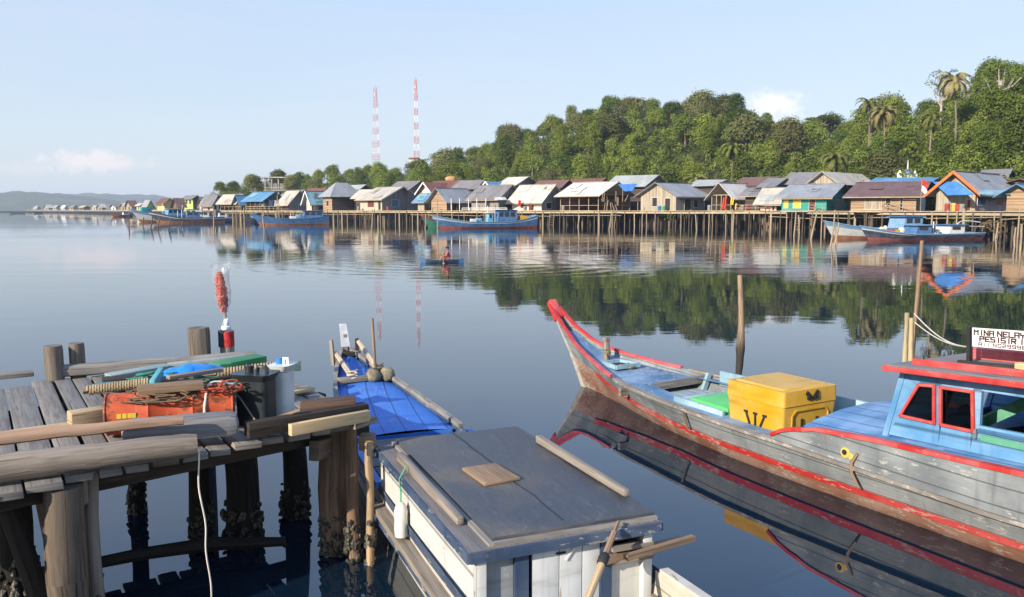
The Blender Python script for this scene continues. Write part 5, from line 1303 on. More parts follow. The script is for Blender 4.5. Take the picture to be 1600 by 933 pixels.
# dark timbers at the corner, fresh plank
slab('dark tarred timber lying at the jetty corner behind the yellow plank', 'timber', 'timber', (385, 672), Z + .07, (572, 640), Z + .07, .10, .11, M_DARKWOOD, .01)
slab('brown rough timber behind the dark tarred timber at the corner', 'timber', 'timber', (470, 640), Z + .09, (556, 632), Z + .11, .16, .12, m_wood('dark_brown', (.10, .06, .042), .5, seed=180), .012)
slab('fresh yellow sawn plank lying on the jetty corner', 'plank', 'plank', (453, 672), Z + .06, (576, 649), Z + .05, .05, .085, M_PALEWOOD)
slab('short pale board lying flat behind the white jerry can', 'board', 'board', (452, 613), Z + .02, (486, 606), Z + .02, .12, .03, M_PALEWOOD)
slab('thin dark stick lying in front of the black jerry can', 'stick', 'stick', (398, 664), Z + .03, (470, 640), Z + .16, .03, .02, M_BROWNWOOD)
uu = Juv(Pz(200, 583, HD))[1]
a, b = J(Juv(Pz(10, 600, HD))[0], LV + .02, .07), J(Juv(Pz(405, 566, HD))[0], LV + .05, .07)
a = Pz(95, 580, Z + .05); b = Pz(400, 556, Z + .07)
log('log', 'long weathered log along the far edge of the jetty under the pile tops', 'log', a, b, .065, .055, M_GREYWOOD2, 9)
slab('grey cross board nailed over the plank ends at the far left corner', 'board', 'board', (-30, 591), Z + .03, (52, 583), Z + .03, .16, .04, M_GREYWOOD)
# red plume in clear plastic on the wrapped pile
fl = thing('plume', 'red feathery plume wrapped in clear plastic standing on the cloth wrapped pile', 'plume', pb + Vector((0, 0, ptop)))
mb = MB(); mb.tube([(0, 0, -.02), (-.01, 0, .3), (-.04, 0, .62)], .012, 6); obj('stick', mb, M_GREYWOOD, fl)
n_ = 900; tt = RNG.uniform(0, 1, n_); rad = .062 * np.sqrt(np.sin(np.pi * np.clip(tt * .9 + .06, 0, 1))) * RNG.uniform(.5, 1, n_); aa = RNG.uniform(0, 6.28, n_)
C = np.stack([-.02 - .04 * tt + .0 + rad * np.cos(aa), rad * np.sin(aa), .22 + .42 * tt], 1); N_ = np.stack([np.cos(aa), np.sin(aa), RNG.normal(0, .8, n_)], 1)
tpl = NT('red_feather'); nz = tpl.noise(tpl.coord('Object', (9,) * 3), 1, 3); tpl.bsdf(tpl.mix(tpl.step(nz, .45, .65), (.62, .05, .03), (.70, .22, .14)), .8); 
o = bpy.data.objects.new('feathers', leaf_cloud('feathers', C, N_, np.full(n_, .045), tpl.m)); COL.objects.link(o); o.parent = fl
tp_ = NT('clear_plastic'); g1 = tp_.n('ShaderNodeBsdfGlossy', {'Roughness': .18, 'Color': (1, 1, 1)}); t1_ = tp_.n('ShaderNodeBsdfTransparent', {'Color': (.95, .95, .95)}); d1 = tp_.n('ShaderNodeBsdfDiffuse', {'Color': (.8, .8, .8)})
m1 = tp_.n('ShaderNodeMixShader', {0: .35, 1: g1.outputs[0], 2: d1.outputs[0]}); fzz = tp_.n('ShaderNodeLayerWeight', {'Blend': .35}).outputs['Facing']
m2 = tp_.n('ShaderNodeMixShader', {0: tp_.math('ADD', tp_.math('MULTIPLY', fzz, .55), .07), 1: t1_.outputs[0], 2: m1.outputs[0]}); tp_.t.links.new(m2.outputs[0], tp_.out.inputs['Surface'])
mb = MB(); rows_ = []
for i in range(13):
    t = i / 12; rr = [.05, .045, .02, .018, .04, .07, .078, .08, .08, .08, .085, .09, .10][i]
    rows_.append([Vector((-.045 * t + rr * (1 + .16 * math.sin(5 * th + i * 1.7)) * math.cos(th), rr * (1 + .16 * math.cos(4 * th + i)) * math.sin(th), .0 + .74 * t + .02 * math.sin(3 * th) * (t > .9))) for th in [2 * math.pi * j / 16 for j in range(17)]])
mb.grid(rows_); obj('plastic_sleeve', mb, tp_.m, fl, smooth=25)
mb = MB(); mb.blob((0, -.01, .03), (.055, .05, .035), noise=.2); mb.blob((.01, -.02, .09), (.03, .03, .05), noise=.2); obj('knotted_bag', mb, m_plain('white_bag', (.70, .70, .74), .4), fl, smooth=50)
# ---------------- mooring stakes by the red boat
def stake(px, ybase, ytop, d, r, lab, name='mooring_stake', bend=0.0, lean=0.0, mat=None, group=None, cat='stake', knob=0.0):
    b = Vector((X(px, d), d, -.5)); top = Zy(ytop, d); mb = MB(); n_ = 18
    mb.tube([Vector((b.x + bend * math.sin(3 * i / n_) - lean * (i / n_), b.y, lerp(-.5, top, i / n_))) for i in range(n_ + 1)], [r * lerp(1.1, .8, i / n_) * random.uniform(.93, 1.07) * (1 + knob * math.exp(-((i / n_ - .52) / .12) ** 2)) for i in range(n_ + 1)], 9, jit=.08)
    return solo(name, mb, mat or M_BROWNWOOD, lab, cat, group, smooth=50)
tw = NT('stake_wood'); g_ = tw.noise(tw.coord('UV', (2, 40, 1)), 1, 5); zz = tw.n('ShaderNodeSeparateXYZ', {0: tw.coord('Object')}).outputs[2]
wet = tw.step(tw.math('ADD', zz, tw.math('MULTIPLY', g_, .5)), 1.75, 1.35)
tw.bsdf(tw.mix(wet, tw.mix(tw.step(g_, .35, .65), (.20, .13, .085), (.36, .25, .16)), (.035, .030, .024)), .8, tw.bump(g_, .6, .01)); M_STAKE = tw.m
stake(1155, 615, 430, 12.7, .048, 'knobbly wooden stake in the water behind the yellow cooler', bend=.07, lean=-.03, mat=M_STAKE, knob=.5)
stake(590, 600, 497, 9.9, .022, 'thin dark stake leaning behind the bow of the white and blue boat', lean=.09, mat=M_BROWNWOOD)
stake(1433, 600, 376, 11.2, .032, 'tall thin leaning stake behind the red edged boat roof', lean=-.09, mat=M_BROWNWOOD)
M_YST = m_wood('yellow_grey_stake', (.38, .31, .19), .4, crack=.8, seed=190)
stake(1426, 600, 489, 11.05, .036, 'short pale stake, left one of the two tied before the tall stake', mat=M_YST); stake(1438, 600, 497, 10.95, .038, 'short pale stake, right one of the two tied before the tall stake', mat=M_YST, lean=.04)
e0 = Vector((X(1437, 11), 11, Zy(490, 11))); e1 = RBw(6.36, .2, cz(6.3) + .2)
for dz, lab in ((0, 'upper of two pale mooring lines from the stakes to the name board'), (-.11, 'lower of two pale mooring lines from the stakes to the name board')):
    mb = MB(); mb.tube([lerp(e0, e1, t) + Vector((0, 0, dz * (1 - t) - .20 * math.sin(math.pi * t) * (1 + dz * 2))) for t in np.linspace(0, 1, 17)], .008, 5); solo('mooring_line', mb, M_CORD, lab, 'rope', smooth=60)
# ================================================================ VILLAGE ON STILTS
rv = random.Random(77)
WALL = {k: m_wall('wall_' + k, c, v, pl, vt) for k, c, v, pl, vt in (
    ('pale', (.45, .40, .31), .3, .25, True), ('grey', (.25, .23, .215), .3, .22, True), ('brown', (.19, .115, .075), .35, .22, False), ('dark', (.085, .065, .055), .35, .25, False),
    ('orange', (.36, .245, .155), .4, .22, False), ('teal', (.055, .30, .255), .2, .25, False), ('white', (.64, .60, .54), .15, .4, True), ('pink', (.56, .40, .36), .15, .4, True),
    ('blue', (.08, .22, .42), .25, .25, True), ('lime', (.42, .50, .14), .15, .4, True), ('yellow', (.62, .45, .16), .15, .4, True), ('tan', (.36, .305, .23), .35, .22, True))}
ROOF = {k: m_roof('roof_' + k, c, r, w, .18) for k, c, r, w in (
    ('pale', (.55, .50, .42), .16, .25), ('tan', (.47, .42, .34), .16, .25), ('grey', (.30, .305, .31), .10, .25), ('dark', (.20, .19, .185), .2, .25), ('rust', (.17, .075, .055), .5, .25),
    ('maroon', (.17, .09, .075), .4, .3), ('blue', (.10, .25, .42), .12, .3), ('teal', (.22, .38, .42), .1, .25), ('white', (.60, .56, .50), .12, .25), ('red', (.22, .085, .065), .45, .25), ('greygreen', (.36, .37, .34), .15, .25))}
M_WIN = m_plain('window_dark', (.025, .028, .03), .25, spec=.5); M_WBLUE = m_plain('blue_shutter', (.07, .17, .26), .7); M_YELW = m_plain('yellow_shutter', (.72, .52, .06), .6)
M_FRAME = m_plain('pale_frame', (.55, .50, .42), .7); M_DOOR = m_plain('dark_red_door', (.12, .03, .025), .7); M_DOORG = m_plain('dark_doorway', (.03, .026, .022), .9)
M_STILT = m_wood('stilt_wood', (.34, .265, .18), .45, seed=200); M_STILTD = m_wood('stilt_dark', (.115, .09, .07), .5, seed=203)  # stilt_dark: shade under floors and pier put into the back rows' colour
M_DECKW = m_wood('walkway_boards', (.44, .35, .235), .35, seed=206); M_WHITEP = m_plain('white_trim', (.72, .70, .66), .6); M_ORANGE = m_plain('orange_trim', (.65, .15, .03), .6)
M_LAUND = {'red': m_plain('red_cloth_hung', (.50, .05, .03), .9), 'yellow': m_plain('yellow_cloth_hung', (.72, .52, .05), .9), 'white': m_plain('white_cloth_hung', (.72, .70, .68), .9), 'blue': m_plain('blue_cloth_hung', (.05, .18, .42), .9)}
def solve(B, ang, px):
    ux, uy = math.cos(ang), math.sin(ang); k = X(px, 1.0); return (k * B.y - B.x) / (ux - k * uy)
def house(label, bpx, off, lpx, rpx, ridge, eave, rtop, wl, wr, roof, phi=47, op=(), ov=.95, d=None, floor=None, openw=False, trim=None, stilts=True, hip=False, base=None, group=None, name='stilt_house', cat='house'):
    """bpx: pixel column of the corner nearest to us. Local x runs along the right wall, y along the left wall."""
    d = d or pier_d(bpx) + off; f = R(phi); B = Vector((X(bpx, d), d, 0))
    Lx = solve(B, f, rpx); Ly = solve(B, f + math.pi / 2, lpx)
    Lx = min(max(Lx, 1.5), 22) if Lx > 0 else 7; Ly = min(max(Ly, 1.5), 22) if Ly > 0 else 7
    fl = DECK + .05 if floor is None else floor
    # eave height is read above the eave's own middle
    if ridge == 'R': m = B + Vector((math.cos(f), math.sin(f), 0)) * Lx * .3; g = B + Vector((-math.sin(f), math.cos(f), 0)) * Ly / 2
    else: m = B + Vector((-math.sin(f), math.cos(f), 0)) * Ly * .3; g = B + Vector((math.cos(f), math.sin(f), 0)) * Lx / 2
    ze = Zy(eave, m.y); zr = max(Zy(rtop, g.y), ze + .5)
    t = thing(name, label, cat, (B.x, B.y, fl), f, group); ze -= fl; zr -= fl
    ze = max(ze, 1.0); zr = max(zr, ze + .4)
    # walls: one closed shell with gables
    def wall(nm, pts, mat):
        mb = MB(); mb.poly([Vector(p) for p in pts], Vector(pts[1]) - Vector(pts[0]) if False else None); o = obj(nm, mb, mat, t); return o
    gx, gy = ridge == 'R', ridge == 'L'
    e = .0
    def panel(p0, p1, gable, mat):
        p0, p1 = Vector(p0), Vector(p1); a = (p1 - p0).normalized(); n = a.cross(Vector((0, 0, 1))); pts = [p0, p1, p1 + Vector((0, 0, ze))]
        if gable and not hip: pts.append((p0 + p1) / 2 + Vector((0, 0, zr - .03)))
        pts.append(p0 + Vector((0, 0, ze))); mb = MB(); mb.poly(pts, a, Vector((0, 0, 1))); mb.poly([p - n * .08 for p in reversed(pts)], a, Vector((0, 0, 1))); return mb
    W = []
    if openw != 'all':
        if openw != 'R': W.append(obj('wall', panel((0, 0, 0), (Lx, 0, 0), gy, WALL[wr]), WALL[wr], t))
        if openw != 'L': W.append(obj('wall', panel((0, Ly, 0), (0, 0, 0), gx, WALL[wl]), WALL[wl], t))
    W.append(obj('wall', panel((Lx, 0, 0), (Lx, Ly, 0), gx, WALL[wr]), WALL[wr], t)); W.append(obj('wall', panel((Lx, Ly, 0), (0, Ly, 0), gy, WALL[wl]), WALL[wl], t))
    if openw:
        n = 5
        for i in range(n):
            for nm, p in ((0, (Lx * i / (n - 1), 0)), (1, (0, Ly * i / (n - 1)))):
                if openw == 'all' or (openw == 'R' and nm == 0) or (openw == 'L' and nm == 1):
                    if nm == 1 and i == 0 and openw == 'all': continue
                    mb = MB(); mb.beam((p[0], p[1], 0), (p[0], p[1], ze), .13, .13); obj('post', mb, M_STILT, t)
        mb = MB(); mb.beam((0, 0, ze - .1), (Lx, 0, ze - .1), .08, .14); mb2 = MB(); mb2.beam((0, .05, ze - .1), (0, Ly, ze - .1), .08, .14); obj('wall_plate', mb, M_STILT, t); obj('wall_plate', mb2, M_STILT, t)
        for (x0, y0, x1, y1) in ((0, 0, Lx, 0), (0, Ly, 0, 0)):
            if openw == 'all' or (openw == 'R' and y0 == y1): mb = MB(); mb.beam((x0, y0, .9), (x1, y1, .9), .05, .08); obj('rail', mb, M_STILT, t)
    # roof
    mb = MB(); th = .07
    def slope(a, b, c, dd):
        a, b, c, dd = [Vector(p) + Vector((0, 0, rv.uniform(-.07, .07))) for p in (a, b, c, dd)]; n = (b - a).cross(dd - a).normalized()
        if n.z < 0: n = -n
        lu, lv = (b - a).length, (dd - a).length
        mb.quad(a + n * th, b + n * th, c + n * th, dd + n * th, [(0, 0), (lu, 0), (lu, lv), (0, lv)]); mb.quad(dd, c, b, a); mb.quad(a, b, b + n * th, a + n * th); mb.quad(dd + n * th, c + n * th, c, dd); mb.quad(b, c, c + n * th, b + n * th); mb.quad(dd, a, a + n * th, dd + n * th)
    if hip:
        if gx: r0, r1 = Vector((Lx * .3, Ly / 2, zr)), Vector((Lx * .72, Ly / 2, zr))
        else: r0, r1 = Vector((Lx / 2, Ly * .3, zr)), Vector((Lx / 2, Ly * .75, zr))
        c = [Vector((-ov, -ov, ze - .1)), Vector((Lx + ov, -ov, ze - .1)), Vector((Lx + ov, Ly + ov, ze - .1)), Vector((-ov, Ly + ov, ze - .1))]
        fs = ((c[0], c[1], r1, r0), (c[2], c[3], r0, r1), (c[1], c[2], r1), (c[3], c[0], r0)) if gx else ((c[1], c[2], r1, r0), (c[3], c[0], r0, r1), (c[0], c[1], r0), (c[2], c[3], r1))
        for q in fs: mb.poly(q, (q[1] - q[0]).normalized(), None); mb.poly([p - Vector((0, 0, .06)) for p in reversed(q)])
    elif gx:
        k = (zr - ze) / (Ly / 2); zo = ze - k * ov
        slope((-ov, -ov, zo), (Lx + ov, -ov, zo), (Lx + ov, Ly / 2, zr), (-ov, Ly / 2, zr)); slope((Lx + ov, Ly + ov, zo), (-ov, Ly + ov, zo), (-ov, Ly / 2, zr), (Lx + ov, Ly / 2, zr))
    else:
        k = (zr - ze) / (Lx / 2); zo = ze - k * ov
        slope((-ov, Ly + ov, zo), (-ov, -ov, zo), (Lx / 2, -ov, zr), (Lx / 2, Ly + ov, zr)); slope((Lx + ov, -ov, zo), (Lx + ov, Ly + ov, zo), (Lx / 2, Ly + ov, zr), (Lx / 2, -ov, zr))
    ro = obj('roof', mb, ROOF[roof], t)
    if not hip and d is not None and (stilts and (off or 0) < 8):
        if gx: A_, U_, V_ = Vector((-ov, -ov, zo)), Vector((Lx + 2 * ov, 0, 0)), Vector((0, Ly / 2 + ov, zr - zo))
        else: A_, U_, V_ = Vector((-ov, Ly + ov, zo)), Vector((0, -Ly - 2 * ov, 0)), Vector((Lx / 2 + ov, 0, zr - zo))
        n_ = U_.cross(V_).normalized(); n_ = -n_ if n_.z < 0 else n_
        for k in range(rv.choice((1, 2, 2, 3))):
            su = min(.5, rv.choice((.85, 1.7, 2.5)) / U_.length); sv = min(.8, rv.uniform(1.2, 2.2) / V_.length); u0, v0 = rv.uniform(.03, .97 - su), rv.uniform(.02, .98 - sv); q = A_ + n_ * .155
            mp = MB(); c0 = q + U_ * u0 + V_ * v0; mp.prism([c0, c0 + U_ * su, c0 + U_ * su + V_ * sv, c0 + V_ * sv], n_ * .02); obj('roof_patch', mp, ROOF[roof if rv.random() < .55 else {'white': 'pale', 'pale': 'tan', 'tan': 'greygreen', 'grey': 'greygreen', 'dark': 'grey', 'maroon': 'rust', 'rust': 'maroon', 'blue': 'teal', 'teal': 'greygreen', 'greygreen': 'tan', 'red': 'maroon'}[roof]], ro)
        mp = MB(); e0 = A_ + V_ + n_ * .05 + Vector((0, 0, .08)); mp.beam(e0, e0 + U_, .34, .06); obj('ridge_cap', mp, ROOF['dark' if roof not in ('pale', 'white') else 'tan'], ro)
        mp = MB(); e0 = A_ + Vector((0, 0, -.06)); mp.beam(e0, e0 + U_, .05, .14); obj('fascia_board', mp, M_STILT, ro)
    if trim is not None and not hip:
        m2 = MB()
        if gx: m2.beam((-ov - .05, -ov, zo), (-ov - .05, Ly / 2, zr), .08, .28, up=(0, 0, 1)); m3 = MB(); m3.beam((-ov - .05, Ly + ov, zo), (-ov - .05, Ly / 2, zr), .08, .28)
        else: m2.beam((-ov, -ov - .05, zo), (Lx / 2, -ov - .05, zr), .08, .28); m3 = MB(); m3.beam((Lx + ov, -ov - .05, zo), (Lx / 2, -ov - .05, zr), .08, .28)
        obj('barge_board', m2, trim, ro); obj('barge_board', m3, trim, ro)
    # openings: (side, from, to, z0, z1, kind)
    for (sd_, a, b, z0, z1, kind) in op:
        Ls = Lx if sd_ == 'R' else Ly; a, b = a * Ls, b * Ls; z0, z1 = z0 * ze, z1 * ze
        def q(u, z, o): return Vector((u, -o, z)) if sd_ == 'R' else Vector((-o, u, z))
        mat = {'win': M_WIN, 'blue': M_WBLUE, 'yel': M_YELW, 'door': M_DOOR, 'dark': M_DOORG, 'white': M_WHITEP, 'tan': WALL['tan']}[kind]
        fr = MB(); w = .09
        fr.beam(q(a, z0, .03), q(a, z1, .03), w, .05); fr.beam(q(b, z0, .03), q(b, z1, .03), w, .05); fr.beam(q(a - .05, z1 + .04, .035), q(b + .05, z1 + .04, .035), .05, w); fr.beam(q(a - .05, z0 - .04, .035), q(b + .05, z0 - .04, .035), .05, w)
        isd = kind in ('door', 'dark') and z0 < .1
        o = obj('door' if isd else 'window', fr, M_FRAME, W[0] if False else t)
        mb = MB(); p = [q(a + .03, z0 + .02, .012), q(b - .03, z0 + .02, .012), q(b - .03, z1 - .02, .012), q(a + .03, z1 - .02, .012)]; mb.poly(p if sd_ == 'R' else p[::-1]); 
        if kind in ('win', 'yel') and b - a > .7:
            for i in range(1, 3): mb.beam(lerp(q(a, z0, .02), q(b, z0, .02), i / 3), lerp(q(a, z1, .02), q(b, z1, .02), i / 3), .05, .02)
        obj('panel' if isd else 'pane', mb, mat, o)
    # floor and stilts
    mb = MB(); mb.prism([Vector((-.2, -.2, -.2)), Vector((Lx + .1, -.2, -.2)), Vector((Lx + .1, Ly + .1, -.2)), Vector((-.2, Ly + .1, -.2))], (0, 0, .18)); obj('floor', mb, M_DECKW, t)
    if stilts:
        seen = []
        nx, ny = max(3, int(Lx / 1.5)), max(3, int(Ly / 1.5))
        for i in range(nx + 1):
            seen.append((Lx * i / nx, 0, 0)); 
            if i % 2: seen.append((Lx * i / nx, Ly * .4, 1))
        for j in range(1, ny + 1):
            seen.append((0, Ly * j / ny, 0)); 
            if j % 2: seen.append((Lx * .4, Ly * j / ny, 1))
        for (x, y, bk) in seen:
            mb = MB(); r = rv.uniform(.07, .12); h = fl + .5; x += rv.uniform(-.15, .15); y += rv.uniform(-.15, .15)
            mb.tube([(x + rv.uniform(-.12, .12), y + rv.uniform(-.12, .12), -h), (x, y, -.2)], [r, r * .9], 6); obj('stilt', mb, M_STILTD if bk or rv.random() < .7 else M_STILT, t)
    t['_L'] = (Lx, Ly, ze, zr)
    return t
HS = {}
HS['hip'] = house('big dark brown house with a large grey hipped roof', 519, 3, 505, 563, 'R', 307, 285, 'orange', 'dark', 'grey', 40, hip=True, op=(('L', .35, .6, .3, .7, 'dark'), ('R', .8, .92, 0, .75, 'dark')))
house('grey plank house with tan roof and two blue shuttered gable windows', 597, 3, 563, 655, 'L', 309.5, 292, 'pale', 'grey', 'tan', 48, trim=M_FRAME,
      op=(('L', .35, .65, .25, .8, 'door'), ('L', .05, .16, 0, .82, 'dark'), ('R', .24, .44, .3, .85, 'blue'), ('R', .68, .88, .3, .85, 'blue')))
house('low brick brown hut with a small blue roof right of the blue shuttered gable', 663, 4, 653, 680, 'L', 311, 302, 'tan', 'brown', 'blue', 48, op=(('R', .45, .55, .3, .7, 'dark'),))
house('long grey roofed house with a reddish brown gable and a white posted verandah', 698, 3, 674, 774, 'R', 311, 294.5, 'orange', 'brown', 'grey', 46, op=(('R', .1, .2, 0, .9, 'dark'), ('R', .3, .42, .2, .8, 'white'), ('R', .6, .7, 0, .9, 'dark')), openw=False)
house('grey roofed house with dark gable just left of the pale roofed shop', 779, 4, 737, 812, 'L', 307, 289, 'grey', 'grey', 'dark', 48, op=(('L', .3, .5, .2, .85, 'win'), ('R', .3, .7, 0, .7, 'dark')))
house('pale roofed house with white front and red cloth at its door', 846, 3, 800, 880, 'L', 311.5, 289, 'white', 'grey', 'pale', 48, op=(('L', .25, .42, 0, .85, 'dark'), ('L', .55, .7, .2, .85, 'door'), ('R', .2, .45, .15, .7, 'win')))
house('pale roofed open sided shed with bare timber framing', 935, 3, 876, 984, 'L', 303, 284.5, 'brown', 'brown', 'white', 48, openw='all')
house('long grey roofed house whose pale yellow plank gable faces the sunny left', 1056, 3, 1001, 1138, 'R', 304, 286, 'tan', 'grey', 'grey', 42, op=(('L', .15, .30, 0, .75, 'dark'), ('L', .52, .66, .25, .8, 'win'), ('R', .15, .27, 0, .7, 'dark'), ('R', .52, .62, 0, .7, 'dark'), ('R', .32, .4, .2, .7, 'win')))
house('cream roofed open shed hung with nets between the long grey house and the teal house', 1142, 7, 1112, 1197, 'R', 304, 286, 'grey', 'dark', 'white', 42, openw='all')
house('low tan roofed hut with a pinkish white wall beside the teal house', 1213, 3, 1188, 1234, 'L', 314.5, 294, 'pink', 'dark', 'tan', 55, op=(('L', .1, .25, 0, .9, 'dark'),))
house('teal painted house with yellow shutters and a grey roof', 1291, 3, 1221, 1325, 'L', 307.5, 288, 'teal', 'teal', 'grey', 58, op=(('L', .24, .38, 0, .88, 'door'), ('L', .56, .74, .2, .88, 'yel'), ('L', .85, .95, .2, .88, 'yel'), ('R', .35, .75, 0, .8, 'tan')))
house('orange plank house under a wide maroon shingle roof', 1431, 3, 1329, 1487, 'L', 305.5, 284.5, 'orange', 'tan', 'maroon', 60, ov=.9, op=(('L', .38, .46, .35, .8, 'dark'), ('L', .52, .78, .1, .85, 'tan'), ('L', .2, .24, 0, .8, 'dark'), ('R', .25, .7, 0, .9, 'white')))
house('grey roofed house with bright orange barge boards on its gable', 1523, 3, 1462, 1583, 'R', 295, 269, 'tan', 'pink', 'grey', 40, trim=M_ORANGE, op=(('R', .05, .25, .25, .75, 'blue'), ('R', .5, .68, .25, .7, 'win'), ('L', .1, .2, 0, .5, 'door')))
house('brown plank house with a small blue roof at the right edge', 1612, 3, 1572, 1690, 'R', 300, 288, 'orange', 'brown', 'blue', 36)
# left end
house('small brown house with a pink and white gable and a teal roof', 487, 3, 479, 507, 'R', 311, 299, 'pink', 'brown', 'teal', 44, trim=M_WHITEP, op=(('R', .2, .3, 0, .8, 'dark'), ('R', .4, .5, 0, .8, 'dark')))
house('weathered dark house with a steep grey brown roof left of the pink gable', 452, 4, 438, 481, 'L', 315, 298, 'dark', 'grey', 'tan', 46, op=(('R', .5, .62, .1, .6, 'blue'),))
house('open landing shed with a bright blue front roof', 413, 3, 385, 442, 'L', 310.5, 300, 'grey', 'dark', 'blue', 50, openw='all')
house('tan roofed open shed at the left end of the pier', 371, 3, 345, 386, 'L', 313, 303.5, 'dark', 'dark', 'tan', 50, openw='all')
house('small shed with a light blue gable roof beside the tan roofed shed', 377, 2.6, 369, 393, 'R', 314, 305, 'dark', 'dark', 'blue', 50, openw='all')
house('brown roofed house with pinkish walls at the end of the pier row', 333, 4, 317, 347, 'L', 315.5, 304.5, 'pink', 'white', 'dark', 48, op=(('R', .1, .4, .1, .7, 'win'), ('R', .6, .85, .1, .7, 'win'), ('L', .3, .5, 0, .8, 'dark')))
# behind
house('large grey green roofed house standing behind the bare timber shed', 1005, 17, 950, 1039, 'L', 289, 273.5, 'dark', 'grey', 'greygreen', 48)
house('grey roofed house on the slope, left one of the joined pair behind the teal house', 1266, 18, 1229, 1288, 'L', 284, 269.5, 'pale', 'dark', 'dark', 50)
house('grey roofed house with tan gable, right one of the joined pair behind the teal house', 1305, 20, 1268, 1358, 'R', 283.5, 269, 'tan', 'dark', 'tan', 42, op=(('R', .1, .25, .3, .7, 'win'),))
house('house with a rusty maroon roof behind the cream roofed shed', 1194, 15, 1152, 1222, 'L', 288, 277, 'brown', 'blue', 'maroon', 48)
house('small dark gabled house showing a blue wall behind the tan roofed hut', 1206, 10, 1192, 1232, 'L', 289.5, 279, 'dark', 'blue', 'dark', 48)
house('maroon roofed house behind the pale roofed shop', 876, 14, 838, 892, 'L', 290, 281.5, 'brown', 'dark', 'maroon', 48)
house('rusty roofed house behind the bare timber shed, left of the grey green roof', 930, 15, 888, 950, 'L', 287, 279, 'brown', 'dark', 'rust', 48)
house('pale tan roofed house rising behind the dark gabled grey house', 806, 14, 783, 836, 'L', 287, 277, 'tan', 'grey', 'pale', 48)
house('little house with white gable trim and a blue roof behind the grey verandah house', 769, 12, 759, 786, 'R', 291, 284, 'white', 'blue', 'blue', 44, trim=M_WHITEP)
house('rust red roofed house behind the reddish brown gable', 705, 16, 668, 734, 'L', 293, 282, 'brown', 'dark', 'rust', 48)
house('house with white barge boards on a red gable behind the low brick hut', 676, 10, 658, 702, 'R', 298, 285.5, 'white', 'dark', 'red', 44, trim=M_WHITEP, op=(('L', .3, .7, .3, .8, 'win'),))
house('long house with a light blue roof in front of the white mosque dome', 1445, 18, 1364, 1462, 'L', 284, 277.5, 'white', 'dark', 'blue', 58)
house('dark brown boarded house high behind the orange trimmed gable', 1560, 22, 1536, 1572, 'L', 278, 265, 'brown', 'brown', 'dark', 50)
house('maroon roofed house in the back row at the right edge', 1622, 18, 1566, 1660, 'R', 288, 280, 'brown', 'brown', 'maroon', 40)
# more of the back row, filling the gaps
house('grey roofed house behind the tan roofed house with blue shutters', 640, 14, 612, 668, 'L', 294, 283, 'grey', 'grey', 'dark', 48)
house('rusty roofed house behind the white awning', 742, 15, 712, 764, 'L', 292, 282, 'brown', 'dark', 'dark', 48)
house('low grey roofed house behind the big hipped roof', 556, 16, 536, 582, 'L', 299, 289, 'grey', 'dark', 'greygreen', 46)
house('low tan roofed house right of the big hipped roof', 572, 9, 556, 592, 'L', 306, 296, 'dark', 'dark', 'tan', 46)
house('low grey roofed house behind the long grey house', 1112, 13, 1080, 1142, 'L', 289, 281, 'dark', 'dark', 'greygreen', 46)
house('rust roofed house behind the pink gable', 498, 14, 476, 520, 'L', 304, 294, 'brown', 'dark', 'rust', 46)
house('grey roofed shed between the cream roofed shed and the tan roofed hut', 1186, 7, 1164, 1208, 'L', 303, 293, 'dark', 'dark', 'dark', 50)
house('grey roofed house left of the long blue roof', 1378, 14, 1350, 1402, 'L', 292, 282, 'dark', 'dark', 'greygreen', 52)
house('tan roofed house behind the open landing shed', 462, 20, 440, 486, 'L', 306, 297, 'grey', 'dark', 'dark', 46)
# the far end of the village
house('two storeyed lime green house in the far left part of the village', 302, 6, 288, 313, 'L', 309, 305.5, 'lime', 'dark', 'dark', 50, d=330, op=(('L', .2, .4, .5, .8, 'win'), ('L', .6, .8, .5, .8, 'win')))
house('far house with an orange and yellow gable and brown roof', 257, 6, 246, 273, 'L', 317, 310, 'yellow', 'yellow', 'rust', 50, d=370)
FARH = [(58, 'white', 'grey'), (74, 'tan', 'tan'), (90, 'pale', 'grey'), (104, 'white', 'white'), (117, 'yellow', 'dark'), (133, 'brown', 'tan'), (148, 'pale', 'white'), (163, 'grey', 'tan'), (178, 'white', 'dark'), (192, 'orange', 'pale'), (207, 'tan', 'rust'), (222, 'yellow', 'tan'), (234, 'lime', 'grey'), (282, 'brown', 'maroon'), (322, 'pink', 'dark')]
for k, (px, w, r) in enumerate(FARH):
    px += rv.uniform(-4, 4)
    dd = pier_d(px) + rv.uniform(3, 12) if px < 250 else 320; hh = dd / 1290; wpx = rv.uniform(6, 9) * (1 if px > 150 else .8)
    house({'white': 'tiny pale walled house', 'tan': 'tiny tan walled house', 'pale': 'tiny cream walled house', 'yellow': 'tiny yellow walled house', 'brown': 'tiny brown walled house', 'grey': 'tiny grey walled house', 'orange': 'tiny orange walled house', 'lime': 'tiny lime walled house', 'pink': 'tiny pink walled house'}[w] + {'grey': ' with grey roof', 'tan': ' with tan roof', 'white': ' with white roof', 'dark': ' with dark roof', 'pale': ' with pale roof', 'rust': ' with rusty roof', 'maroon': ' with maroon roof'}[r] + ' in the far shore row', px, 0, px - wpx, px + wpx * rv.uniform(.7, 1.5), rv.choice('LR'), YH + (H - DECK - rv.uniform(1.9, 2.9)) / hh, YH + (H - DECK - rv.uniform(3.4, 5.6)) / hh, w, w, r, 45, d=dd, stilts=False, op=(('L', .3, .55, 0, .8, 'dark'), ('R', .3, .5, .3, .7, 'win')))
    mbx = None
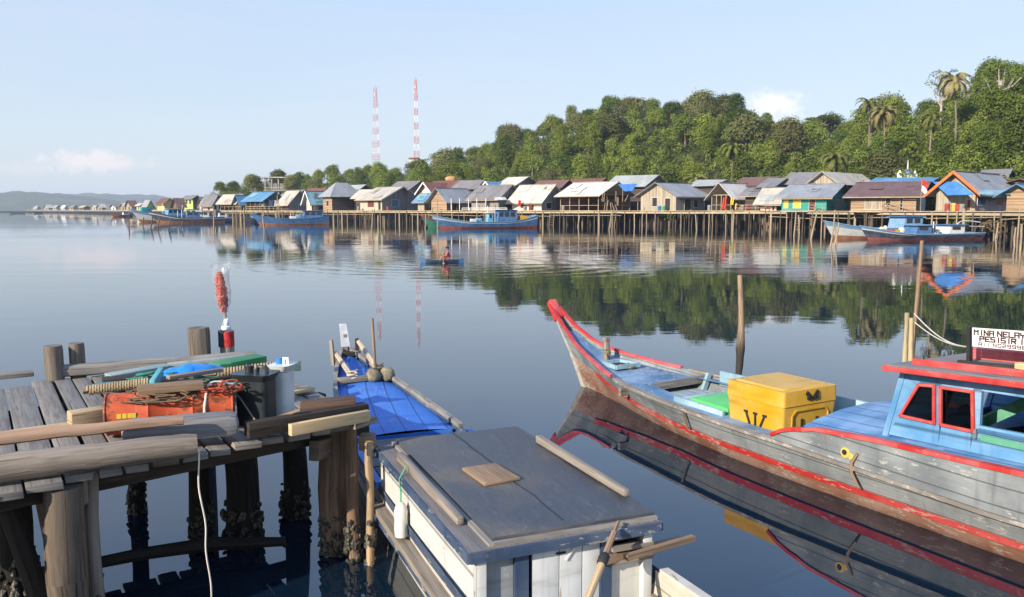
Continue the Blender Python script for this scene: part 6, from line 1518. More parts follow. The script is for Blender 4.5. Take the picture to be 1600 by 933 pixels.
# the concrete frame building on the hill foot
dC = 262; bC = Vector((X(431, dC), dC, Zy(318, dC)))
cb = thing('concrete_building', 'unfinished two storey concrete frame with a flat pale roof on the hill foot', 'building', bC, R(8)); wC = (448 - 414) / F * dC; hC = (318 - 278) / F * dC
M_CONC = m_plain('raw_concrete', (.30, .29, .26), .9, .25, .8)
for i in range(4):
    for y in (0, 4):
        mb = MB(); mb.beam((-wC / 2 + .4 + i * (wC - .8) / 3, y, -3), (-wC / 2 + .4 + i * (wC - .8) / 3, y, hC), .35, .35); obj('column', mb, M_CONC, cb)
for z in (.1, hC * .5, hC): mb = MB(); mb.box((0, 2, z), (wC + (1.2 if z == hC else 0), 5.5, .35)); obj('slab' if z < hC else 'roof', mb, M_CONC if z < hC else WALL['pale'], cb)
for z in (.1, hC * .5): mb = MB(); mb.box((0, 1.6, z + hC * .2), (wC - 1, .15, hC * .34)); obj('wall', mb, WALL['grey'], cb)
mb = MB(); mb.box((0, -.2, hC * .5 + .9), (wC - .6, .08, .1)); obj('railing', mb, M_FRAME, cb)
# verandah posts and awnings that are things of their own
def sheet(lab, pts, mat, name='awning', cat='awning', th=.05):
    mb = MB(); a, b, c, d_ = [Vector(p) for p in pts]; n = (b - a).cross(d_ - a).normalized() * th
    mb.quad(a, b, c, d_); mb.quad(d_ - n, c - n, b - n, a - n); mb.quad(a - n, b - n, b, a); mb.quad(d_, c, c - n, d_ - n); mb.quad(b - n, c - n, c, b); mb.quad(a - n, a, d_, d_ - n)
    return solo(name, mb, mat, lab, cat)
M_BTARP = m_plain('blue_tarpaulin', (.06, .19, .46), .55, .2, 1.5)
d1, d2 = pier_d(1490) + 4.5, pier_d(1490) + 1.6
sheet('sloping blue tarpaulin awning below the orange trimmed gable', [Pd(1480, 305, 92.3), Pd(1522, 304, 89.2), Pd(1496, 284, 92.8), Pd(1457, 284, 96.4)], M_BTARP)
d1, d2 = pier_d(985) + 9, pier_d(985) + 6
sheet('blue tarpaulin stretched under the grey green roof', [Pd(976, 299, d2), Pd(988, 298, d2), Pd(996, 287, d1), Pd(966, 288, d1)], M_BTARP)
sheet('small grey green awning under the orange trimmed house eaves', [Pd(1530, 303, pier_d(1540) + 1), Pd(1578, 303, pier_d(1578) + 1), Pd(1578, 297, pier_d(1578) + 3.2), Pd(1527, 297, pier_d(1530) + 3.2)], ROOF['teal'])
sheet('white awning sheet in front of the dark gabled grey house', [Pd(772, 312, pier_d(790) + 1.5), Pd(792, 312, pier_d(790) + 1.5), Pd(789, 308, pier_d(790) + 4), Pd(774, 308, pier_d(790) + 4)], ROOF['white'])
for k, px in enumerate((705, 718, 732, 745, 759)):
    dd = pier_d(px) + 1.4; mb = MB(); mb.beam(Vector((X(px, dd), dd, DECK)), Vector((X(px, dd), dd, Zy(310, dd))), .12, .12); solo('verandah_post', mb, M_WHITEP, 'white verandah post along the pier in front of the long grey roofed house', 'post', 'white verandah posts')
# mosque dome
dM = pier_d(1415) + 27; mo = thing('mosque', 'small mosque with a blue and white onion dome and thin spire', 'mosque', (X(1415, dM), dM, 0), R(40))
rM = 8.5 / F * dM; zb = Zy(283, dM); mb = MB(); mb.box((0, 0, zb / 2 + .3), (rM * 5, rM * 5, zb + .4)); obj('wall', mb, WALL['white'], mo)
mb = MB(); zt = Zy(263, dM); mb.tube([(0, 0, zb), (0, 0, zb + .8), (0, 0, zb + .9)], [rM * .85, rM * .85, rM * .95], 14); obj('drum', mb, M_WHITEP, mo, smooth=30)
mb = MB(); hD = Zy(264, dM) - zb - .9; mb.tube([(0, 0, zb + .9 + hD * q) for q in (0, .2, .45, .7, .88, 1)], [rM * .9, rM * 1.08, rM * 1.02, rM * .6, rM * .28, rM * .08], 16); dm = obj('dome', mb, m_plain('dome_paint', (.28, .30, .62), .4, .3, 2), mo, smooth=60)
mb = MB(); mb.tube([(0, 0, zb + .9 + hD), (0, 0, Zy(250, dM))], [.12, .03], 6); obj('spire', mb, M_WHITEP, dm)
for x in (-2.1, 2.1):
    mb = MB(); mb.tube([(x * rM, -x * rM * .2, zb), (x * rM, -x * rM * .2, Zy(272, dM)), (x * rM, -x * rM * .2, Zy(266, dM))], [.35, .4, .05], 8); obj('turret', mb, WALL['white'], mo, smooth=40)
# ---------------------------------------------------------------- the walkway pier in front
pr = thing('pier', 'long plank walkway pier on many thin posts in front of the houses', 'pier', (0, 140, 0))
line = [Vector((X(px, pier_d(px)), pier_d(px), 0)) for px in (345, 400, 460, 520, 580, 640, 695, 750, 860, 970, 1085, 1200, 1265, 1330, 1445, 1560, 1600, 1700)]
def pier_nrm(i):
    a = line[min(i + 1, len(line) - 1)] - line[max(i - 1, 0)]; n = Vector((-a.y, a.x, 0)).normalized(); return n if n.y > 0 else -n
mb = MB(); rows_ = []
for i, p in enumerate(line):
    n = pier_nrm(i); rows_.append([p + Vector((0, 0, DECK - .09)), p + Vector((0, 0, DECK)), p + n * 2.6 + Vector((0, 0, DECK)), p + n * 2.6 + Vector((0, 0, DECK - .09))])
mb.grid(rows_); obj('deck', mb, M_DECKW, pr, world=True)
for i in range(len(line) - 1):
    n = pier_nrm(i); mb = MB(); a, b = line[i] + n * .25, line[i + 1] + n * .25
    mb.beam(a + Vector((0, 0, DECK - .33)), b + Vector((0, 0, DECK - .33 + rv.uniform(-.05, .05))), .12, .26); obj('edge_beam', mb, M_DECKW, pr, world=True)
    if rv.random() < .7: mb = MB(); mb.beam(a + Vector((0, 0, DECK - .85)), b + Vector((0, 0, DECK - .85 + rv.uniform(-.25, .25))), .08, .09); obj('brace', mb, M_STILT, pr, world=True)
acc = 0; np_ = 0; stuff = MB()
tot = sum((b - a).length for a, b in zip(line[:-1], line[1:]))
for i in range(len(line) - 1):
    a, b = line[i], line[i + 1]; L = (b - a).length; n = pier_nrm(i); m = max(1, int(L / 2.0))
    for k in range(m):
        p = lerp(a, b, (k + rv.uniform(.1, .9)) / m); r = rv.choice((.07, .08, .09, .10, .17)); le = Vector((rv.uniform(-.12, .12), rv.uniform(-.12, .12), 0)); mb = MB()
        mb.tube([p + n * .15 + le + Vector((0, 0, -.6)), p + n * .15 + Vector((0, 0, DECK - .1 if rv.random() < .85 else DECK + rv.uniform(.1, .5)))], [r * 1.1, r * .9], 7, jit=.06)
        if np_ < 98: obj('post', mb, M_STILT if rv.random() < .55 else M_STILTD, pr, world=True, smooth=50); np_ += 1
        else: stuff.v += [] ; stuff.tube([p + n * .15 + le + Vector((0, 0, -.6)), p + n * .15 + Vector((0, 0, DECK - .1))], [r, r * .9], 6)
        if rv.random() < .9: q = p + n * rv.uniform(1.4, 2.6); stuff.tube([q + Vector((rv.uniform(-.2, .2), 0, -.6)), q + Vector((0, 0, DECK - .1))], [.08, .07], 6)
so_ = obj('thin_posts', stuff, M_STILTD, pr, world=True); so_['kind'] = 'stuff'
# far shore walkway
fl_ = [Vector((X(px, pier_d(px)), pier_d(px), 0)) for px in (40, 80, 130, 180, 230, 280, 330)]
fp = thing('pier', 'distant plank walkway along the far left shore', 'pier', (fl_[3].x, fl_[3].y, 0)); mb = MB(); rows_ = []
for p in fl_: rows_.append([p + Vector((0, 0, DECK - .4)), p + Vector((0, 0, DECK)), p + Vector((0, 4, DECK)), p + Vector((0, 4, DECK - .4))])
mb.grid(rows_); obj('deck', mb, M_DECKW, fp, world=True); mb = MB()
for a, b in zip(fl_[:-1], fl_[1:]):
    for k in range(12): p = lerp(a, b, (k + rv.random()) / 12); mb.tube([p + Vector((0, .3, -.5)), p + Vector((0, .3, DECK - .2))], .2, 5)
q = obj('posts', mb, M_STILTD, fp, world=True); q['kind'] = 'stuff'; q.name = 'thin_posts'
# ---------------------------------------------------------------- poles, ladders, flags, cloths
GP = 'thin poles standing in the water before the pier'
POLES = [(200, 338, 356, 0, 1), (222, 340, 352, 2, 1), (234, 338, 357, 4, 1), (245, 338, 358, 5, 1), (262, 342, 360, 4, 1), (282, 345, 358, 3, 1), (333, 322, 352, 0, 0), (363, 326, 352, 0, 0), (381, 324, 354, 0, 0), (412, 328, 360, -3, 0), (432, 304, 341, 2, 0), (436, 312, 340, 0, 0), (458, 328, 341, 0, 0), (521, 329, 362, 0, 0), (580, 327, 362, 2, 0), (591, 336, 364, 0, 0), (600, 337, 352, 0, 0), (664, 334, 357, 1, 0), (683, 312, 362, 0, 0), (903, 336, 354, 3, 0), (952, 330, 358, 4, 0), (1004, 333, 354, 0, 0), (1089, 335, 360, -2, 0), (1146, 332, 362, 1, 0), (1242, 330, 368, 2, 0), (1250, 336, 366, -2, 0), (1269, 330, 374, 8, 0), (1300, 328, 384, 5, 0), (1306, 348, 384, 6, 0), (1310, 352, 380, -4, 0), (1598, 350, 392, 0, 0), (1589, 355, 385, 0, 0), (1558, 348, 372, 3, 0), (1496, 330, 366, 0, 0)]
for px, y0, y1, le, dk in POLES:
    d_ = H * F / (y1 - YH); d_ = min(d_, pier_d(px) - .6) if px > 300 else d_
    b = Vector((X(px, d_), d_, 0)); tp_ = Vector((X(px + le, d_), d_, Zy(y0, d_))); mb = MB(); rr = .05 + d_ * .00028
    mb.tube([b - (tp_ - b) * .2, lerp(b, tp_, .5) + Vector((rv.uniform(-.06, .06), 0, 0)), tp_], [rr * 1.1, rr, rr * .85], 6, jit=.08)
    solo('water_pole', mb, M_STILTD if dk else M_STILT, 'thin dark pole standing in open water near the left moored boats' if dk else 'thin wooden pole standing in the water against the pier', 'pole', 'dark poles near the left boats' if dk else GP, smooth=50)
def ladder(px, w, y0, y1, le, lab):
    d_ = pier_d(px) - .5; mb = MB(); t = thing('ladder', lab, 'ladder', (X(px, d_), d_, -.3)); wm = w / F * d_
    a, b = Vector((X(px, d_), d_, -.3)), Vector((X(px + le, d_ + .3), d_ + .3, Zy(y0, d_))); s_ = Vector((wm / 2, 0, 0))
    for sg in (-1, 1): m = MB(); m.beam(a + s_ * sg, b + s_ * sg * .9, .07, .07); obj('side_rail', m, M_STILT, t, world=True)
    for i in range(1, 7): m = MB(); m.beam(lerp(a - s_, b - s_ * .9, i / 7), lerp(a + s_, b + s_ * .9, i / 7), .05, .05); obj('rung', m, M_STILT, t, world=True)
ladder(861, 7, 329, 356, 2, 'wooden ladder leaning on the pier below the pale roofed shop'); ladder(957, 6, 328, 356, 4, 'wooden ladder leaning on the pier below the bare timber shed'); ladder(1246, 8, 333, 366, 1, 'wooden ladder leaning on the pier before the teal house')
def cloth(px, y0, y1, w, off, mat, lab, name='hung_cloth', cat='cloth'):
    d_ = pier_d(px) + off; rows_ = []
    for i in range(7):
        z = lerp(Zy(y0, d_), Zy(y1, d_), i / 6); rows_.append([Vector((X(px, d_) + (j / 6 - .5) * w / F * d_ * (1 - .15 * math.sin(i)), d_ + .12 * math.sin(j * 1.9 + i * .6), z)) for j in range(7)])
    mb = MB(); mb.grid(rows_); mb.grid([[p + Vector((0, .03, 0)) for p in reversed(r)] for r in rows_]); return solo(name, mb, mat, lab, cat, smooth=60)
cloth(1132, 308, 327, 6, .5, M_LAUND['red'], 'long red cloth hanging before the long grey house'); cloth(1144, 309, 320, 4.5, .5, M_LAUND['yellow'], 'yellow cloth hanging at the end of the long grey house')
cloth(1150, 318, 328, 2.5, .5, M_LAUND['yellow'], 'narrow yellow strip of cloth hanging beside the yellow cloth')
cloth(829, 320, 328, 3.5, .6, M_LAUND['red'], 'small red cloth hanging before the pale roofed shop'); cloth(812, 313, 322, 5, 2.2, M_LAUND['red'], 'faded red curtain in the doorway of the pale roofed house')

M_NET = {'blue': m_plain('dark_blue_net', (.03, .07, .16), .9), 'white': m_plain('pale_net', (.35, .36, .36), .9)}
for k, (px, col_) in enumerate(((395, 'blue'), (402, 'blue'), (409, 'white'), (416, 'blue'), (424, 'blue'), (432, 'white'))):
    cloth(px, 313, 321 + k % 3, 6, 4.0, M_NET[col_], {'blue': 'blue net bundle hanging in the open landing shed', 'white': 'pale net bundle hanging in the open landing shed'}[col_], 'net_bundle', 'net')['group'] = {'blue': 'blue net bundles in the landing shed', 'white': 'pale net bundles in the landing shed'}[col_]
d_ = pier_d(1441) + .3; ft = thing('flag', 'red and white flag hanging from a thin pole before the orange plank house', 'flag', (X(1438, d_), d_, DECK))
mb = MB(); mb.tube([(0, 0, -.2), (0, 0, Zy(279, d_) - DECK)], .035, 6); obj('flagpole', mb, M_STILT, ft)
def fl_part(z0, z1, mat):
    mb = MB(); rows_ = [[Vector((.04 + j * .16 + .05 * math.sin(i * 1.3 + j), .06 * math.sin(j * 2.2 + i), lerp(z0, z1, i / 5) - j * .13)) for j in range(5)] for i in range(6)]
    mb.grid(rows_); mb.grid([[p + Vector((0, .02, 0)) for p in reversed(r)] for r in rows_]); obj('cloth', mb, mat, ft, smooth=60)
zt_ = Zy(279, d_) - DECK; fl_part(zt_, zt_ - .75, M_LAUND['red']); fl_part(zt_ - .75, zt_ - 1.5, M_LAUND['white'])
# railings, barrels and crates along the walkway
def railing(lab, p0, p1, h, mat, off=.35):
    a, b = Vector((X(p0, pier_d(p0) + off), pier_d(p0) + off, DECK)), Vector((X(p1, pier_d(p1) + off), pier_d(p1) + off, DECK)); t = thing('railing', lab, 'railing', a); n = max(3, int((b - a).length / 1.6))
    for i in range(n + 1): mb = MB(); p = lerp(a, b, i / n); mb.beam(p, p + Vector((0, 0, h)), .07, .07); obj('baluster', mb, mat, t, world=True)
    for z in (h * .5, h): mb = MB(); mb.beam(a + Vector((0, 0, z)), b + Vector((0, 0, z)), .06, .07); obj('top_rail' if z == h else 'mid_rail', mb, mat, t, world=True)
railing('thin wooden railing along the pier before the orange plank house', 1332, 1425, .9, M_STILT); railing('white railing along the pier before the white posted verandah', 722, 792, .5, M_WHITEP)
railing('wooden railing along the pier before the teal house', 1225, 1285, .8, M_STILT); railing('rough wooden railing before the open landing shed', 384, 440, 1.0, M_STILT)
railing('rough wooden railing before the cream roofed open shed', 1150, 1196, .9, M_STILT)
CLT = [(1480, 'red'), (1486, 'grey'), (1491, 'yellow'), (1497, 'red'), (1503, 'grey'), (1030, 'blue'), (1036, 'green'), (820, 'grey'), (1160, 'grey'), (1168, 'red'), (1344, 'yellow'), (560, 'grey'), (606, 'red'), (880, 'grey'), (1108, 'grey')]
CM = {'red': m_plain('barrel_red', (.32, .05, .04), .7), 'grey': m_plain('barrel_grey', (.25, .24, .22), .7), 'yellow': m_plain('barrel_yellow', (.55, .40, .08), .7), 'blue': m_plain('barrel_blue', (.04, .15, .36), .6), 'green': m_plain('barrel_green', (.10, .35, .10), .6)}
CG = {}
for px, c_ in CLT:
    d_ = pier_d(px) + rv.uniform(.7, 1.8); h_ = rv.uniform(.75, .95); p = Vector((X(px, d_), d_, DECK)); mb = MB(); mb.tube([p + Vector((0, 0, z)) for z in (0, .03, h_ * .33, h_ * .36, h_ * .66, h_ * .69, h_ - .03, h_)], [.27, .29, .28, .295, .28, .295, .29, .27], 12)
    CG[c_] = solo('barrel', mb, CM[c_], c_ + ' barrel standing on the walkway before the houses', 'barrel', c_ + ' barrels on the walkway', smooth=35)
# clutter under the timber shed
for k in range(16):
    px = rv.uniform(940, 1000); d_ = pier_d(px) + rv.uniform(1, 3); z = rv.choice((DECK + .9, DECK + 1.6, DECK)); mb = MB(); b = Vector((X(px, d_), d_, z))
    if k < 9: mb.beam(b, b + Vector((rv.uniform(-1.3, 1.3), rv.uniform(0, .5), rv.uniform(.3, 1.5))), .08, .08)
    else: mb.beam(b, b + Vector((0, 0, rv.uniform(1.2, 2.6))), .09, .09)
    solo('timber_pole', mb, M_STILT, 'pale timber pole propped up in the bare timber shed', 'pole', 'timber poles in the bare shed')
# brush heap at the right end of the pier
Cc = []
for k in range(22):
    px = rv.uniform(1536, 1566); d_ = pier_d(px) - rv.uniform(.2, 1.6); Cc.append(((X(px, d_), d_, Zy(rv.uniform(343, 366), d_)), (.5, .5, .45)))
a, b, c = crown_pts(Cc, 60, .28, .1, 1.0); o = bpy.data.objects.new('brush_heap', leaf_cloud('brush_heap', a, b, c, m_leaf('dry_brush', (.19, .13, .07), (.24, .17, .09), (.12, .09, .05)), .25)); COL.objects.link(o); tag(o, 'heap of dry brown brushwood hanging at the right end of the pier', 'brushwood')
# ---------------------------------------------------------------- radio masts
M_TR = m_plain('mast_red', (.55, .10, .08), .6); M_TW = m_plain('mast_white', (.74, .73, .72), .6)
def mast(lab, px, ytop, ybase, d, wb, wt_, legs, bands):
    b = Vector((X(px, d), d, Zy(ybase, d))); t = thing('radio_mast', lab, 'radio mast', b, R(20)); h = Zy(ytop, d) - b.z; mb = MB()
    def P(i, k): f = i / 44; w = lerp(wb, wt_, f ** .8) / 2; a = 2 * math.pi * (k + .5) / legs; return Vector((w * 1.3 * math.cos(a), w * 1.3 * math.sin(a), h * f))
    sec = 44 // bands
    for s in range(bands):
        mb = MB(); i0, i1 = s * sec, (s + 1) * sec if s < bands - 1 else 44
        for i in range(i0, i1):
            for k in range(legs):
                mb.beam(P(i, k), P(i + 1, k), .10, .10)
                if i % 2 == 0: mb.beam(P(i, k), P(i, k + 1), .07, .07); mb.beam(P(i, k), P(min(i + 2, 44), k + 1), .07, .07)
        obj('lattice_section', mb, M_TR if s % 2 == (1 if bands % 2 == 0 else 0) else M_TW, t)
    for z, a in ((.78, .4), (.84, 2.2), (.9, 4.1)):
        mb = MB(); mb.tube([(wt_ * math.cos(a), wt_ * math.sin(a), h * z - .6), (wt_ * math.cos(a), wt_ * math.sin(a), h * z + .6)], .22, 6); obj('antenna', mb, M_TW, t)
    mb = MB(); mb.tube([(0, 0, h), (0, 0, h * 1.05)], [.1, .05], 5); obj('top_rod', mb, M_TR, t)
mast('wide footed red and white lattice mast, the shorter one on the ridge', 590, 137, 250, 400, 3.6, 1.3, 3, 9); mast('slender red and white lattice mast, the taller one on the ridge', 652, 124, 246, 400, 2.4, .9, 4, 9)
hb = thing('hut', 'small white hut with a red roof at the foot of the taller mast', 'hut', (X(648, 398), 398, Zy(258, 398))); mb = MB(); mb.box((0, 0, 1.2), (4.5, 3, 3)); obj('wall', mb, WALL['white'], hb); mb = MB(); mb.prism([(-2.6, -1.8, 2.7), (2.6, -1.8, 2.7), (2.2, -1.8, 3.4), (-2.2, -1.8, 3.4)], (0, 3.6, 0)); obj('roof', mb, ROOF['red'], hb)
sc = MB(); sc.blob((X(705, 215), 215, Zy(281, 215)), (1.6, 1, .9), noise=.15); solo('earth_bank', sc, m_plain('orange_earth', (.48, .26, .09), .9, .3, 1), 'small patch of bare orange earth behind the grey roofs', 'earth bank', smooth=60)
# ================================================================ BOATS BY THE VILLAGE
def village_boat(lab, bx, sx, db, ds, zbow, zmid, beam, hull, top, bot, cabins=(), extra=(), zst=None, stripe=None):
    A, Bp = Vector((X(bx, db), db, 0)), Vector((X(sx, ds), ds, 0)); L = (Bp - A).length; ax = (Bp - A).normalized(); t = thing('fishing_boat', lab, 'fishing boat', A, math.atan2(ax.y, ax.x))
    zst = zst or zmid * 1.15; st = []
    for i in range(25):
        q = i / 24; s = L * q; z = zmid + (zbow - zmid) * max(0, 1 - q / .38) ** 1.9 + (zst - zmid) * max(0, (q - .6) / .4) ** 2
        bg = beam / 2 * min(1, (q / .32)) ** .6 * (1 - .25 * max(0, (q - .7) / .3)); bw = beam / 2 * .72 * min(1, max(0, q - .02) / .4) ** .8 * (1 - .3 * max(0, (q - .7) / .3)); st.append((s, max(.01, bw), max(.04, bg), z))
    rows_ = []
    for s, bw, bg, zg in st:
        f = max(0, 1 - s / (L * .22)) ** 1.4; zz = [-.3, 0, zg * .24, zg * .74, zg * .82, zg]
        rows_.append([Vector((s - zbow * .75 * f * max(0, z) / zbow, -(bw * .7 if z < 0 else bw + (bg - bw) * (z / zg) ** .8), z)) for z in zz])
    for nm, j0, j1, mt in (('hull_bottom', 0, 2, bot), ('hull', 2, 3, hull), ('hull_stripe', 3, 4, stripe or top), ('top_strake', 4, 5, top)):
        mb = MB()
        for rr, fl in ((rows_, False), (mirror(rows_), True)): strip(mb, rr, j0, j1, fl)
        e = rows_[-1]; 
        for j in range(j0, j1): mb.quad(e[j], Vector((e[j].x, -e[j].y, e[j].z)), Vector((e[j + 1].x, -e[j + 1].y, e[j + 1].z)), e[j + 1])
        obj(nm, mb, mt, t, smooth=45)
    mb = MB(); mb.grid([[Vector((r[4].x, y * abs(r[4].y), r[4].z)) for y in (-1, 0, 1)] for r in rows_]); obj('deck', mb, M_BLUEDECK, t)
    mb = MB()
    for sg in (-1, 1):
        for a, b in zip(rows_[:-1], rows_[1:]): mb.beam(Vector((a[5].x, sg * a[5].y, a[5].z)), Vector((b[5].x, sg * b[5].y, b[5].z)), .09, .08)
    obj('gunwale', mb, top, t)
    for (q0, q1, z0, z1, wf, wm_, rm) in cabins:
        x0, x1, w = L * q0, L * q1, beam * wf / 2; mb = MB(); mb.prism([Vector((x0, -w, z0)), Vector((x1, -w, z0)), Vector((x1, -w, z1)), Vector((x0 + (z1 - z0) * .22, -w, z1))], (0, 2 * w, 0)); cbn = obj('cabin', mb, wm_, t)
        mb = MB(); mb.box(((x0 + x1) / 2 + .1, 0, z1 + .04), (x1 - x0 + .4, 2 * w + .35, .08)); obj('cabin_roof', mb, rm, t)
        n = max(1, int((x1 - x0) / 1.0))
        for k in range(n):
            xa = x0 + .35 + (x1 - x0 - .4) * k / n; xb = xa + (x1 - x0 - .4) / n * .7; mb = MB(); mb.box(((xa + xb) / 2, -w - .012, lerp(z0, z1, .68)), (xb - xa, .02, (z1 - z0) * .36)); obj('window', mb, M_WIN, cbn)
    for (q, y, z0, z1, r) in extra: mb = MB(); mb.tube([(L * q, y, z0), (L * q, y, z1)], r, 6); obj('mast', mb, M_WHITEP, t)
    return t, A, ax, L
def vb_box(B_, q, y, z, s, mat, lab, name='crate', cat='crate', ball=False):
    t, A, ax, L = B_; nrm = Vector((-ax.y, ax.x, 0)); p = A + ax * L * q + nrm * y; mb = MB()
    if ball: mb.blob(p + Vector((0, 0, z + s[2] / 2)), (s[0] / 2, s[1] / 2, s[2] / 2))
    else: mb.box(p + Vector((0, 0, z + s[2] / 2)), s, math.atan2(ax.y, ax.x))
    return solo(name, mb, mat, lab, cat, smooth=60 if ball else None, bevel=0 if ball else .03)
PB = lambda n, c, s: m_paint(n, c, .3, (.3, .28, .24), .55, s, .2)
M_BB = PB('boat_blue', (.035, .135, .31), 210); M_BLB = PB('boat_light_blue', (.16, .30, .46), 211); M_BW = PB('boat_white', (.62, .62, .60), 212); M_BDK = PB('boat_navy', (.035, .05, .085), 213); M_BO = PB('boat_orange', (.36, .15, .07), 214); M_BRD = PB('boat_red', (.28, .065, .05), 215); M_BG = PB('boat_green', (.04, .22, .13), 216); M_BCY = PB('boat_cyan', (.12, .36, .52), 217)
b6 = village_boat('blue boat with green bow and red bottom, blue cabin amidships', 688, 836, 124, 130, 2.0, .95, 2.9, M_BB, M_BLB, M_BRD, cabins=((.56, .77, .8, 2.75, .75, M_BB, M_BB), (.47, .53, .8, 2.3, .4, M_BCY, M_BW)), zst=2.0, extra=((.49, 0, .8, 3.4, .06), (.55, -.6, .8, 2.8, .04), (.83, 0, 1, 2.9, .05)), stripe=M_BW)
vb_box(b6, .86, -.3, 1.15, (1.5, .9, .75), M_YEL, 'yellow box on the stern of the blue boat with green bow', 'cooler_box', 'box'); vb_box(b6, .33, -.3, .95, (.9, .6, .5), M_BW, 'pale box on the fore deck of the blue boat with green bow'); vb_box(b6, .40, .3, .95, (.9, .6, .6), M_BCY, 'light blue box on the deck of the blue boat with green bow')
b4 = village_boat('plain blue boat with an orange bottom under its bow before the open landing shed', 405, 512, 155, 160, 2.0, 1.15, 2.8, M_BB, M_BB, M_BO, cabins=((.62, .92, 1.0, 2.6, .8, M_BB, M_BB),), zst=1.7, extra=((.45, 0, 1, 2.2, .05),))
vb_box(b4, .50, 0, 1.05, (1.6, 1, .55), M_BW, 'white box on the deck of the plain blue boat'); vb_box(b4, .56, -.2, 1.3, (1.0, .8, .6), M_BCY, 'light blue box before the cabin of the plain blue boat')
b1 = village_boat('white and orange boat with a tall bow at the left end of the moored row', 219, 305, 188, 196, 3.0, 1.5, 3.2, M_BW, M_BLB, M_BO, cabins=((.45, .75, 1.2, 3.0, .7, M_BCY, M_BW),), extra=((.4, 0, 1.2, 4.2, .08),))
vb_box(b1, .10, 0, 2.2, (2.2, 1.2, 1.2), m_plain('teal_tarp', (.03, .28, .30), .7), 'teal covered heap on the bow of the white and orange boat', 'covered_heap', 'heap')
b2 = village_boat('dark navy boat with white stripe lying in front of the white and orange boat', 245, 350, 180, 186, 2.7, 1.1, 3.0, M_BDK, M_BDK, M_BO, cabins=((.42, .63, 1.0, 2.3, .7, M_BB, M_BLB), (.66, .76, 1.0, 2.4, .6, M_BW, M_BW)), stripe=M_BW, extra=((.3, 0, 1, 2.6, .06), (.36, 0, 1, 2.9, .06)))
village_boat('white boat with pale cabin behind the dark navy boat at the left', 262, 338, 204, 208, 2.4, 1.3, 3.0, M_BW, M_BB, M_BO, cabins=((.35, .6, 1.1, 2.9, .7, M_BW, M_BCY), (.66, .85, 1.1, 2.6, .7, M_BB, M_BW)), extra=((.3, 0, 1.1, 4, .07), (.62, .3, 1.1, 3.6, .06)))
village_boat('small blue and white boat lying at the stern of the dark navy boat', 318, 362, 190, 193, 1.8, 1.0, 2.4, M_BB, M_BW, M_BDK, cabins=((.5, .8, .9, 2.2, .7, M_BW, M_BB),), extra=((.4, 0, .9, 2.8, .05),))
village_boat('low dark blue boat half hidden by the pier near the landing shed', 383, 412, 186, 189, 1.6, .9, 2.4, M_BDK, M_BDK, M_BDK, cabins=((.4, .8, .8, 1.9, .7, M_BB, M_BDK),))
village_boat('dark green boat with a red bow tip behind the blue and green boat', 669, 730, 133, 137, 2.0, .8, 2.2, M_BG, M_BRD, M_BG, stripe=M_BDK)
b7 = village_boat('white boat with blue rail and orange bottom at the right before the maroon roofed house', 1304, 1440, 80, 84, 1.75, 1.0, 2.6, M_BW, M_BLB, M_BO, cabins=((.70, .92, .9, 2.1, .8, M_BLB, M_BB),))
b8 = village_boat('dark navy boat with white stripe at the right, in front of the white one', 1359, 1530, 76.5, 80, 1.35, .55, 2.4, M_BDK, M_BLB, M_BRD, cabins=((.36, .50, .5, 1.35, .75, M_BB, M_BLB), (.66, .80, .5, 1.35, .75, M_BW, M_BB)), stripe=M_BW, extra=((.58, 0, .5, 1.7, .05), (.85, .2, .5, 1.2, .04)))
vb_box(b8, .15, -.2, .65, (1.1, .7, .35), m_plain('red_sheet', (.5, .08, .05), .7), 'red covered heap on the bow deck of the right navy boat', 'covered_heap', 'heap'); vb_box(b8, .22, -.2, .6, (.6, .5, .4), M_YEL, 'small yellow box on the bow deck of the right navy boat', 'box', 'box'); vb_box(b8, .27, -.3, .55, (.7, .5, .65), M_BW, 'white drum on the deck of the right navy boat', 'float', 'float', True)
vb_box(b8, .13, .3, .75, (.45, .45, .5), m_plain('pale_yellow_float', (.66, .60, .34), .5), 'pale yellow float on the bow of the right navy boat', 'float', 'float', True); vb_box(b8, .165, .3, .9, (.4, .4, .45), M_BW, 'round white float on the bow of the right navy boat', 'float', 'float', True); vb_box(b8, .60, -.2, .6, (.55, .4, .5), M_BW, 'white jug amidships on the right navy boat', 'float', 'float', True)
t_, A_, ax_, L_ = b8; nr = Vector((-ax_.y, ax_.x, 0)); mb = MB(); q = lambda f, z, y=0: A_ + ax_ * L_ * f + nr * y + Vector((0, 0, z))
mb.tube(smooth_path([q(.80, .6), q(.80, 1.35), q(.83, 1.68), q(.90, 1.75), q(1.02, 1.6)]), .05, 6); obj('hoop', mb, M_BW, t_, smooth=60, world=True)
mb = MB(); mb.beam(q(.92, 1.25), q(1.06, 1.2), .05, .05); obj('boom', mb, M_BW, t_, world=True)
village_boat('tiny pale boat with an orange band on the far water at the left', 16, 38, 640, 650, 1.6, 1.0, 2.2, M_BW, M_BO, M_BO); village_boat('tiny dark boat on the far water beside the pale one', 54, 66, 650, 655, 1.6, .9, 2, M_BDK, M_BDK, M_BDK)
village_boat('small reddish boat moored before the far left houses', 176, 206, 330, 335, 1.6, .8, 2.2, M_BO, M_BRD, M_BRD, cabins=((.5, .8, .7, 2.0, .7, M_BW, M_BRD),))
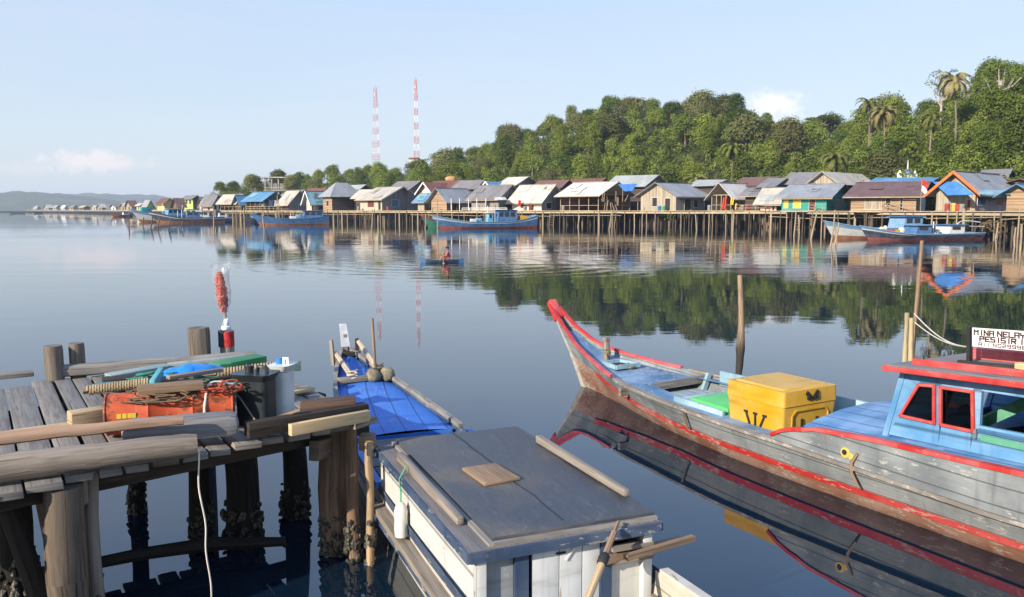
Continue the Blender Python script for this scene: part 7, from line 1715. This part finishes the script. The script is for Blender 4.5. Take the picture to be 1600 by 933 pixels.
# ---------------------------------------------------------------- the canoe and its paddler
cn = thing('canoe', 'small dark canoe with blue painted ends on the open water', 'canoe', (CANOE.x, CANOE.y, 0), R(6)); Lc = 2.35
rows_ = []
for i in range(17):
    q_ = i / 16 * 2 - 1; b = .27 * max(.02, 1 - abs(q_) ** 1.7); z = .15 + .20 * abs(q_) ** 4 * (1.15 if q_ < 0 else .5); x = q_ * Lc / 2
    rows_.append([Vector((x, -b * k, z * zz)) for k, zz in ((.15, -.4), (.75, 0), (1, 1), (.88, 1), (.6, .2), (0, .05))])
full = [r + [Vector((p.x, -p.y, p.z)) for p in reversed(r[:-1])] for r in rows_]
for nm, a, b, mt in (('bow', 0, 3, M_BB), ('hull', 2, 15, PB('canoe_paint', (.022, .05, .10), 218)), ('stern', 14, 17, M_BB)): mb = MB(); mb.grid([list(reversed(r)) for r in full[a:b]]); obj(nm, mb, mt, cn, smooth=50)
def skin_body(name, verts, edges, radii, mat, parent, sub=2):
    me = bpy.data.meshes.new(name); me.from_pydata(verts, edges, []); o = bpy.data.objects.new(name, me); COL.objects.link(o)
    sm = o.modifiers.new('skin', 'SKIN'); ss = o.modifiers.new('sub', 'SUBSURF'); ss.levels = sub; ss.render_levels = sub
    for i, v in enumerate(me.skin_vertices[0].data): v.radius = radii[i] if hasattr(radii[i], '__len__') else (radii[i], radii[i]); v.use_root = (i == 0)
    dg = bpy.context.evaluated_depsgraph_get(); ev = o.evaluated_get(dg); m2 = bpy.data.meshes.new_from_object(ev)
    o.modifiers.clear(); o.data = m2; m2.materials.clear(); m2.materials.append(mat); m2.shade_smooth(); o.parent = parent; return o
ps = thing('person', 'person in an orange red shirt sitting in the canoe and holding a paddle', 'person', (CANOE.x + .33, CANOE.y, .13), R(186))
M_SKIN = m_plain('skin', (.30, .16, .09), .6, .08); M_SHIRT = m_plain('orange_red_shirt', (.55, .10, .06), .85, .15); M_SHORT = m_plain('dark_red_shorts', (.25, .035, .04), .85); M_HAIR = m_plain('black_hair', (.012, .010, .009), .7)
V_ = [(0, 0, .10), (.02, 0, .28), (.03, 0, .42), (.035, 0, .50), (.05, 0, .60), (.055, 0, .67),
      (.03, .15, .43), (.10, .20, .27), (.27, .14, .24), (.03, -.15, .43), (.12, -.21, .28), (.30, -.16, .30),
      (.06, .09, .09), (.33, .12, .22), (.42, .11, .02), (.06, -.09, .09), (.33, -.12, .22), (.42, -.11, .02), (.49, .11, -.02), (.49, -.11, -.02)]
E_ = [(0, 1), (1, 2), (2, 3), (3, 4), (4, 5), (2, 6), (6, 7), (7, 8), (2, 9), (9, 10), (10, 11), (0, 12), (12, 13), (13, 14), (0, 15), (15, 16), (16, 17), (14, 18), (17, 19)]
R_ = [(.10, .13), (.085, .12), (.09, .13), .042, (.078, .068), (.07, .062), .05, .036, .028, .05, .036, .028, .075, .055, .042, .075, .055, .042, .03, .03]
skin_body('body', V_, E_, R_, M_SKIN, ps)
skin_body('shirt', [(.005, 0, .13), (.02, 0, .28), (.03, 0, .41), (.03, .15, .42), (.08, .19, .32), (.03, -.15, .42), (.09, -.195, .33), (.033, 0, .455)], [(0, 1), (1, 2), (2, 3), (3, 4), (2, 5), (5, 6), (2, 7)], [(.118, .148), (.10, .135), (.10, .14), .062, .05, .062, .05, (.06, .07)], M_SHIRT, ps)
skin_body('shorts', [(0, 0, .09), (.08, .095, .095), (.28, .118, .19), (.08, -.095, .095), (.28, -.118, .19)], [(0, 1), (1, 2), (0, 3), (3, 4)], [(.118, .145), .088, .066, .088, .066], M_SHORT, ps)
mb = MB(); mb.blob((.035, 0, .668), (.092, .082, .078), 12, 8); obj('hair', mb, M_HAIR, ps, smooth=60)
mb = MB()
for y in (-.026, .026): mb.blob((.124, y, .628), (.012, .012, .009), 6, 4)
obj('eyes', mb, M_HAIR, ps); mb = MB(); mb.blob((.132, 0, .608), (.02, .013, .016), 6, 4); obj('nose', mb, M_SKIN, ps, smooth=60)
for y, z in ((.14, .24), (-.16, .30)):
    mb = MB(); x = .28 if y > 0 else .31
    mb.blob((x, y, z), (.035, .028, .03), 8, 5)
    for k in range(5): a = -.6 + k * .32; mb.tube([(x, y, z), (x + .045, y + .02 * a, z + .035 * a), (x + .055, y + .01 * a, z + .03 * a - .025)], [.011, .010, .008], 5)
    obj('hand', mb, M_SKIN, ps, smooth=60)
M = ps.matrix_basis; mb = MB(); a_, b_ = M @ Vector((.30, -.17, .45)), M @ Vector((.26, .42, -.12)); mb.tube([a_, b_], .014, 6); mb.beam(b_, b_ + (b_ - a_).normalized() * .28, .12, .02)
solo('paddle', mb, M_STILT, 'wooden paddle held by the person in the canoe', 'paddle')
